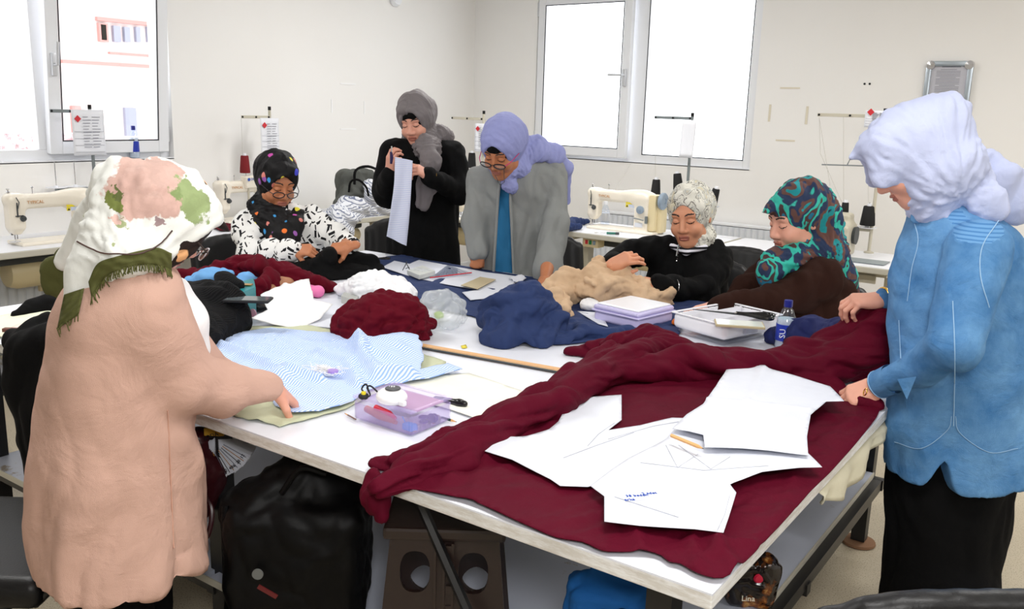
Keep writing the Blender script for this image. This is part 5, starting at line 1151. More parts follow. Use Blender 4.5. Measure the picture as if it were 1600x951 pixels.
# ---------------------------------------------------------------- standing woman in black with the grey scarf
def woman_black_standing():
    D = 4.70; loc = P(660, 400, D); Pn = Person('woman in black dress and grey headscarf standing and holding up a striped strip', loc, m_sk3)
    hf = HF(P(650, 188, D-.03), TOCAM-rad(16), rad(20), rad(-5), 1.02); Pn.add(*head_mesh(hf, .0028))
    s = SD(); s.loft([(218, 632, 688, D, .06), (228, 612, 706, D, .09), (250, 604, 716, D, .11), (290, 610, 716, D, .12), (340, 612, 714, D, .12), (385, 606, 718, D, .13), (420, 602, 720, D, .14), (560, 596, 728, D, .16), (690, 590, 734, D, .18)], k=.04)
    sh, el, w = P(612, 238, D-.02), P(601, 305, D-.10), P(609, 274, D-.26); s.chain([sh, el], [.066, .058], k=.04); s.chain([el, w], [.056, .040], k=.03)
    sh2, el2, w2 = P(708, 240, D-.02), P(718, 302, D-.10), P(674, 276, D-.26); s.chain([sh2, el2], [.066, .060], k=.04); s.chain([el2, w2], [.056, .040], k=.03)
    V, F = s.mesh(.0095); V = displ(V, F, folds(.007, 8, (1, 1, .25), 23.)); Pn.kid('black_dress', V, F, m_blackcl)
    V, F = hand_mesh(w+UP*.012, nrm(P(612, 246, D-.30)-w), nrm(-FW*.7-RT*.6), -1, [(.5, .9, .5), (.6, 1., .5), (.7, 1., .5), (.8, 1., .6)], (.9, .1), stubdir=el-w); Pn.add(V, F)
    V, F = hand_mesh(w2, nrm(P(640, 258, D-.30)-w2), nrm(-FW*.6+UP*.8), 1, [(.45, .7, .4), (.5, .8, .4), (.6, .9, .5), (.7, 1., .5)], (.8, .1), stubdir=el2-w2); Pn.add(V, F)
    ringband(Pn, 'gold_bangle', w, w-el, .031, .003, m_goldj); ringband(Pn, 'gold_bangle', w2, w2-el2, .031, .004, m_goldj)
    hip = P(660, 420, D); Pn.body.chain([P(660, 450, D), P(662, 330, D), P(662, 240, D), hf.p(0, -.04, -.13)], [.10, .10, .085, .045], k=.04); Pn.limb([sh, el, w], [.04, .033, .022]); Pn.limb([sh2, el2, w2], [.04, .033, .022]); ft = std_legs(Pn, P(660, 450, D), TOCAM, hipz=.72); shoes(Pn, ft, TOCAM)
    s = SD(); s.ell(hf.p(0, -.02, .028), (.096, .118, .122), hf.R, k=.03); s.ell(hf.p(0, -.10, .02), (.07, .06, .07), hf.R, k=.04); s.ell(hf.p(0, -.015, -.10), (.078, .080, .05), hf.R, k=.03); carve(s, hf, (-.006, .122, -.016), (.060, .088, .094))
    s.chain([hf.p(.02, -.02, -.10), P(668, 232, D-.06)], [.08, .075], k=.03)
    s.chain([P(664, 222, D-.12), P(672, 250, D-.17), P(668, 290, D-.18), P(660, 318, D-.17)], [.042, .046, .048, .034], k=.03, n=FW, fl=.45)
    s.chain([P(688, 210, D+.02), P(700, 214, D+.05)], [.05, .035], k=.03)
    V, F = s.mesh(.006); V = displ(V, F, scarf_folds(hf, .0045, 7, 3.4)); V = displ(V, F, lambda a, b_: np.where(a[:, 2] < hf.c[2]-.2, folds(.006, 16, (1, 1, .15))(a, b_), 0)); Pn.kid('headscarf', V, F, m_greyscarf)
    s = SD(); s.ell(hf.p(0, -.018, .028), (.088, .108, .111), hf.R, k=.02); s.ell(hf.p(0, .12, -.030), (.050, .075, .080), hf.R, k=.008, op='s'); V, F = s.mesh(.005); Pn.kid('under_cap', V, F, m_blackcl)
    Pn.finish()
    # the strip she holds
    a = [P(617, 246, D-.33), P(646, 252, D-.33), P(644, 300, D-.31), P(640, 345, D-.30), P(635, 383, D-.29), P(604, 369, D-.29), P(609, 330, D-.30), P(615, 290, D-.31)]
    top = [P(617, 245, D-.33), P(616, 285, D-.33), P(611, 325, D-.32), P(604, 369, D-.30)]; bo = [P(645, 251, D-.33), P(643, 290, D-.32), P(640, 335, D-.31), P(635, 384, D-.30)]
    Aa = crv(top, 8); Bb = crv(bo, 8); nx = 12; V = []
    for k in (0, 1):
        for i in range(len(Aa)):
            for j in range(nx):
                t = j/(nx-1); p = Aa[i]*(1-t)+Bb[i]*t; V.append(p-FW*(.006*math.sin(t*7+i*.12)-.003*k))
    m_ = len(Aa); ix = lambda k, i, j: (k*m_+i)*nx+j; F = []
    for i in range(m_-1):
        for j in range(nx-1): F += [(ix(0, i, j), ix(0, i, j+1), ix(0, i+1, j+1), ix(0, i+1, j)), (ix(1, i, j), ix(1, i+1, j), ix(1, i+1, j+1), ix(1, i, j+1))]
    for i in range(m_-1): F += [(ix(0, i, 0), ix(0, i+1, 0), ix(1, i+1, 0), ix(1, i, 0)), (ix(0, i, nx-1), ix(1, i, nx-1), ix(1, i+1, nx-1), ix(0, i+1, nx-1))]
    o = mkobj('fabric_strip', V, F, stripes('fine_blue_stripe', (232, 236, 252), (200, 210, 242), .009, (0, 0, 1), .4)); tag(o, 'pale blue striped fabric strip held up by the standing woman in black', 'fabric')
    t = thing('thread_snips', 'small dark purple thread snips in the hand of the woman in black', 'snips', P(611, 246, D-.33)); 
    b = B(); b.tube([(0, 0, -.03), (.004, 0, .0), (0, 0, .028)], [.006, .009, .006], 8); b.obj('grip', plain('dark_purple_plastic', (40, 26, 74), .4), t, smooth=True); b = B(); b.box((.004, 0, .04), (.006, .003, .03)); b.obj('blades', m_chrome, t)
woman_black_standing()
# ---------------------------------------------------------------- woman in the grey cardigan
def woman_grey():
    D = 4.30; loc = P(810, 400, D); Pn = Person('woman in open grey cardigan, teal blue top and lilac headscarf leaning on the table', loc, m_sk2)
    hf = HF(P(785, 232, D-.20), TOCAM-rad(28), rad(34), rad(6), 1.06); Pn.add(*head_mesh(hf, .0028))
    rows = [(232, 790, 830, D, .05), (248, 758, 860, D-.02, .09), (275, 740, 876, D-.02, .12), (320, 745, 874, D, .13), (370, 752, 874, D+.02, .13), (425, 750, 880, D+.04, .14), (480, 745, 885, D+.05, .15)]
    s = SD(); s.loft(rows, k=.04); sh, el, w = P(748, 285, D-.02), P(743, 345, D-.06), P(749, 392, D-.10); s.chain([sh, el, w], [.062, .055, .048], k=.03)
    sh2, el2, w2 = P(864, 275, D-.02), P(866, 350, D-.12), P(856, 425, D-.24); s.chain([sh2, el2, w2], [.075, .068, .062], k=.03)
    s.add(lambda X, Y, Z: opening(X, Y, Z), P(770, 440, D)-.4, P(800, 250, D)+.4, .01, 's') if False else None
    V, F = s.mesh(.009)
    V = displ(V, F, folds(.010, 8, (1, 1, .22), 33.))
    # open front: faces over the shirt strip are removed and the shirt shows
    rel = V-CO; px = 800+FPX*(rel@CR)/(rel@CF); py = 475.5-FPX*(rel@CU)/(rel@CF); dep = rel@FW
    fx = px[F].mean(1); fy = py[F].mean(1); fd = dep[F].mean(1)
    lx = np.interp(fy, [250, 300, 360, 430, 480], [786, 779, 775, 771, 770]); rx = np.interp(fy, [250, 300, 360, 430, 480], [806, 798, 800, 803, 806])
    F = F[~((fx > lx) & (fx < rx) & (fd < D-.02) & (fy > 262))]; o = Pn.kid('grey_cardigan', V, F, m_greycard)
    for (ax_, ys) in (((786, 779, 775, 771, 770), 0), ((806, 798, 800, 803, 806), 1)):
        pts = [P(x, y, D-th) for x, y, th in zip(ax_, (262, 300, 360, 430, 480), (.12, .135, .13, .115, .10))]; b = B(); b.tube(crv(pts, 6), .007, 8); Pn.kidb('cardigan_edge', b, m_greycard)
    s = SD(); s.loft([(240, 785, 815, D, .05), (262, 772, 822, D-.02, .095), (300, 762, 830, D-.01, .105), (370, 760, 830, D+.01, .108), (430, 758, 832, D+.03, .115), (500, 758, 832, D+.04, .12)], k=.03); V, F = s.mesh(.008); V = displ(V, F, folds(.004, 12, (1, 1, .3))); Pn.kid('blue_top', V, F, m_blueshirt)
    s = SD(); s.loft([(470, 755, 880, D+.05, .13), (560, 760, 870, D+.05, .12), (700, 765, 865, D+.05, .11)], k=.03); V, F = s.mesh(.012); Pn.kid('skirt', V, F, m_trous)
    V, F = hand_mesh(w+UP*.0, nrm(-UP-RT*.15), nrm(-FW-RT*.2), 1, FIST, (.9, .2), stubdir=el-w); Pn.add(V, F)
    hp = T(852, 436, .835); V, F = hand_mesh(hp, nrm(-RT*.1-FW*.9-UP*.12), UP, -1, FLAT, (.1, .2), stubdir=el2-hp); Pn.add(V, F)
    Pn.body.chain([P(812, 480, D+.05), P(812, 350, D+.02), P(810, 270, D), hf.p(0, -.04, -.13)], [.10, .095, .08, .045], k=.04); Pn.limb([sh, el, w], [.038, .032, .022]); Pn.limb([sh2, el2, w2, hp], [.038, .032, .022, .022])
    ft = std_legs(Pn, P(812, 480, D+.05), TOCAM, hipz=.70); shoes(Pn, ft, TOCAM)
    s = SD(); s.ell(hf.p(0, -.025, .028), (.100, .124, .122), hf.R, k=.03); s.ell(hf.p(0, -.10, .0), (.07, .06, .07), hf.R, k=.04); s.ell(hf.p(0, -.015, -.10), (.080, .082, .05), hf.R, k=.03); carve(s, hf, (-.004, .122, -.018), (.062, .090, .094))
    s.chain([hf.p(.03, -.04, -.11), P(812, 262, D-.10)], [.075, .06], k=.03); s.chain([P(795, 288, D-.16), P(800, 292, D-.16)], [.035, .03], k=.03)
    s.chain([hf.p(.0, -.07, -.05), P(838, 232, D-.08), P(866, 240, D-.03), P(882, 262, D+.04), P(886, 315, D+.08)], [.07, .058, .045, .036, .016], k=.03, n=nrm(UP*.5-FW), fl=.5)
    V, F = s.mesh(.006); V = displ(V, F, scarf_folds(hf, .003, 5, 4.2)); Pn.kid('headscarf', V, F, m_lilac)
    s = SD(); s.ell(hf.p(0, -.02, .028), (.091, .112, .112), hf.R, k=.02); s.ell(hf.p(0, .12, -.034), (.052, .078, .078), hf.R, k=.008, op='s'); V, F = s.mesh(.005); Pn.kid('under_cap', V, F, m_blackcl)
    glasses(Pn, hf, plain('dark_frame', (26, 22, 30), .3), plain('magenta_temple', (196, 24, 110), .35), z=-.012, y=.108, hh=.012, fr=.0028)
    b = B(); b.tube([hf.p(-.05, .10, -.02), hf.p(-.045, .11, -.09), hf.p(-.02, .11, -.11), hf.p(.0, .10, -.07)], .0014, 5); Pn.kidb('glasses_cord', b, m_darkgrey)
    Pn.finish()
woman_grey()
# ---------------------------------------------------------------- seated woman in the black-and-white jacket
def woman_print():
    D = 4.33; loc = P(440, 450, D+.05); Pn = Person('seated woman in white jacket with black bars and black headscarf with coloured drops', loc, m_sk2)
    hf = HF(P(433, 285, D-.02), TOCAM+rad(38), rad(20), rad(3), 1.06); Pn.add(*head_mesh(hf, .0028))
    s = SD(); s.loft([(318, 410, 462, D, .06), (332, 388, 486, D, .10), (352, 372, 506, D, .13), (385, 368, 512, D, .145), (415, 372, 512, D, .15), (470, 372, 512, D, .16)], k=.04)
    sh, el, w = P(386, 350, D-.04), P(395, 396, D-.18), P(461, 390, D-.36); s.chain([sh, el], [.072, .062], k=.04); s.chain([el, w], [.060, .042], k=.025)
    sh2, el2, w2 = P(490, 345, D-.02), P(530, 376, D-.10), P(548, 384, D-.30); s.chain([sh2, el2, w2], [.070, .058, .042], k=.04)
    V, F = s.mesh(.0085); V = displ(V, F, folds(.007, 9, (1, 1, .5), 43.)); Pn.kid('printed_jacket', V, F, print_bars('black_bar_print'))
    V, F = hand_mesh(w, nrm(P(505, 390, D-.40)-w), nrm(UP*.7-FW*.7), 1, PINCH, (.7, .1), stubdir=el-w); Pn.add(V, F)
    V, F = hand_mesh(P(546, 384, D-.36), nrm(-RT*.85-UP*.15-FW*.2), nrm(UP*.8-FW*.6), -1, [(.5, .8, .4), (.7, .9, .4), (.9, 1., .5), (1., 1., .5)], (.7, .1), stubdir=el2-P(546, 384, D-.36)); Pn.add(V, F)
    ringband(Pn, 'gold_bracelet', w-nrm(w-el)*-.012, w-el, .030, .0016, m_goldj); ringband(Pn, 'ring', P(487, 404, D-.36), RT, .010, .0018, m_goldj)
    Pn.body.chain([P(440, 490, D+.02), P(440, 400, D), P(436, 345, D), hf.p(0, -.04, -.13)], [.11, .10, .08, .045], k=.04); Pn.limb([sh, el, w], [.04, .034, .022]); Pn.limb([sh2, el2, w2], [.04, .034, .022])
    sit_legs(Pn, (loc[0], loc[1]), TOCAM+rad(45))
    m_sc = cells('black_scarf_drops', (10, 9, 12), [(226, 214, 70), (236, 120, 50), (80, 84, 214), (60, 150, 214), (196, 80, 170), (214, 130, 120), (150, 90, 170)], 25, .30, (1, 1, .75), keep=.6, rnd=.9, rough=.6)
    s = SD(); s.ell(hf.p(0, -.025, .028), (.100, .124, .124), hf.R, k=.03); s.ell(hf.p(0, -.105, .02), (.07, .06, .07), hf.R, k=.04); s.ell(hf.p(0, -.015, -.10), (.082, .082, .05), hf.R, k=.03); s.rc(hf.p(0, .05, .085), hf.p(.02, .098, .055), .055, .02, k=.03, n=hf.R[:, 2], fl=.5); carve(s, hf, (.004, .122, -.018), (.062, .090, .094))
    s.chain([hf.p(0, -.02, -.10), P(432, 350, D-.08), P(444, 374, D-.165), P(448, 402, D-.18)], [.075, .075, .055, .025], k=.03, n=FW, fl=.6); s.chain([P(402, 322, D-.04), P(418, 345, D-.10), P(436, 368, D-.15)], [.05, .055, .05], k=.03, n=FW, fl=.6); s.chain([P(466, 332, D-.06), P(462, 350, D-.12), P(452, 372, D-.16)], [.025, .035, .04], k=.03, n=FW, fl=.6)
    V, F = s.mesh(.006); V = displ(V, F, scarf_folds(hf, .004, 9)); Pn.kid('headscarf', V, F, m_sc)
    glasses(Pn, hf, plain('dark_frame', (26, 22, 30), .3), z=-.014, y=.108, hh=.014, fr=.0024); 
    b = B(); b.tube([hf.p(-.062, .088, .0), hf.p(-.072, .07, .004)], .007, 8); 
    Pn.finish()
woman_print()
# ---------------------------------------------------------------- seated woman in black with the white patterned scarf
def woman_black_seated():
    D = 3.92; loc = P(1080, 470, D+.05); Pn = Person('seated woman in black zipped top and off-white patterned headscarf sewing beige cloth', loc, m_sk1)
    hf = HF(P(1078, 338, D-.04), TOCAM-rad(30), rad(12), rad(-6), 1.08); Pn.add(*head_mesh(hf, .0028))
    s = SD(); s.loft([(372, 1052, 1112, D, .06), (384, 1030, 1128, D, .10), (405, 1012, 1138, D, .13), (440, 1012, 1138, D, .145), (480, 1015, 1138, D, .15), (540, 1015, 1138, D, .16)], k=.04)
    sh, el, w = P(1028, 390, D-.02), P(955, 418, D-.14), P(962, 408, D-.32); s.chain([sh, P(985, 395, D-.06), el], [.066, .058, .050], k=.03); s.chain([el, w], [.048, .036], k=.03)
    sh2, el2, w2 = P(1120, 405, D-.02), P(1098, 455, D-.18), P(1030, 446, D-.34); s.chain([sh2, el2], [.074, .066], k=.03); s.chain([el2, w2], [.062, .042], k=.025)
    V, F = s.mesh(.009); V = displ(V, F, folds(.007, 9, (1, 1, .6), 53.)); Pn.kid('black_top', V, F, m_blackcl)
    V, F = hand_mesh(P(956, 414, D-.36), nrm(RT*.55+UP*.35-FW*.3), nrm(UP*.55-FW*.75), 1, [(.5, .7, .4), (.6, .9, .5), (.8, 1., .5), (.9, 1., .5)], (.7, .1), stubdir=P(945, 425, D-.25)-P(956, 414, D-.36)); Pn.add(V, F)
    V, F = hand_mesh(w2, nrm(P(985, 440, D-.40)-w2), nrm(UP*.6-FW*.8), -1, PINCH, (.7, .1), stubdir=el2-w2); Pn.add(V, F)
    Pn.body.chain([P(1078, 520, D+.02), P(1078, 430, D), P(1078, 395, D), hf.p(0, -.04, -.13)], [.11, .10, .08, .045], k=.04); Pn.limb([sh, el, w], [.038, .032, .022]); Pn.limb([sh2, el2, w2], [.038, .034, .022]); sit_legs(Pn, (loc[0], loc[1]), TOCAM-rad(15))
    b = B(); b.tube([P(1060, 382, D-.115), P(1057, 400, D-.14)], .003, 6); 
    for k in range(7): b.lathe([(0, 0), (.004, 0), (.003, .003), (0, .003)], P(1061-.6*k, 384+4*k, D-.137), 8, MR(YAW) @ MR(math.pi/2, 'X'))
    Pn.kidb('zip_beads', b, m_chrome); ringband(Pn, 'cuff_braid', w2+(el2-w2)*.25, w2-el2, .047, .0014, m_chrome); ringband(Pn, 'bracelet', P(950, 420, D-.31), RT+UP*.5-FW, .03, .0016, m_goldj)
    n = N('pencil_drawn_scarf'); co = n.coord(); a1 = n.noise(13, co, 2, .5, dist=1.2); a2 = n.noise(17, n.coord(loc=(4, 2, 7)), 2.5, .5, dist=1.)
    ln = n.math('LESS_THAN', n.math('ABSOLUTE', n.math('SUBTRACT', a1, .5)), .010); l2 = n.math('LESS_THAN', n.math('ABSOLUTE', n.math('SUBTRACT', a2, .56)), .012); l3 = n.math('MULTIPLY', n.math('GREATER_THAN', a2, .62), n.math('GREATER_THAN', n.noise(240, co, 1), .58))
    fill = n.ramp(a1, [(.0, L((228, 226, 214))), (.55, L((226, 224, 214))), (.58, L((190, 194, 192))), (.66, L((214, 206, 182)))]); n.set(col=n.mix(n.math('MULTIPLY', n.math('MAXIMUM', n.math('MAXIMUM', ln, l2), l3), .8), fill, L((84, 80, 74))), rough=.75, spec=.25); crease(n, co, 7)
    s = SD(); s.ell(hf.p(0, -.025, .028), (.098, .120, .122), hf.R, k=.03); s.ell(hf.p(0, -.105, .0), (.07, .06, .07), hf.R, k=.04); s.ell(hf.p(0, -.015, -.10), (.080, .082, .05), hf.R, k=.03); carve(s, hf, (.0, .122, -.014), (.063, .090, .096)); s.chain([hf.p(0, -.03, -.10), P(1085, 374, D-.02)], [.078, .075], k=.03)
    V, F = s.mesh(.006); V = displ(V, F, scarf_folds(hf, .0045, 11)); Pn.kid('headscarf', V, F, n.m)
    ringn = SD(); ringn.chain([P(1050, 384, D-.10), P(1072, 394, D-.13), P(1102, 386, D-.09)], [.012, .014, .012], k=.01); V, F = ringn.mesh(.005); Pn.kid('scarf_hem', V, F, stripes('black_white_hem', (226, 226, 236), (24, 24, 28), .02, (0, 0, 1), .5))
    Pn.finish()
woman_black_seated()
# ---------------------------------------------------------------- seated woman in brown with the turquoise scarf
def woman_brown():
    D = 3.52; loc = P(1255, 520, D+.03); Pn = Person('seated woman in dark brown top and turquoise-brown flowered headscarf seen in profile', loc, m_sk3)
    hf = HF(P(1244, 342, D-.02), LEFT+rad(18), rad(17), rad(0), 1.13); Pn.add(*head_mesh(hf, .0027, 1.6))
    s = SD(); s.loft([(385, 1225, 1290, D, .07), (402, 1205, 1312, D, .11), (425, 1188, 1330, D, .14), (460, 1184, 1338, D, .16), (500, 1190, 1340, D, .17), (560, 1190, 1338, D, .18), (620, 1190, 1336, D, .18)], k=.04)
    sh, el, w = P(1285, 435, D-.14), P(1215, 470, D-.20), P(1122, 478, D-.24); s.chain([sh, el], [.086, .066], k=.03); s.chain([el, w], [.062, .040], k=.03)
    sh2, el2, w2 = P(1215, 420, D+.10), P(1168, 448, D+.08), P(1140, 470, D-.02); s.chain([sh2, el2, w2], [.066, .052, .038], k=.03)
    V, F = s.mesh(.009); V = displ(V, F, folds(.008, 8, (1, 1, .6), 63.)); Pn.kid('brown_top', V, F, m_brown)
    hw = w+nrm(w-el)*.01; V, F = hand_mesh(hw, nrm(P(1066, 494, D-.28)-w), nrm(UP*.95-FW*.3), -1, FLAT, (.2, .2), stubdir=el-w); Pn.add(V, F)
    V, F = hand_mesh(w2, nrm(-RT*.8-UP*.3-FW*.3), nrm(UP-FW*.3), 1, REL, stubdir=el2-w2); Pn.add(V, F)
    Pn.body.chain([P(1258, 600, D+.02), P(1258, 480, D), P(1256, 425, D), hf.p(0, -.04, -.13)], [.12, .11, .09, .05], k=.04); Pn.limb([sh, el, w], [.045, .036, .024]); Pn.limb([sh2, el2, w2], [.04, .034, .024]); sit_legs(Pn, (loc[0], loc[1]), TOCAM-rad(20))
    m_tq = multi('turquoise_brown_flowers', [(36, 46, 72), (24, 160, 164), (112, 74, 58), (40, 56, 88), (60, 206, 184), (86, 56, 44), (26, 118, 148), (146, 100, 82)], 6.0, 1.0)
    s = SD(); s.ell(hf.p(0, -.03, .03), (.102, .130, .124), hf.R, k=.03); s.ell(hf.p(0, -.10, -.02), (.085, .075, .09), hf.R, k=.04); s.ell(hf.p(0, -.02, -.10), (.084, .082, .05), hf.R, k=.03)
    s.rc(hf.p(0, .06, .075), hf.p(0, .128, .056), .050, .014, k=.03, n=hf.R[:, 2], fl=.45); s.ell(hf.p(0, .135, -.024), (.070, .085, .094), hf.R, k=.010, op='s')
    s.chain([hf.p(0, -.02, -.13), P(1212, 410, D-.10), P(1204, 424, D-.13), P(1200, 442, D-.14)], [.07, .050, .048, .030], k=.03)
    s.chain([hf.p(0, -.08, -.08), P(1290, 400, D-.04), P(1312, 430, D-.02), P(1332, 455, D)], [.095, .080, .060, .025], k=.04); s.chain([hf.p(0, -.03, -.12), P(1245, 404, D-.10)], [.07, .055], k=.03)
    V, F = s.mesh(.006); V = displ(V, F, scarf_folds(hf, .0048, 15, 3.4)); Pn.kid('headscarf', V, F, m_tq)
    Pn.finish()
woman_brown()
# ================================================================== things on the table
def dfold(amp, freq, d, el=.2, seed=0., o=2, fine=.3, warp=.35):
    """folds running along direction d"""
    d = nrm(d); a = nrm(np.cross(d, (0.13, .2, 1))); b_ = np.cross(d, a)
    def f(V, nv):
        w = np.stack([pn(V*4+seed+5), pn(V*4+seed+9), pn(V*4+seed+2)], 1)*warp
        q = np.stack([V@d*freq*el, V@a*freq, V@b_*freq], 1)+seed+w
        return amp*1.25*(np.abs(pn(q))*2.3-.5)+amp*.5*(np.abs(pn(q*2.1+4))*2-.4)+amp*fine*.5*pn(V*freq*2.5+seed)
    return f
def pathfold(amp, path, nf=5., sf=3., seed=0., twist=2.):
    """folds running along a gathered bundle"""
    Q = np.array([np.asarray(p) for p in path]); L0 = np.concatenate([[0], np.cumsum(np.linalg.norm(np.diff(Q, axis=0), axis=1))])
    def f(V, nv=None):
        best = np.full(len(V), 9.); s_ = np.zeros(len(V)); off = np.zeros((len(V), 3)); tt = np.zeros((len(V), 3))
        for i in range(len(Q)-1):
            a = Q[i]; ba = Q[i+1]-a; t = np.clip(((V-a)@ba)/(ba@ba), 0, 1); o = V-a-t[:, None]*ba; d = np.linalg.norm(o, axis=1); m = d < best
            best[m] = d[m]; s_[m] = L0[i]+t[m]*np.linalg.norm(ba); off[m] = o[m]; tt[m] = nrm(ba)
        side = np.cross(tt, UP); u = (off*side).sum(1); w = off[:, 2]; ph = np.arctan2(w+.02, u)+twist*s_; k = nf/3
        q = np.stack([np.cos(ph)*k+seed, np.sin(ph)*k+seed, s_*sf+seed], 1); q = q+np.stack([pn(V*9+seed), pn(V*9+seed+4), 0*s_], 1)*.3
        return amp*(np.abs(pn(q))*2.6-.5)+amp*.55*(np.abs(pn(q*np.array([2.2, 2.2, 1.5])+5))*2.2-.4)
    return f
def crumple(amp, freq, seed=0.):
    def f(V, nv):
        w = np.stack([fbm(V*freq*.6+seed, 2), fbm(V*freq*.6+seed+7, 2), fbm(V*freq*.6+seed+13, 2)], 1)*.9
        return amp*(np.abs(pn(V*freq+w+seed))*2.4-.6)+amp*.45*(np.abs(pn(V*freq*2.1+w*1.4+seed))*2-.5)
    return f
def heap(name, label, cat, build, mat, h=.006, disp=None, flat=None, group=None, sm=1, base=.803, parent=None):
    s = SD(); build(s)
    if base is not None: s.box((0, 0, base-.3), (9, 9, .3), op='s', k=.004, rd=.0)
    V, F = s.mesh(h)
    if disp is not None:
        D_ = disp if isinstance(disp, (list, tuple)) else [disp]
        for q in D_: V = displ(V, F, q)
        if sm: V = smoothv(V, F, sm, .35)
    if base is not None: V[:, 2] = np.maximum(V[:, 2], base-.001)
    o = mkobj(name, V, F, mat, parent)
    if parent is None: tag(o, label, cat, group)
    return o
def patch(name, label, cat, px, mat, h=.012, hf=None, base=.802, thick=.002, rough_=0, curve=0, group=None, world=None, smooth=True):
    poly = world if world is not None else pl(px, base)
    if curve: poly = curve_poly(poly, curve)
    if rough_: poly = rough_edge(poly, rough_, .02, len(px))
    V, F = sheet(poly, h, thick, (lambda v: hf(v, np.array([tuple(p[:2]) for p in poly]))) if hf else None, base)
    o = mkobj(name, V, F, mat, None, smooth); tag(o, label, cat, group); return o
def c2(px, py, z=.8): return T(px, py, z)[:2]
def hill(v, px, py, r, h): c = c2(px, py); return h*np.exp(-((v-c)**2).sum(1)/(r*r))
def hridge(v, pts, r, h, fade=.0):
    """low ridge along a polyline of pixels"""
    Q = [c2(*p) for p in pts]; d = np.full(len(v), 9.)
    for a, b_ in zip(Q[:-1], Q[1:]):
        ba = b_-a; t = np.clip(((v-a)@ba)/(ba@ba), 0, 1); d = np.minimum(d, np.linalg.norm(v-a-t[:, None]*ba, axis=1))
    return h*np.exp(-(d/r)**2)
def n2(v, f, seed=0): return pn(np.column_stack([v*f, np.full(len(v), seed+.5)]))
m_maroon = fabric('maroon_jersey', (80, 0, 26), .75, var=.06, wr=.6, wscale=16, spec=.12); m_maroon2 = fabric('dark_red_cloth', (88, 4, 24), .8, var=.06, wr=.5, spec=.12)
m_navy = fabric('navy_twill', (38, 54, 96), .8, var=.06, wr=.5); m_beige = fabric('beige_wool', (204, 174, 142), .85, var=.04, wr=.5); m_sage = fabric('sage_cotton', (196, 200, 170), .85, var=.03)
m_stripe = stripes('blue_white_seersucker', (216, 228, 250), (150, 182, 236), .0085, (1, 0, 0), .45, warpn=.02)
m_cream_cl = N('tracing_cream'); _c = m_cream_cl.coord(); m_cream_cl.set(col=m_cream_cl.mix(m_cream_cl.noise(12, _c, 4), L((230, 230, 214)), L((244, 244, 236))), rough=.7); m_cream_cl = m_cream_cl.m
m_pat = N('pattern_paper'); _c = m_pat.coord(); m_pat.set(col=m_pat.mix(m_pat.noise(9, _c, 5, .65), L((208, 212, 222)), L((222, 225, 234))), rough=.7, spec=.2); crease(m_pat, _c, 4, (1, 1, 1), .5, .014, 400, .01); m_pat = m_pat.m
# ---- sage sheet and striped cloth
patch('sage_sheet', 'pale sage cotton sheet lying flat under the blue striped cloth', 'fabric', [(296, 560), (380, 512), (470, 507), (535, 520), (600, 535), (655, 552), (697, 567), (660, 590), (600, 612), (540, 640), (437, 668), (370, 652), (296, 634), (240, 620), (240, 570)], m_sage, .02, lambda v, p: .003+.003*n2(v, 9)+hridge(v, [(400, 664), (437, 640)], .02, .006), rough_=.003)
def hst(v, p):
    e = np.clip(edist(v, p)/.05, 0, 1); w = n2(v, 6, 3)*.4; q = np.column_stack([v[:, 0]*7+w, v[:, 1]*22+w*2, np.full(len(v), 1.2)])
    z = .010+.007*(ridge(q, 2)-.4)*e+hill(v, 600, 560, .13, .035)+hill(v, 640, 545, .09, .02)+hridge(v, [(560, 545), (565, 575), (590, 600), (640, 598)], .022, .035)+hridge(v, [(500, 560), (545, 580), (560, 612)], .02, .018)+hridge(v, [(325, 540), (390, 568), (450, 595), (500, 605)], .012, .020)+hill(v, 440, 600, .05, .03)
    return np.maximum(z, .004)
patch('striped_cloth', 'pale blue and white striped cotton spread on the table before the woman in pink', 'fabric', [(312, 532), (425, 517), (500, 524), (560, 526), (633, 526), (652, 540), (662, 566), (656, 584), (700, 574), (722, 582), (672, 596), (628, 604), (600, 606), (572, 618), (552, 632), (500, 648), (458, 650), (430, 640), (412, 615), (370, 588), (318, 560)], m_stripe, .009, hst, base=.806, rough_=.002, thick=.003)
_t = thing('thread_tangle', 'small heap of lilac and white threads lying on the striped cloth', 'thread', T(508, 578, .835)); b = B(); rs = np.random.RandomState(5)
for k in range(26):
    p = rs.normal(size=(4, 3))*[.03, .02, .002]+[0, 0, .003]; b.tube(crv(p, 5), .0009, 4, cap=False)
b.obj('threads', m_white_cl, _t); b = B(); b.lathe([(0, 0), (.016, 0), (.016, .006), (0, .007)], (.03, .0, .0), 14); b.obj('lilac_bobbin', plain('lilac_plastic_solid', (168, 140, 214), .4), _t)
# ---- folded white cloth at left of centre
def tilted(name, label, cat, pts, mat, h=.010, hf=None, **k):
    """sheet whose outline points carry their own height: (px, py, z)"""
    W_ = np.array([T(x, y, z) for x, y, z in pts]); A = np.column_stack([W_[:, 0], W_[:, 1], np.ones(len(W_))]); co_ = np.linalg.lstsq(A, W_[:, 2]-.8, rcond=None)[0]
    return patch(name, label, cat, None, mat, h, lambda v, p: np.maximum(v@co_[:2]+co_[2]+(hf(v, p) if hf else 0), .004), base=.8, world=[w[:2] for w in W_], **k)
tilted('white_cloth', 'folded white cloth with pointed corner beside the turquoise tin', 'fabric', [(392, 505, .812), (418, 478, .86), (407, 464, .875), (430, 450, .895), (470, 437, .91), (483, 436, .91), (490, 460, .88), (520, 486, .82), (500, 500, .812), (466, 510, .81), (430, 508, .81)], m_white_cl, .010, lambda v, p: hridge(v, [(430, 484), (480, 490), (515, 488)], .015, .012)+.006*n2(v, 12)+.005*np.abs(n2(v, 25)))
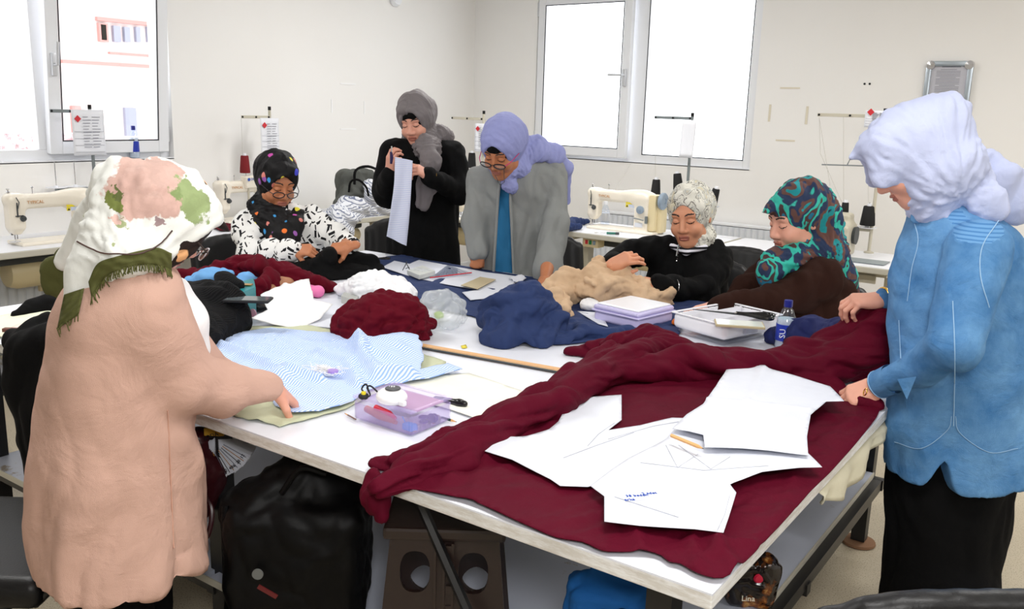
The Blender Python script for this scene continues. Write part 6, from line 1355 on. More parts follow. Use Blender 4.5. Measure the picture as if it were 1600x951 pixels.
patch('white_paper_sheet', 'thin white paper under the folded white cloth reaching towards the dark red heap', 'paper', [(480, 470), (505, 447), (545, 455), (560, 475), (545, 500), (520, 515), (470, 508)], m_pat, .02, lambda v, p: .003+.003*n2(v, 9))
def box_thing(name, label, cat, corners, h, mat, z=.803, part='box_body', r=.004, bev=.003):
    """box standing on four world points given by pixels (in order)"""
    q = [T(x, y, z) for x, y in corners]; c = sum(q)/4; t = thing(name, label, cat, (c[0], c[1], z)); b = B()
    V = [(p[0]-c[0], p[1]-c[1], 0) for p in q]+[(p[0]-c[0], p[1]-c[1], h) for p in q]; b._add(V, [(3, 2, 1, 0), (4, 5, 6, 7), (0, 1, 5, 4), (1, 2, 6, 5), (2, 3, 7, 6), (3, 0, 4, 7)])
    b.obj(part, mat, t, bev=bev); return t, c
# ---- clothes pile at the left back
heap('maroon_garment', 'maroon garment twisted along the back of the pile in front of the printed jacket', 'fabric', lambda s: (s.chain([T(284, 447, .83), T(318, 447, .85), T(352, 430, .88), T(372, 418, .90), T(400, 424, .90), T(430, 428, .885), T(470, 440, .86), T(512, 447, .83)], [.05, .055, .045, .042, .045, .045, .042, .035], k=.03), s.chain([T(375, 452, .85), T(400, 450, .88), T(425, 438, .885)], [.03, .03, .04], k=.02)), m_maroon2, disp=[pathfold(.018, [T(284, 447, .83), T(352, 430, .86), T(400, 424, .87), T(512, 447, .81)], 5, 3, 2), crumple(.008, 13, 5)])
heap('light_blue_garment', 'light blue garment folded into the pile behind the black knitwear', 'fabric', lambda s: (s.chain([T(302, 438, .88), T(328, 430, .91), T(352, 428, .92)], [.035, .045, .03], k=.03, n=UP, fl=.6), s.chain([T(362, 446, .85), T(385, 442, .87), T(395, 442, .86)], [.03, .035, .03], k=.03)), fabric('sky_blue_cloth', (112, 168, 222), .8), disp=crumple(.006, 16, 3))
heap('brown_garment', 'tan brown garment lying under the maroon one', 'fabric', lambda s: s.chain([T(375, 465, .82), T(410, 455, .85), T(440, 444, .86)], [.035, .05, .05], k=.03, n=UP, fl=.7), fabric('tan_cloth', (168, 120, 92), .85), disp=crumple(.008, 12, 8))
m_blackknit = N('black_rib_knit'); _c = m_blackknit.coord(); m_blackknit.set(col=L((16, 16, 18)), rough=.85, spec=.2); _w = m_blackknit.n('ShaderNodeTexWave'); _w.inputs['Scale'].default_value = 60; m_blackknit.t.links.new(_c, _w.inputs['Vector']); m_blackknit.bump(_w.outputs[1], .5, .004); m_blackknit = m_blackknit.m
def _bk(s):
    s.chain([T(285, 470, .87), T(300, 500, .86), T(318, 528, .84)], [.07, .085, .06], k=.05); s.chain([T(300, 475, .88), T(345, 478, .89), T(365, 500, .85)], [.07, .075, .06], k=.05); s.chain([T(335, 515, .84), T(350, 505, .84)], [.06, .05], k=.04); s.chain([T(330, 460, .90), T(352, 440, .93), T(368, 446, .92)], [.035, .025, .022], k=.03)
heap('black_knit_garment', 'heap of black ribbed knitwear beside the turquoise tin', 'fabric', _bk, m_blackknit, disp=[crumple(.011, 9, 21)])
heap('black_cloth', 'black cloth being sewn by the woman in the printed jacket, spilling onto the table', 'fabric', lambda s: (s.chain([P(515, 396, 3.94), P(512, 404, 3.92), T(500, 416, .84), T(480, 424, .82)], [.016, .03, .045, .04], k=.03), s.chain([T(450, 420, .83), T(500, 420, .84), T(545, 412, .85), T(575, 415, .84), T(588, 422, .825)], [.03, .05, .055, .045, .028], k=.04), s.chain([T(520, 430, .815), T(570, 426, .82)], [.035, .035], k=.03)), m_blackcl, disp=[dfold(.012, 13, RT+FW*.5, .4, 31)])
patch('red_thread_scrap', 'small bright red scrap beside the black cloth on the table', 'fabric scrap', [(492, 430), (505, 428), (516, 433), (503, 436)], plain('bright_red', (210, 20, 40), .7), .008, lambda v, p: .01+.004*n2(v, 30))
# turquoise tin
_t, _c0 = box_thing('turquoise_tin', 'turquoise box with two round pinkish discs on its side, by the black knitwear', 'box', [(372, 508), (401, 494), (398, 478), (366, 488)], .11, plain('turquoise_plastic', (24, 128, 136), .35))
for px, py in ((389, 493), (396, 489)):
    _p = P(px, py, (T(387, 501, .803)@FW)-.012); B().lathe([(0, 0), (.016, 0), (.016, .004), (0, .006)], tuple(_p-np.array(_t.location)), 18, MR(YAW-.5) @ MR(math.pi/2, 'X')).obj('round_disc', plain('dusty_pink_plastic', (176, 130, 146), .4), _t)
b = B(); b.box((0, 0, .113), (.05, .03, .004), MR(.6)); b.obj('gold_clasp', m_goldj, _t)
def phone(loc, rz, label, mat, w=.075, l=.15):
    t = thing('phone', label, 'phone', loc, rz); B().box((0, 0, .0045), (w, l, .009), bev=.004).obj('case', m_inkblk, t, smooth=True); B().box((0, 0, .0094), (w-.008, l-.012, .001)).obj('screen', mat, t); return t
m_screen = plain('phone_glass', (92, 100, 104), .08, spec=.8)
phone(T(388, 470, .922)+np.array([0, 0, .0]), 2.2, 'dark phone lying on top of the turquoise tin', m_screen)
_ph = phone(T(408, 477, .81), 1.2, 'second dark phone peeking from under the folded white cloth', m_screen)
heap('pink_pouch', 'pink pouch half hidden behind the folded white cloth', 'pouch', lambda s: s.chain([T(408, 458, .83), T(450, 452, .83), T(494, 455, .83)], [.03, .035, .035], k=.02, n=UP, fl=.7), plain('pink_fabric', (232, 120, 176), .7, bumpscale=40), disp=crumple(.003, 14, 4))
# ---- dark red heap, white bag, box
heap('dark_red_heap', 'heap of dark red cloth with a frayed top edge near the middle of the table', 'fabric', lambda s: (s.ell(T(598, 512, .83), (.155, .155, .10), k=.05), s.chain([T(545, 515, .83), T(585, 490, .89), T(620, 492, .885), T(652, 508, .84)], [.05, .06, .055, .045], k=.05), s.chain([T(534, 520, .82), T(560, 500, .86)], [.03, .05], k=.04), s.chain([T(560, 530, .82), T(620, 530, .82)], [.03, .03], k=.04)), m_maroon2, .0055, disp=[dfold(.020, 11, RT*.8-FW*.5, .35, 41, 2, .3, .8), crumple(.005, 22, 3)])
m_whiteplastic = plain('thin_white_plastic', (240, 242, 246), .35, bumpscale=30, bumpst=.5)
heap('white_bag', 'crumpled white bag lying behind the dark red heap', 'bag', lambda s: s.chain([T(540, 452, .83), T(580, 448, .86), T(615, 458, .85), T(638, 475, .825)], [.045, .075, .07, .045], k=.05, n=UP, fl=.75), m_whiteplastic, disp=[crumple(.009, 13, 6), crumple(.004, 30, 7)])
_t, _c0 = box_thing('small_grey_box', 'small grey printed box under the edge of the white bag', 'box', [(533, 475), (556, 482), (572, 462), (548, 457)], .035, plain('grey_card', (186, 188, 184), .6)); text('box_print', 'lllll', .018, (-.035, -.052, .008), RT, UP, m_ink, _t)
# clear bag
heap('clear_plastic_bag', 'round crumpled clear plastic bag beside the dark red heap', 'bag', lambda s: (s.ell(T(690, 485, .86), (.085, .085, .075), k=.03), s.ell(T(705, 492, .83), (.06, .06, .05), k=.03)), plain('crinkled_clear', (226, 232, 236), .12, alpha=.38), .006, disp=crumple(.012, 13, 9))
heap('green_label', 'lime green label inside the clear plastic bag', 'label', lambda s: s.ell(T(686, 492, .825), (.02, .018, .014), k=.01), plain('lime_green', (176, 214, 60), .5), .004, disp=crumple(.003, 40, 9))
# ---- navy: sheet and heap
def hnv(v, p):
    e = np.clip(edist(v, p)/.04, 0, 1); return np.maximum(.004+.004*n2(v, 5)*e+.006*e*(ridge(np.column_stack([v[:, 0]*3, v[:, 1]*9, v[:, 0]*0]), 2)-.5)+hridge(v, [(640, 470), (690, 440)], .02, .01), .001)
patch('navy_sheet', 'navy blue cloth spread along the far side of the table', 'fabric', [(578, 409), (604, 402), (628, 399), (660, 406), (760, 423), (850, 437), (930, 449), (1020, 462), (1120, 476), (1130, 486), (1072, 506), (1060, 524), (1000, 522), (960, 524), (930, 534), (900, 538), (868, 540), (840, 520), (760, 500), (722, 492), (668, 482), (655, 470), (630, 456), (600, 438), (560, 420)], m_navy, .014, hnv, rough_=.003)
heap('navy_heap', 'large crumpled heap of navy cloth in the middle of the table', 'fabric', lambda s: (s.chain([T(775, 520, .83), T(800, 480, .90), T(822, 474, .92)], [.055, .075, .07], k=.06), s.ell(T(808, 505, .84), (.13, .12, .09), k=.05), s.chain([T(825, 480, .90), T(850, 500, .86), T(852, 522, .82)], [.07, .06, .04], k=.05), s.chain([T(780, 528, .82), T(840, 530, .82), T(880, 530, .81)], [.035, .04, .025], k=.04)), m_navy, .0055, disp=[dfold(.026, 7.5, FW+RT*.6+UP*.2, .35, 51, 2, .1, .9), crumple(.003, 19, 5)])
heap('navy_offcut', 'twisted navy offcut trailing right of the navy heap', 'fabric', lambda s: (s.chain([T(866, 532, .812), T(893, 508, .825), T(912, 517, .825), T(950, 524, .812), T(985, 516, .812)], [.022, .02, .028, .026, .02], k=.02), s.chain([T(912, 517, .825), T(880, 534, .81)], [.022, .02], k=.02)), m_navy, disp=dfold(.008, 18, RT, .3, 14))
heap('navy_bundle', 'navy bundle on the table edge behind the small water bottle', 'fabric', lambda s: (s.chain([T(1215, 525, .83), T(1262, 525, .86), T(1315, 535, .87), T(1345, 545, .86)], [.04, .06, .07, .06], k=.04)), fabric('royal_navy', (26, 34, 84), .8), disp=crumple(.009, 13, 12))
# ---- beige
def _bg(s):
    s.chain([T(862, 462, .84), T(890, 445, .87), T(925, 448, .865), T(960, 455, .86), T(1000, 462, .85), T(1038, 470, .825)], [.05, .06, .055, .06, .05, .04], k=.04)
    s.chain([T(860, 478, .815), T(885, 492, .812)], [.04, .025], k=.04); s.chain([T(872, 468, .84), T(880, 488, .815)], [.045, .03], k=.03); s.chain([T(925, 448, .88), P(938, 420, 3.62), P(932, 408, 3.62)], [.05, .035, .018], k=.04); s.chain([T(940, 452, .88), P(975, 432, 3.56), P(1000, 440, 3.55)], [.05, .035, .025], k=.04)
heap('beige_cloth', 'beige woollen cloth the seated woman in black is sewing', 'fabric', _bg, m_beige, .006, disp=[dfold(.022, 12, RT*.8+FW*.5, .4, 61, 2, .25, .9), crumple(.005, 22, 6)])
heap('pincushion', 'small white pincushion on the navy cloth before the beige one', 'pincushion', lambda s: s.ell(T(922, 476, .825), (.042, .04, .026), k=.01), m_white_cl, .004, disp=crumple(.0025, 35, 2))
# ---- papers on the far side and small tools
patch('pattern_sheet', 'long white pattern paper on the navy cloth at the far side', 'paper', [(598, 421), (616, 411), (640, 415), (655, 409), (700, 418), (760, 429), (822, 437), (800, 449), (760, 470), (735, 473), (722, 461), (748, 456), (690, 446), (640, 435)], m_pat, .015, lambda v, p: .010+.003*n2(v, 8), base=.803, group=None)
patch('tissue_scrap', 'small crumpled white tissue at the right end of the far pattern paper', 'paper', [(795, 440), (815, 436), (822, 441), (806, 448)], m_pat, .006, lambda v, p: .018+.006*n2(v, 40), base=.803)
_t, _c0 = box_thing('chalk_box', 'frosted plastic chalk box on the far pattern paper', 'box', [(636, 429), (655, 437), (680, 430), (660, 421)], .022, plain('frosted_plastic', (212, 216, 212), .3), z=.818); B().box((.0, 0, .024), (.07, .05, .003)).obj('lid', plain('frosted_lid', (226, 230, 232), .2), _t)
_t = thing('wire_clip', 'small black wire clip standing on the far pattern paper', 'clip', T(634, 423, .818)); b = B(); b.tube([(-.02, 0, 0), (0, 0, .03), (.004, .0, .045), (.008, 0, .03), (.02, .01, .0)], .002, 6); b.tube([(.012, .01, .015), (.02, 0, .02), (.01, -.01, .014), (.0, .0, .01)], .002, 6); b.obj('wire_loops', m_darkgrey, _t)
q = [T(672, 435, .82), T(737, 427, .82), T(700, 414, .82)]; _t = thing('set_square', 'clear set square with a red edge on the far pattern paper', 'ruler', q[0]); b = B(); o0 = q[0]; b._add([tuple(p-o0) for p in q]+[tuple(p-o0+np.array([0, 0, .003])) for p in q], [(2, 1, 0), (3, 4, 5), (0, 1, 4, 3), (1, 2, 5, 4), (2, 0, 3, 5)]); b.obj('clear_plate', glass('tinted_acrylic', (.86, .88, .92), .02, .85), _t)
b = B(); b.tube([(0, 0, .004), tuple(q[1]-o0+np.array([0, 0, .004]))], .0025, 6); b.obj('red_edge', m_red, _t); b = B()
for k in range(1, 9): b.tube([tuple((q[0]-o0)*(1-k/9)+(q[1]-o0)*k/9+UP*.0035), tuple(((q[0]-o0)*(1-k/9)+(q[1]-o0)*k/9)*.45+(q[2]-o0)*.55*1+UP*.0035)], .0006, 4)
b.obj('printed_grid', m_ink, _t)
box_thing('cardboard_rectangle', 'tan cardboard rectangle on the far pattern paper', 'cardboard', [(720, 446), (746, 452), (775, 437), (750, 433)], .003, plain('tan_card', (186, 172, 140), .7), z=.82, part='card')
patch('white_paper_offcut', 'white paper offcut poking out left of the white-lidded box', 'paper', [(902, 488), (938, 490), (950, 512), (935, 508)], m_pat, .02, lambda v, p: .004+0*v[:, 0], base=.806)
def scissors(loc, rz, label, sc=1., tilt=0, open_=.18):
    t = thing('scissors', label, 'scissors', loc, rz); t.scale = (sc, sc, sc)
    for sg in (-1, 1):
        a = sg*open_/2; R = MR(a); b = B(); V = [(0, -.006, 0), (.13, -.001, 0), (.13, .001, 0), (0, .008, 0)]; V = [(x, y*(1 if sg > 0 else -1), .004+sg*.0014+z) for z in (-.001, .001) for x, y, _ in V]
        b._add([R @ Vector(v) for v in V], [(3, 2, 1, 0), (4, 5, 6, 7), (0, 1, 5, 4), (1, 2, 6, 5), (2, 3, 7, 6), (3, 0, 4, 7)]); b.obj('blade', m_darkgrey, t)
        b = B(); c = [(-.02, 0), (-.05, -sg*.012*1), (-.085, -sg*.030), (-.105, -sg*.026), (-.108, -sg*.012), (-.09, -sg*.004), (-.06, -sg*.004), (-.045, -sg*.008)]; b.tube(crv([R @ Vector((x, y, .006)) for x, y in [(0, 0)]+c], 4), .0058, 8); b.obj('handle', plain('black_gloss_plastic', (12, 12, 14), .15), t, smooth=True)
    B().lathe([(0, 0), (.006, 0), (.005, .003), (0, .004)], (0, 0, .007), 12).obj('screw', m_chrome, t); return t
scissors(T(584, 405, .803), YAW+.15+math.pi, 'black scissors at the far left corner of the table beside the black cloth', .75, open_=.08)
# ---- lunch box, tray, bottle
def rbox(s, corners, z0, z1, inset=0, rd=.015, k=.003, op='u'):
    q = [T(x, y, .803) for x, y in corners]; c = sum(q)/4; ux = nrm((q[1]-q[0])+(q[2]-q[3])); uy = np.cross(UP, ux); w = (np.linalg.norm(q[1]-q[0])+np.linalg.norm(q[2]-q[3]))/4; l = (np.linalg.norm(q[2]-q[1])+np.linalg.norm(q[3]-q[0]))/4
    s.box((c[0], c[1], (z0+z1)/2), (w-inset, l-inset, (z1-z0)/2), R=np.stack([ux, uy, UP], 1), rd=rd, k=k, op=op); return c, ux, uy, w, l
def lbox():
    cs = [(938, 502), (1008, 520), (1040, 500), (972, 486)]; m_l = plain('pale_lilac_plastic', (198, 192, 232), .3)
    t = None; s = SD(); c, ux, uy, w, l = rbox(s, cs, .803, .846); t = thing('lunch_box', 'pale lilac storage box with a white lid on the navy cloth', 'box', (c[0], c[1], .803)); off = np.array([c[0], c[1], .803])
    V, F = s.mesh(.004); mkobj('box_body', V-off, F, m_l, t); s = SD(); rbox(s, cs, .848, .868, -.003, .012); V, F = s.mesh(.004); mkobj('lid', V-off, F, m_l, t)
    s = SD(); rbox(s, cs, .866, .874, .006, .008); V, F = s.mesh(.004); mkobj('lid_top', V-off, F, m_white_lam, t); s = SD(); rbox(s, cs, .842, .850, -.007, .003); V, F = s.mesh(.004); mkobj('rim', V-off, F, m_l, t)
lbox()
def tray():
    cs = [(1068, 524), (1150, 548), (1200, 520), (1118, 500)]; m_w = plain('white_tray_plastic', (232, 232, 238), .3); s = SD(); c, ux, uy, w, l = rbox(s, cs, .825, .882, 0, .018); rbox(s, cs, .834, .93, .008, .012, .003, 's')
    t = thing('sewing_tray', 'white plastic tray box holding scissors, in front of the woman in brown', 'box', (c[0], c[1], .803)); off = np.array([c[0], c[1], .803]); V, F = s.mesh(.0035); mkobj('tray_body', V-off, F, m_w, t)
    s = SD(); rbox(s, cs, .878, .884, -.005, .003); rbox(s, cs, .87, .9, .006, .003, .003, 's'); V, F = s.mesh(.003); mkobj('rim', V-off, F, m_w, t)
    s = SD(); rbox(s, cs, .803, .828, .014, .012); V, F = s.mesh(.005); mkobj('clear_base', V-off, F, glass('milky_clear', (.95, .96, .98), .1, .6), t)
    for f in (-.45, .35): b = B(); p = np.array([0, 0, .055])+ux*w*f; b.box(tuple(p), (.004, 2*l-.02, .045), Matrix(((ux[0], uy[0], 0), (ux[1], uy[1], 0), (0, 0, 1)))); b.obj('divider', m_w, t)
    b = B(); R = Matrix(((ux[0], uy[0], 0), (ux[1], uy[1], 0), (0, 0, 1)))
    b.box(tuple(ux*(w+.008)+UP*.05-uy*.03), (.014, .07, .03), R, bev=.004); b.obj('clear_latch', MC['milky_clear'], t)
    return t, c, ux, uy, w, l
_tr = tray()
heap('pink_zip_pouch', 'bright pink pouch flattened under the white tray box', 'pouch', lambda s: s.chain([T(1078, 541, .812), T(1120, 552, .812), T(1155, 558, .812)], [.012, .014, .012], k=.01), plain('hot_pink_fabric', (222, 16, 120), .6, bumpscale=90), .004)
_u = _tr[2]; scissors(T(1150, 492, .893)+np.array([0, 0, .0]), math.atan2(-RT[1], -RT[0])-.35, 'large black tailor scissors lying across the white tray box', 1.15, open_=.10)
_p = T(1155, 508, .886); _t = thing('glass_plate', 'thin rectangular cream-edged plate lying on the rim of the white tray box', 'plate', _p, YAW-.15); B().box((0, 0, .004), (.16, .085, .008), bev=.002).obj('plate_body', plain('cream_edge', (190, 176, 140), .5), _t); B().box((0, 0, .0085), (.15, .076, .001)).obj('glossy_top', plain('pale_gloss', (214, 220, 214), .1), _t)
bottle(T(1225, 545, .803), .165, .033, 'small blue-capped water bottle standing beside the white tray box', m_capblue, m_labelblue, 'SU')
heap('orange_pincushion', 'small orange pincushion beside the hand of the woman in brown', 'pincushion', lambda s: s.ell(T(1056, 503, .818), (.016, .016, .013), k=.01), plain('orange_cloth', (220, 110, 20), .7), .004, disp=crumple(.002, 50, 2))
# ---- wooden ruler at the joint of the tables
q = [T(653, 537, .803), T(869, 578, .803), T(888, 587, .803), T(650, 547, .803)]; a_, b_ = T(654, 542, .803), T(890, 584, .803); d_ = nrm(b_-a_); L_ = np.linalg.norm(b_-a_)
_t = thing('wooden_ruler', 'long wooden measuring stick lying across the middle of the table', 'ruler', (a_+b_)/2, math.atan2(d_[1], d_[0])); m_wood = N('beech_wood'); _c = m_wood.coord((2, 20, 20)); m_wood.set(col=m_wood.mix(m_wood.noise(6, _c, 4), L((206, 152, 92)), L((226, 178, 118))), rough=.5); m_wood = m_wood.m
B().box((0, .009, .003), (L_, .036, .006), bev=.001).obj('stick', m_wood, _t); b = B(); b.box((0, -.011, .003), (L_, .005, .0055)); b.obj('metal_edge', m_darkgrey, _t); b = B()
for k in range(100): b.box((-L_/2+L_*k/100, -.004, .0062), (.0008, .008 if k % 5 else .013, .0004))
b.obj('graduation_marks', m_inkblk, _t)
patch('yellow_sticker', 'tiny yellow sticker on the bare tabletop near the wooden ruler', 'sticker', [(720, 540), (728, 538), (730, 543), (722, 544)], m_yellow, .01, thick=.0006, base=.8025)
# ---- cream tracing sheet, lilac box
patch('tracing_sheet', 'translucent cream tracing sheet behind the lilac box', 'paper', [(598, 604), (668, 588), (733, 584), (775, 598), (825, 616), (800, 640), (742, 655), (700, 640), (640, 625)], m_cream_cl, .02, lambda v, p: .003+.002*n2(v, 7), base=.803)
def lilac_box():
    cs = [(551, 654), (644, 684), (706, 656), (617, 632)]; q = [T(x, y, .803) for x, y in cs]; c = sum(q)/4; t = thing('lilac_case', 'see-through lilac plastic case of sewing tools at the front edge of the table', 'box', (c[0], c[1], .803)); off = np.array([c[0], c[1], .803]); m = plain('lilac_clear', (206, 188, 246), .12, alpha=.24)
    s = SD(); _, ux, uy, w, l = rbox(s, cs, .803, .858, 0, .010); rbox(s, cs, .806, .9, .003, .008, .002, 's'); V, F = s.mesh(.003); mkobj('case_body', V-off, F, m, t)
    s = SD(); rbox(s, cs, .858, .868, -.002, .005); rbox(s, cs, .855, .865, .002, .004, .001, 's'); V, F = s.mesh(.003); mkobj('lid', V-off, F, m, t)
    R = Matrix(((ux[0], uy[0], 0), (ux[1], uy[1], 0), (0, 0, 1))); b = B(); b.box(tuple(ux*(w*.2)+uy*.01+UP*.052), (w*1.3, l*1.3, .003), R); b.obj('pink_card', plain('dusty_pink_card', (206, 160, 168), .6), t)
    def item(nm, lab, cat, mk, mat): tt = thing(nm, lab, cat, off+np.array([0, 0, .004])); b = B(); mk(b); b.obj('body', mat, tt, smooth=True)
    P2 = lambda u, v, z: tuple(ux*w*u+uy*l*v+UP*z)
    item('wooden_handle_tool', 'brown handled tool inside the lilac case', 'tool', lambda b: b.tube([P2(-.85, -.55, .018), P2(-.2, -.78, .018), P2(.35, -.8, .014)], [.009, .010, .005], 10), plain('orange_brown', (196, 110, 62), .5))
    item('red_marker', 'red marker inside the lilac case', 'pen', lambda b: b.tube([P2(-.5, -.6, .030), P2(.0, -.65, .026), P2(.25, -.7, .02)], [.008, .008, .004], 10), plain('marker_red', (230, 40, 60), .4))
    item('blue_clip', 'small blue clip in the front corner of the lilac case', 'clip', lambda b: (b.box(P2(.75, -.75, .012), (.03, .022, .016), R, bev=.003), b.tube([P2(.62, -.75, .018), P2(.55, -.8, .034)], .0015, 5)), plain('clip_blue', (40, 140, 220), .4))
    rs = np.random.RandomState(2)
    for k, (u, v) in enumerate([(.82, -.45), (.84, -.2), (.80, .05), (.86, .3), (.8, .55)]):
        item('bobbin', 'metal and violet bobbin lying at the right side of the lilac case', 'bobbin', lambda b: b.lathe([(0, 0), (.012, 0), (.012, .002), (.007, .003), (.007, .011), (.012, .012), (.012, .014), (0, .014)], P2(u, v, .004+.010*(k % 2)), 14, MR(rs.rand()*3, 'X')), [m_chrome, plain('violet_thread', (66, 50, 120), .6)][k % 2])
    for o in C.objects:
        if o.name.startswith('bobbin') and o.parent is None: o['group'] = 'bobbins in the lilac case'
    # tape measure on the lid
    tm = thing('tape_measure', 'round white tape measure with a black cord standing on the lilac case', 'tape measure', T(612, 628, .872)); s = SD(); s.ell((0, 0, .014), (.040, .036, .022), k=.01); s.box((0, 0, .014), (.05, .05, .0135), rd=.003, op='s') if False else None; s.box((0, 0, -.02), (.1, .1, .02), op='s', k=.003); V, F = s.mesh(.003); mkobj('case', V, F, plain('white_gloss', (244, 244, 246), .2), tm)
    B().lathe([(0, 0), (.019, 0), (.018, .002), (0, .002)], (.004, 0, .0355), 20).obj('dark_centre', plain('charcoal', (60, 62, 66), .4), tm); o = text('centre_lettering', '150', .011, (-.008, -.004, .0378), RT, FW, m_paper, tm)
    b = B(); b.tube(crv([(-.036, -.01, .02), (-.05, -.02, .035), (-.062, -.02, .028), (-.05, -.022, .012), (-.066, -.03, .006)], 5), .0022, 6); b.tube(crv([(-.055, -.02, .018), (-.075, -.01, .032), (-.085, -.015, .02), (-.07, -.02, .012)], 5), .0022, 6); b.obj('cord_loop', m_inkblk, tm)
    s = SD()
    for a in range(6): s.ell((-.068+.007*math.cos(a), -.026+.007*math.sin(a), .007), (.006, .006, .007), k=.003)
    V, F = s.mesh(.002); mkobj('tassel', V, F, m_inkblk, tm); B().lathe([(0, 0), (.006, 0), (.006, .006), (0, .007)], (-.066, -.028, .013), 10).obj('yellow_bead', m_yellow, tm)
    B().box((.046, -.012, .010), (.018, .012, .012), bev=.003).obj('tape_tab', m_white_lam, tm)
lilac_box()
_p = T(703, 631, .806); _t = thing('seam_ripper_case', 'black elongated cutter just behind the lilac case', 'cutter', _p, math.atan2(RT[1], RT[0])-.5); s = SD(); s.chain([(-.045, 0, .007), (.03, 0, .008), (.045, 0, .009)], [.007, .010, .009], k=.01); V, F = s.mesh(.003); mkobj('handle', V, F, plain('black_gloss_plastic', (12, 12, 14), .15), _t); B().lathe([(0, 0), (.006, 0), (.006, .002), (0, .002)], (.036, 0, .016), 12).obj('rivet', m_chrome, _t)
def pencil(a, b_, label, mat, r=.0036, parent=None):
    a = np.array(a); b_ = np.array(b_); d = nrm(b_-a); t = thing('pencil', label, 'pencil', a); Lb = np.linalg.norm(b_-a)
    b = B(); b.tube([(0, 0, 0), tuple(d*(Lb-.018))], r, 6); b.obj('barrel', mat, t); b = B(); b.tube([tuple(d*(Lb-.018)), tuple(d*(Lb-.004))], [r, .0012], 8); b.obj('sharpened_tip', m_wood, t); b = B(); b.tube([tuple(d*(Lb-.005)), tuple(d*Lb)], [.0012, .0004], 6); b.obj('lead', m_inkblk, t)
pencil(T(690, 652, .8075), T(714, 659, .8075), 'dark green pencil poking out right of the lilac case', plain('dark_green_paint', (20, 60, 50), .4))
pencil(T(556, 655, .8065), T(538, 645, .8065), 'thin stub poking out left of the lilac case', plain('brown_paint', (120, 90, 80), .5), .002)
# ---- the big maroon cloth: flat part and gathered folds
outl = [(585, 750), (600, 778), (640, 770), (700, 779), (740, 790), (783, 809), (831, 831), (868, 846), (910, 853), (940, 866), (971, 868), (1024, 871), (1045, 884), (1063, 888), (1090, 903), (1129, 910), (1164, 884), (1216, 831), (1269, 770), (1310, 728), (1350, 682), (1374, 645), (1366, 628), (1330, 612), (1290, 600), (1265, 580), (1180, 560), (1060, 552), (940, 560), (880, 620), (780, 668), (680, 710)]
wsets = [([(800, 640), (760, 720), (735, 790)], .012, .006), ([(1150, 900), (1105, 850), (1090, 830)], .014, .014), ([(1090, 895), (1078, 860), (1085, 846)], .010, .012), ([(1000, 868), (990, 835), (1010, 800)], .012, .010), ([(1180, 860), (1130, 860), (1110, 880)], .01, .010), ([(1230, 800), (1180, 850)], .012, .008), ([(1340, 660), (1250, 720), (1230, 790)], .010, .006), ([(860, 640), (960, 600), (1080, 590)], .012, .010), ([(700, 760), (740, 700), (850, 650)], .014, .008)]
def hmar(v, p):
    e = np.clip(edist(v, p)/.05, 0, 1); z = .008+.006*(ridge(np.column_stack([(v[:, 0]*.5+v[:, 1])*5+n2(v, 3)*.6, (v[:, 0]-v[:, 1]*.5)*14+n2(v, 3, 4), v[:, 0]*0]), 2)-.4)*e+.004*n2(v, 7, 2)
    for pts, r, h_ in wsets: z += hridge(v, pts, r, h_)
    return np.maximum(z, .002)
wl = curve_poly(pl(outl, .803), 3)
V, F = sheet([np.array([p[0], p[1]]) for p in wl], .011, .002, lambda v: hmar(v, np.array([tuple(p[:2]) for p in wl])), .803)
mar = mkobj('maroon_cloth', V, F, m_maroon); tag(mar, 'big maroon jersey cloth gathered and spread over the front right of the table', 'fabric')
def _mb(s):
    k = .022; Z = .825
    s.chain([T(592, 762, .822), T(640, 738, Z), T(720, 712, Z), T(800, 662, .83), T(870, 632, .84), T(930, 590, .85), T(985, 560, .86), T(1030, 545, .86)], [.020, .032, .036, .034, .036, .042, .045, .04], k=k)
    s.chain([T(586, 728, .812), T(640, 716, .82), T(700, 690, Z), T(770, 655, .83), T(840, 628, .835), T(900, 590, .84), T(960, 556, .85)], [.012, .022, .028, .026, .028, .034, .04], k=k)
    s.chain([T(890, 551, .808), T(925, 547, .82), T(965, 540, .85), T(1010, 528, .87), T(1045, 535, .865)], [.012, .024, .036, .040, .040], k=k)
    s.chain([T(940, 590, .83), T(1010, 575, .85), T(1080, 570, .85), T(1160, 573, .845), T(1230, 575, .845), T(1290, 580, .85), T(1370, 572, .85)], [.03, .036, .042, .04, .036, .034, .03], k=k)
    s.chain([T(1020, 540, .86), T(1090, 556, .85), T(1160, 568, .85), T(1230, 562, .86), P(1300, 545, 2.62), P(1350, 520, 2.58), P(1372, 500, 2.56)], [.038, .036, .036, .040, .052, .055, .040], k=k)
    s.chain([T(1230, 575, .84), P(1310, 562, 2.52), P(1365, 545, 2.50), P(1380, 500, 2.52)], [.034, .05, .055, .035], k=k)
    s.chain([P(1372, 505, 2.56), P(1362, 484, 2.56)], [.04, .016], k=.02); s.chain([P(1340, 500, 2.60), P(1352, 486, 2.57)], [.03, .014], k=.02)
    s.chain([T(1250, 590, .82), T(1300, 608, .815), T(1345, 628, .815), T(1368, 634, .81)], [.026, .026, .022, .016], k=k)
s = SD(); _mb(s); s.box((0, 0, .5), (9, 9, .304), op='s', k=.004, rd=0.); V, F = s.mesh(.0055)
rel = V-CO; pxv = 800+FPX*(rel@CR)/(rel@CF); wl_ = 1/(1+np.exp((pxv-985)/30)); f1 = pathfold(.015, [T(590, 755, .81), T(700, 700, .81), T(850, 630, .81), T(960, 560, .82), T(1040, 530, .84)], 6, 2.5, 3)(V); f2 = pathfold(.015, [T(960, 570, .82), T(1100, 566, .82), T(1230, 568, .82), P(1375, 530, 2.55)], 6, 2.5, 9)(V)
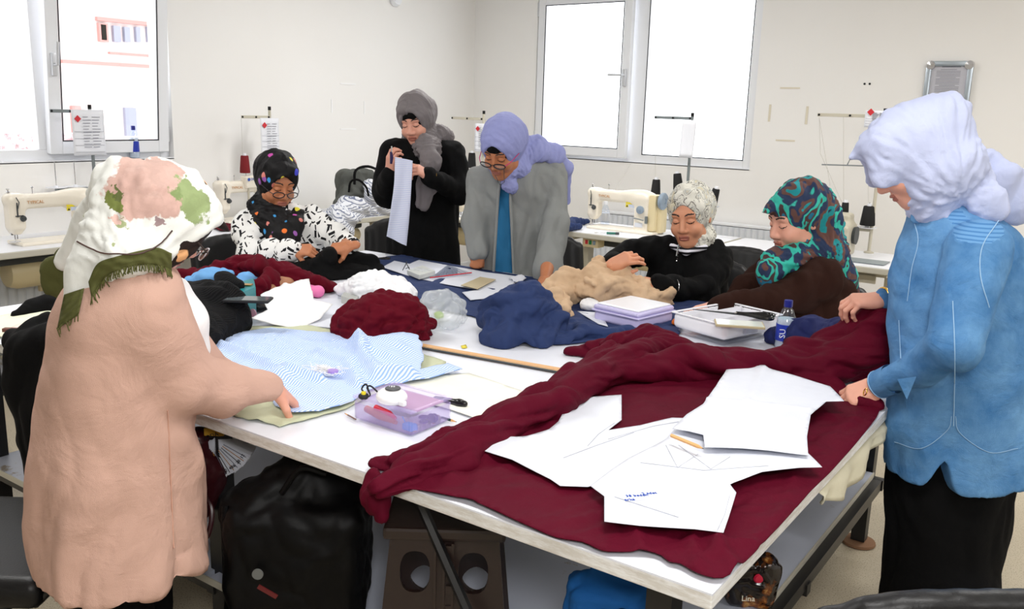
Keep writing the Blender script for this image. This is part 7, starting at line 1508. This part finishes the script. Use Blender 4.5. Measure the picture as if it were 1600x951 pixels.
nv = vnormals(V, F); V = V+nv*(f1*wl_+f2*(1-wl_))[:, None]; V = smoothv(V, F, 1, .3); V[:, 2] = np.maximum(V[:, 2], .803)
mkobj('gathered_folds', V, F, m_maroon, mar)
heap('hang', '', '', lambda s: s.chain([T(590, 745, .80)+np.array([0, -.010, 0]), T(598, 752, .80)-np.array([0, .022, .03]), T(604, 760, .80)-np.array([0, .020, .055])], [.02, .026, .014], k=.02), m_maroon, .006, disp=dfold(.006, 26, UP, .3, 4), base=None, parent=mar).name = 'hanging_corner'
# ---- pattern pieces on the maroon cloth
def pat(name, label, px, hf=None, base=.826, lines=(), writing=None):
    t = patch(name, label, 'paper pattern', px, m_pat, .012, hf, base=base, thick=.0012)
    for pts in lines:
        b = B(); v = [c2(x, y, base) for x, y in pts]; z = (hf(np.array(v), np.array(pl(px, base))) if hf else np.zeros(len(v))); b.tube([(p[0], p[1], base+zz+.0022) for p, zz in zip(v, z)], .0007, 4); b.obj('pencil_line', plain('faint_pencil', (176, 178, 188), .8), t)
    return t
def hp1(v, p): return .004*n2(v, 6)+.004+hridge(v, [(830, 715), (868, 755)], .012, .005)+hill(v, 760, 700, .05, .012)+hridge(v, [(920, 690), (960, 640)], .01, .004)
pat('bodice_pattern', 'white paper pattern with a pointed armhole at left on the maroon cloth', [(738, 683), (790, 687), (822, 682), (858, 671), (872, 660), (892, 626), (971, 619), (971, 659), (950, 676), (1000, 668), (1050, 655), (1085, 655), (1110, 700), (1060, 720), (990, 745), (918, 763), (875, 762), (860, 752), (800, 722), (742, 703)], hp1, .822, [[(918, 700), (935, 682), (960, 665)], [(880, 720), (930, 700), (990, 680)], [(950, 690), (1020, 670), (1060, 662)]])
pat('back_pattern', 'largest white paper pattern with pencilled darts in the middle of the maroon cloth', [(922, 762), (985, 720), (1040, 690), (1060, 668), (1098, 650), (1160, 690), (1262, 712), (1284, 734), (1250, 736), (1190, 744), (1140, 762), (1150, 774), (1138, 812), (1130, 836), (1085, 830), (1000, 824), (944, 818), (944, 778)], lambda v, p: .005*n2(v, 5, 3)+.006+hridge(v, [(980, 760), (1140, 780)], .01, .003)+hridge(v, [(1060, 820), (1120, 775)], .012, .004), .834, [[(1040, 700), (1058, 738), (1090, 715)], [(1060, 700), (1110, 740), (1140, 720)], [(1140, 778), (1132, 808), (1120, 834)], [(1000, 730), (1100, 742), (1200, 735)], [(960, 780), (1060, 812)]])
_bp = C.objects.get('back_pattern')
for k, (px, py, s_) in enumerate([(978, 785, '38 beden'), (976, 791, 'arka'), (1003, 781, '2 adet')]):
    q = T(px, py, .8395); text('handwriting', s_, .012, q+UP*.012, RT+FW*.2, FW-RT*.2, m_blueink, _bp)
pat('front_pattern', 'creased white paper pattern lying on top at the upper right of the maroon cloth', [(1143, 568), (1200, 583), (1240, 594), (1296, 612), (1318, 634), (1290, 634), (1266, 655), (1260, 690), (1262, 718), (1200, 712), (1160, 710), (1100, 710), (1098, 690), (1075, 683), (1050, 678), (1072, 655), (1098, 638), (1118, 612)], lambda v, p: .006*n2(v, 5, 6)+.012+hridge(v, [(1196, 583), (1180, 640), (1140, 700)], .012, .008)+hridge(v, [(1100, 655), (1180, 662), (1262, 672)], .010, .006)+hill(v, 1300, 618, .04, .02), .842, [])
pencil(T(1049, 680, .866), T(1100, 701, .866), 'natural wooden pencil lying between the paper patterns', m_wood, .0045)
# cream underlay hanging below the right edge of the table
def underlay():
    V = []; n = 40; m = 8; rs = np.random.RandomState(4)
    for k in (0, 1):
        for i in range(n+1):
            y = 1.9+(3.0-1.9)*i/n; drop = .012+.075*math.exp(-((y-2.15)/.22)**2)+.05*math.exp(-((y-2.65)/.2)**2)
            for j in range(m+1):
                t = j/m; V.append((TX1-.06+.058*min(1, t*2.2)+.012*math.sin(i*.9+t*3)*t+.003*k, y, TZ-.035-drop*max(0, t-.25)/.75))
    ix = lambda k, i, j: (k*(n+1)+i)*(m+1)+j; F = []
    for i in range(n):
        for j in range(m): F += [(ix(0, i, j), ix(0, i+1, j), ix(0, i+1, j+1), ix(0, i, j+1)), (ix(1, i, j), ix(1, i, j+1), ix(1, i+1, j+1), ix(1, i+1, j))]
        F += [(ix(0, i, m), ix(0, i+1, m), ix(1, i+1, m), ix(1, i, m)), (ix(0, i, 0), ix(1, i, 0), ix(1, i+1, 0), ix(0, i+1, 0))]
    F += [(ix(0, 0, j), ix(0, 0, j+1), ix(1, 0, j+1), ix(1, 0, j)) for j in range(m)]+[(ix(0, n, j), ix(1, n, j), ix(1, n, j+1), ix(0, n, j+1)) for j in range(m)]
    o = mkobj('table_underlay', V, F, fabric('cream_underlay_cloth', (206, 200, 176), .9)); tag(o, 'cream cloth tucked under the right edge of the table, hanging below it', 'fabric')
underlay()
# ---- left end of the table
patch('cream_cloth', 'cream cloth with a green-white sheen spread on the far left end of the table', 'fabric', [(-40, 505), (20, 494), (60, 490), (95, 488), (110, 505), (80, 522), (50, 530), (20, 532), (-40, 520)], plain('pale_cream_cloth', (232, 232, 206), .7, bumpscale=20), .015, lambda v, p: .006+.004*n2(v, 9)+hill(v, 70, 500, .1, .02), base=.803)
patch('red_edged_paper', 'folded paper with a reddish edge on the cream cloth at far left', 'paper', [(12, 516), (30, 508), (66, 510), (60, 516), (40, 522)], plain('reddish_white', (236, 214, 204), .7), .02, lambda v, p: .004+0*v[:, 0], base=.818)
_p = T(18, 518, .822); _t = thing('wooden_block', 'small brown wooden block on the cream cloth at far left', 'block', _p, YAW); B().box((0, 0, .006), (.05, .02, .012), bev=.001).obj('block_body', plain('dark_brown_wood', (104, 60, 46), .6), _t)
# ================================================================== chairs
def seat_at(px, py, z, D=None): return (P(px, py, D) if D else T(px, py, z))[:2]
c1 = P(-8, 790, 2.06); chair(c1, LEFT, 'black chair at the lower left with its pale-shining seat towards the camera', True)
chair((-3.74, 1.45), 0.0, 'black chair at the far left edge, behind the nearer left chair')
chair(P(400, 420, 4.42)[:2], TOCAM+rad(40), 'black chair behind the woman in the printed jacket')
chair(P(622, 410, 5.0)[:2]+FW[:2]*.28, TOCAM+rad(10), 'black chair behind the standing woman in black')
chair(P(880, 420, 4.75)[:2]+FW[:2]*.02, TOCAM+rad(20), 'black chair behind the woman in the grey cardigan')
chair(P(1097, 470, 4.06)[:2], TOCAM-rad(15), 'black chair the seated woman in black sits on')
chair(P(1165, 430, 4.45)[:2], TOCAM-rad(5), 'empty black chair between the two seated women on the right')
chair(P(1275, 520, 3.56)[:2], TOCAM-rad(20), 'black chair the woman in brown sits on')
chair(P(1480, 950, 1.26)[:2]+FW[:2]*.27, AWAY+rad(4), 'black chair at the lower right corner, seen over its backrest')
heap('black_coat', 'black coat draped over the back of the left chair beside the pink coat', 'coat', lambda s: (s.chain([P(88, 512, 2.3), P(60, 540, 2.28), P(50, 600, 2.28), P(60, 680, 2.24), P(66, 760, 2.2)], [.045, .06, .055, .05, .04], k=.04), s.chain([P(100, 540, 2.25), P(90, 640, 2.22), P(90, 740, 2.2)], [.06, .06, .05], k=.04), s.chain([P(20, 532, 2.33), P(40, 545, 2.3)], [.03, .05], k=.04)), m_blackcl, .008, disp=dfold(.012, 9, UP, .25, 81), base=None)
heap('black_cloth_fold', 'black cloth folded behind the cream cloth at the far left of the table', 'fabric', lambda s: s.chain([T(25, 492, .82), T(55, 484, .83), T(85, 478, .835), T(120, 482, .83)], [.02, .035, .045, .04], k=.03), m_blackcl, .007, disp=crumple(.006, 14, 3))
# ================================================================== under the table
SZ = .307
def _sb(s):
    s.box(P(470, 862, 2.00), (.165, .12, .16), R=np.stack([RT, FW, UP], 1), rd=.05, k=.05); s.chain([P(380, 790, 2.02), P(470, 745, 2.02), P(575, 740, 2.05)], [.04, .05, .05], k=.07); s.chain([P(365, 800, 1.98), P(420, 760, 1.98)], [.02, .03], k=.04)
m_bag = plain('black_shopper_film', (4, 4, 5), .5, bumpscale=12, bumpst=.6, spec=.15)
bag = heap('shopping_bag', 'large black shopping bag on the shelf under the table', 'bag', _sb, m_bag, .008, disp=[crumple(.008, 8, 5)], base=SZ)
b = B(); b.tube(crv([P(352, 790, 1.94), P(352, 850, 1.92), P(372, 898, 1.91), P(392, 896, 1.90), P(398, 860, 1.90)], 6), .008, 8); b.obj('handle_strap', m_bag, bag, smooth=True)
b = B(); b.tube(crv([P(440, 770, 1.93), P(470, 732, 1.92), P(510, 740, 1.92)], 6), .007, 8); b.obj('handle_strap', m_bag, bag, smooth=True)
b = B(); b.box(P(418, 924, 1.852), (.05, .004, .010), MR(YAW) @ MR(.55, 'Y')); b.obj('red_band', plain('dark_red_print', (90, 16, 18), .5), bag)
b = B(); b.lathe([(.008, 0), (.013, 0), (.013, .004), (.008, .004)], P(403, 896, 1.862), 20, MR(YAW) @ MR(math.pi/2, 'X')); b.obj('round_emblem', plain('grey_print', (96, 98, 96), .6), bag)
bg2 = heap('maroon_handbag', 'dark maroon handbag with a long strap on the shelf, just right of the pink coat', 'bag', lambda s: s.chain([P(308, 690, 2.24), P(312, 740, 2.22), P(306, 785, 2.20)], [.045, .06, .05], k=.05), plain('maroon_leather', (58, 12, 20), .35, bumpscale=30), .007, disp=crumple(.006, 10, 2), base=None)
b = B(); b.tube(crv([P(318, 770, 2.16), P(331, 795, 2.14), P(326, 832, 2.12), P(308, 858, 2.12)], 6), .007, 8); b.obj('strap', MC['maroon_leather'], bg2, smooth=True)
# bundle of printed paper bags fanned out
ap = P(330, 672, 2.24); t = thing('paper_bundle', 'fanned bundle of white printed paper bags on the shelf behind the maroon handbag', 'paper', ap); A0, A1, n = -1.50, -.42, 40; V = []; F = []
for i in range(n+1):
    a = A0+(A1-A0)*i/n; dd = RT*math.cos(a)+UP*math.sin(a)
    for r in (.02, .085, .125): V.append(dd*r*(1+.02*math.sin(i*2.4))-FW*(.012*(i % 2)+.02)); 
    for r in (.125, .02): V.append(dd*r+FW*.02)
for i in range(n):
    for j in range(5): F.append((i*5+j, (i+1)*5+j, (i+1)*5+(j+1) % 5, i*5+(j+1) % 5))
F += [tuple(range(5))[::-1], tuple(n*5+j for j in range(5))]
mkobj('pleated_sheets', V, F, plain('bright_paper', (228, 230, 236), .7), t, smooth=False)
for k in range(9):
    a = A0+.08+(A1-A0-.1)*k/9+.03; dd = RT*math.cos(a)+UP*math.sin(a); b = B(); b.tube([dd*.05-FW*.036, dd*.118-FW*.036], .0008, 4); b.obj('page_line', [m_inkblk, m_gold, m_ink][k % 3], t)
for k, ch in enumerate('0212 486 20 12'):
    a = A0+.18+.060*k; dd = RT*math.cos(a)+UP*math.sin(a); tt = -RT*math.sin(a)+UP*math.cos(a)
    if ch != ' ': text('phone_number', ch, .012, dd*.112-FW*.037, tt, -dd, m_inkblk, t)
b = B(); b.box(RT*.02+UP*.01-FW*.02, (.05, .04, .02), MR(YAW)); b.obj('yellow_band', plain('ochre_print', (196, 150, 40), .6), t)
text('band_lettering', 'SODA', .016, -RT*.005-UP*.012-FW*.044, RT*.93+UP*.36, UP*.93-RT*.36, m_inkblk, t)
patch('crumpled_paper', 'crumpled white paper scrap on the lower shelf left of the shopping bag', 'paper', None, m_pat, .01, lambda v, p: .02+.014*n2(v, 14), base=SZ, world=[T(x, y, SZ)[:2] for x, y in [(312, 835), (330, 818), (348, 815), (352, 832), (335, 848), (315, 852)]])
# folding step stool
def stool():
    D = 1.93; c = P(700, 800, D); W_ = .145; H_ = c[2]-SZ-.004; t = thing('folding_stool', 'dark brown plastic folding step stool under the table', 'stool', (c[0], c[1], SZ))
    m = plain('dark_brown_plastic', (40, 27, 24), .35, bumpscale=60, bumpst=.15)
    out = [(-W_*.84, H_), (-W_*1.05, 0), (-W_*.62, 0), (-W_*.5, .05), (W_*.5, .05), (W_*.62, 0), (W_*1.05, 0), (W_*.84, H_)]
    def hole(cx, cz, rx, rz, p=2.): return [(cx+rx*math.copysign(abs(math.cos(a))**(2/p), math.cos(a)), cz+rz*math.copysign(abs(math.sin(a))**(2/p), math.sin(a))) for a in np.linspace(0, 2*math.pi, 24, endpoint=False)]
    holes = [hole(-.066, H_-.095, .034, .048, 2.6), hole(.066, H_-.095, .034, .048, 2.6), hole(-.066, H_-.235, .036, .038, 1.7), hole(.066, H_-.235, .036, .038, 1.7)]
    def panel(nm, yoff, tilt):
        pts = [Vector(p) for p in out]; ed = [(i, (i+1) % len(out)) for i in range(len(out))]
        for h_ in holes: o_ = len(pts); pts += [Vector(p) for p in h_]; ed += [(o_+i, o_+(i+1) % len(h_)) for i in range(len(h_))]
        r = delaunay_2d_cdt(pts, ed, [], 1, 1e-6); V2 = [tuple(v) for v in r[0]]; F2 = []
        for f in r[2]:
            cx = sum(V2[i][0] for i in f)/3; cz = sum(V2[i][1] for i in f)/3
            if not any(inpoly(np.array([[cx, cz]]), np.array(h_))[0] for h_ in holes): F2.append(tuple(f))
        F3 = np.array(F2); th = .012; pos = lambda v, k: tuple(RT*v[0]+UP*v[1]+FW*(yoff+(H_-v[1])*tilt+th*k)); V = [pos(v, 0) for v in V2]+[pos(v, 1) for v in V2]; nv = len(V2)
        F = [f[::-1] for f in F2]+[tuple(i+nv for i in f) for f in F2]+[(a, b_, b_+nv, a+nv) for a, b_ in edges_boundary(F3)]
        mkobj(nm, V, F, m, t, smooth=False)
    panel('front_panel', -.09, -.12); panel('rear_panel', .09, .12)
    b = B(); R = MR(YAW); b.box((0, 0, H_), (W_*1.9, .22, .03), R, bev=.008); b.obj('step_top', m, t)
    b = B(); 
    for sx in (-.02, .0, .02): b.box(RT*sx-FW*(.112+.0)+UP*(H_/2), (.006, .008, H_*.9), R)
    for k in range(6): b.box(-FW*.11+UP*(.05+k*H_*.15)+RT*.012, (.014, .010, .02), R)
    b.obj('hinge_ribs', m, t)
stool()
# blue bag
def bluebag():
    c = P(965, 938, 1.66); m = fabric('blue_nonwoven', (18, 84, 150), .8, var=.04); t = thing('blue_bag', 'blue non-woven carrier bag with a cut-out handle on the shelf near the front corner', 'bag', (c[0], c[1], SZ)); top = P(960, 882, 1.66)[2]-SZ
    s = SD(); s.box((0, 0, top*.45), (.10, .06, top*.45), R=np.stack([RT, FW, UP], 1), rd=.025, k=.02); s.loftw([top*.6, top*.85, top], [np.array([0, 0, top*.6]), np.array([0, 0, top*.85]), RT*-.0+UP*top], [.10, .085, .055], [.05, .03, .010], RT, k=.03)
    s.rc(-RT*.035-FW*.1+UP*(top*.78), -RT*.035+FW*.1+UP*(top*.78), .010, op='s', k=.003); s.rc(RT*.02-FW*.1+UP*(top*.78), RT*.02+FW*.1+UP*(top*.78), .010, op='s', k=.003); s.rc(-FW*.1+UP*(top*.785), FW*.1+UP*(top*.785), .012, op='s', k=.003)
    V, F = s.mesh(.005); V = displ(V, F, crumple(.004, 12, 2)); mkobj('bag_body', V, F, m, t)
    b = B(); y = -.052; pts = [RT*x+UP*(top*.78+dz)-FW*.04 for x, dz in [(-.045, 0), (-.03, .010), (0, .012), (.02, .010), (.032, 0), (.02, -.010), (0, -.008), (-.03, -.011), (-.045, 0)]]; b.tube(crv(pts, 4), .0025, 6); b.obj('handle_rim', plain('pale_welt', (206, 196, 204), .7), t)
bluebag()
_c = T(1168, 940, SZ); t = thing('biscuit_pack', 'dark glossy packet with red and golden print on the shelf under the right edge', 'packet', (_c[0], _c[1], SZ)); s = SD(); s.box((0, 0, .065), (.062, .035, .066), R=np.stack([RT, FW, UP], 1), rd=.02, k=.01); s.rc(RT*.03+UP*.03, RT*.04+UP*.10, .035, k=.03); V, F = s.mesh(.005); V = displ(V, F, crumple(.004, 20, 3))
n = N('dark_picture_print'); co = n.coord(); v = n.noise(16, co, 4, .6); n.set(col=n.ramp(v, [(.0, L((14, 8, 8))), (.52, L((20, 10, 8))), (.6, L((120, 66, 24))), (.68, L((196, 150, 80)))]), rough=.2); mkobj('pack_body', V, F, n.m, t)
B().lathe([(0, 0), (.014, 0), (.01, .004), (0, .005)], -FW*.038+UP*.09+RT*.012, 12, MR(YAW) @ MR(math.pi/2, 'X')).obj('red_spot', plain('crimson_print', (200, 20, 60), .3), t); text('pack_lettering', 'Lina', .022, -FW*.043+UP*.028-RT*.03, RT, UP, plain('pack_white', (236, 230, 210), .5), t)
heap('grey_rag', 'grey crumpled rag on the shelf under the right edge of the table', 'rag', lambda s: s.chain([T(1275, 752, SZ+.02), T(1300, 742, SZ+.02), T(1318, 735, SZ+.015)], [.02, .025, .015], k=.02), fabric('grey_rag_cloth', (150, 150, 142), .9), .006, disp=crumple(.004, 20, 7), base=SZ)
# ================================================================== things on the sewing desks
def bp():
    def prim(s):
        s.box(WX(556, 292, -4.85), (.09, .15, .13), rd=.05, k=.05); s.chain([WX(528, 318, -4.80), WX(548, 300, -4.78)], [.04, .06], k=.05); s.ell(WX(575, 300, -4.72), (.06, .10, .07), k=.04)
        s.ell(WX(572, 290, -4.66), (.09, .085, .06), k=.012, op='s')
    o = heap('backpack', 'open charcoal backpack stuffed with striped cloth on the desk by the left wall', 'backpack', prim, fabric('charcoal_canvas', (88, 90, 86), .85), .008, disp=crumple(.008, 9, 3), base=.764)
    b = B(); b.tube(crv([WX(545, 300, -4.66), WX(548, 284, -4.64), WX(560, 281, -4.60), WX(572, 292, -4.60), WX(576, 306, -4.60)], 5), .008, 6); b.obj('zip_piping', m_blackcl, o); b = B(); b.tube(crv([WX(554, 288, -4.7), WX(556, 266, -4.72), WX(575, 260, -4.72), WX(596, 268, -4.7)], 5), .010, 6); b.obj('flap_edge', m_blackcl, o)
bp()
m_st2 = stripes('navy_pinstripe', (226, 228, 234), (120, 128, 152), .014, (1, 0, 0), .3, warpn=.02, rot=(.4, .9, .5))
heap('pinstripe_cloth', 'white cloth with navy pinstripes spilling out of the backpack and over the desk edge', 'fabric', lambda s: (s.chain([WX(520, 338, -4.62), WX(550, 328, -4.68), WX(580, 326, -4.68), WX(604, 328, -4.66)], [.07, .08, .07, .05], k=.05), s.chain([WX(530, 336, -4.58), WX(540, 352, -4.53), WX(548, 372, -4.52)], [.07, .075, .03], k=.05, n=(1, 0, 0), fl=.5), s.chain([WX(575, 288, -4.68), WX(582, 305, -4.62), WX(588, 320, -4.62)], [.04, .035, .03], k=.03)), m_st2, .007, disp=[dfold(.016, 9, (.3, .6, -.6), .35, 91), crumple(.005, 18, 2)], base=None)
patch('dark_red_offcut', 'dark red offcut lying on the desk beside the second sewing machine', 'fabric', None, m_maroon2, .012, lambda v, p: .006+.012*np.abs(pn(np.column_stack([v*14, v[:, 0]*0]))), base=.764, world=[T(x, y, .765)[:2] for x, y in [(306, 345), (330, 348), (362, 352), (362, 361), (345, 362), (325, 354)]])
heap('navy_scraps', 'rolled navy scraps on the desk behind the grey cardigan', 'fabric', lambda s: (s.chain([T(882, 352, .79), T(895, 347, .79), T(918, 346, .785)], [.04, .035, .02], k=.02), s.chain([T(884, 357, .785), T(905, 354, .78)], [.03, .025], k=.02)), m_navy, .007, disp=crumple(.006, 15, 4), base=.764)
_p = T(950, 364, .772); t = thing('screwdriver', 'small green-handled screwdriver on the desk in front of the right sewing machine', 'screwdriver', _p, YAW-.1); b = B(); b.tube([(-.01, 0, 0), (.05, 0, 0)], .008, 8); b.obj('handle', plain('green_plastic', (40, 110, 96), .4), t, smooth=True); B().tube([(.05, 0, 0), (.075, 0, 0)], .009, 8).obj('handle_end', m_darkgrey, t); B().tube([(-.09, 0, 0), (-.01, 0, 0)], .0025, 6).obj('shaft', m_chrome, t)
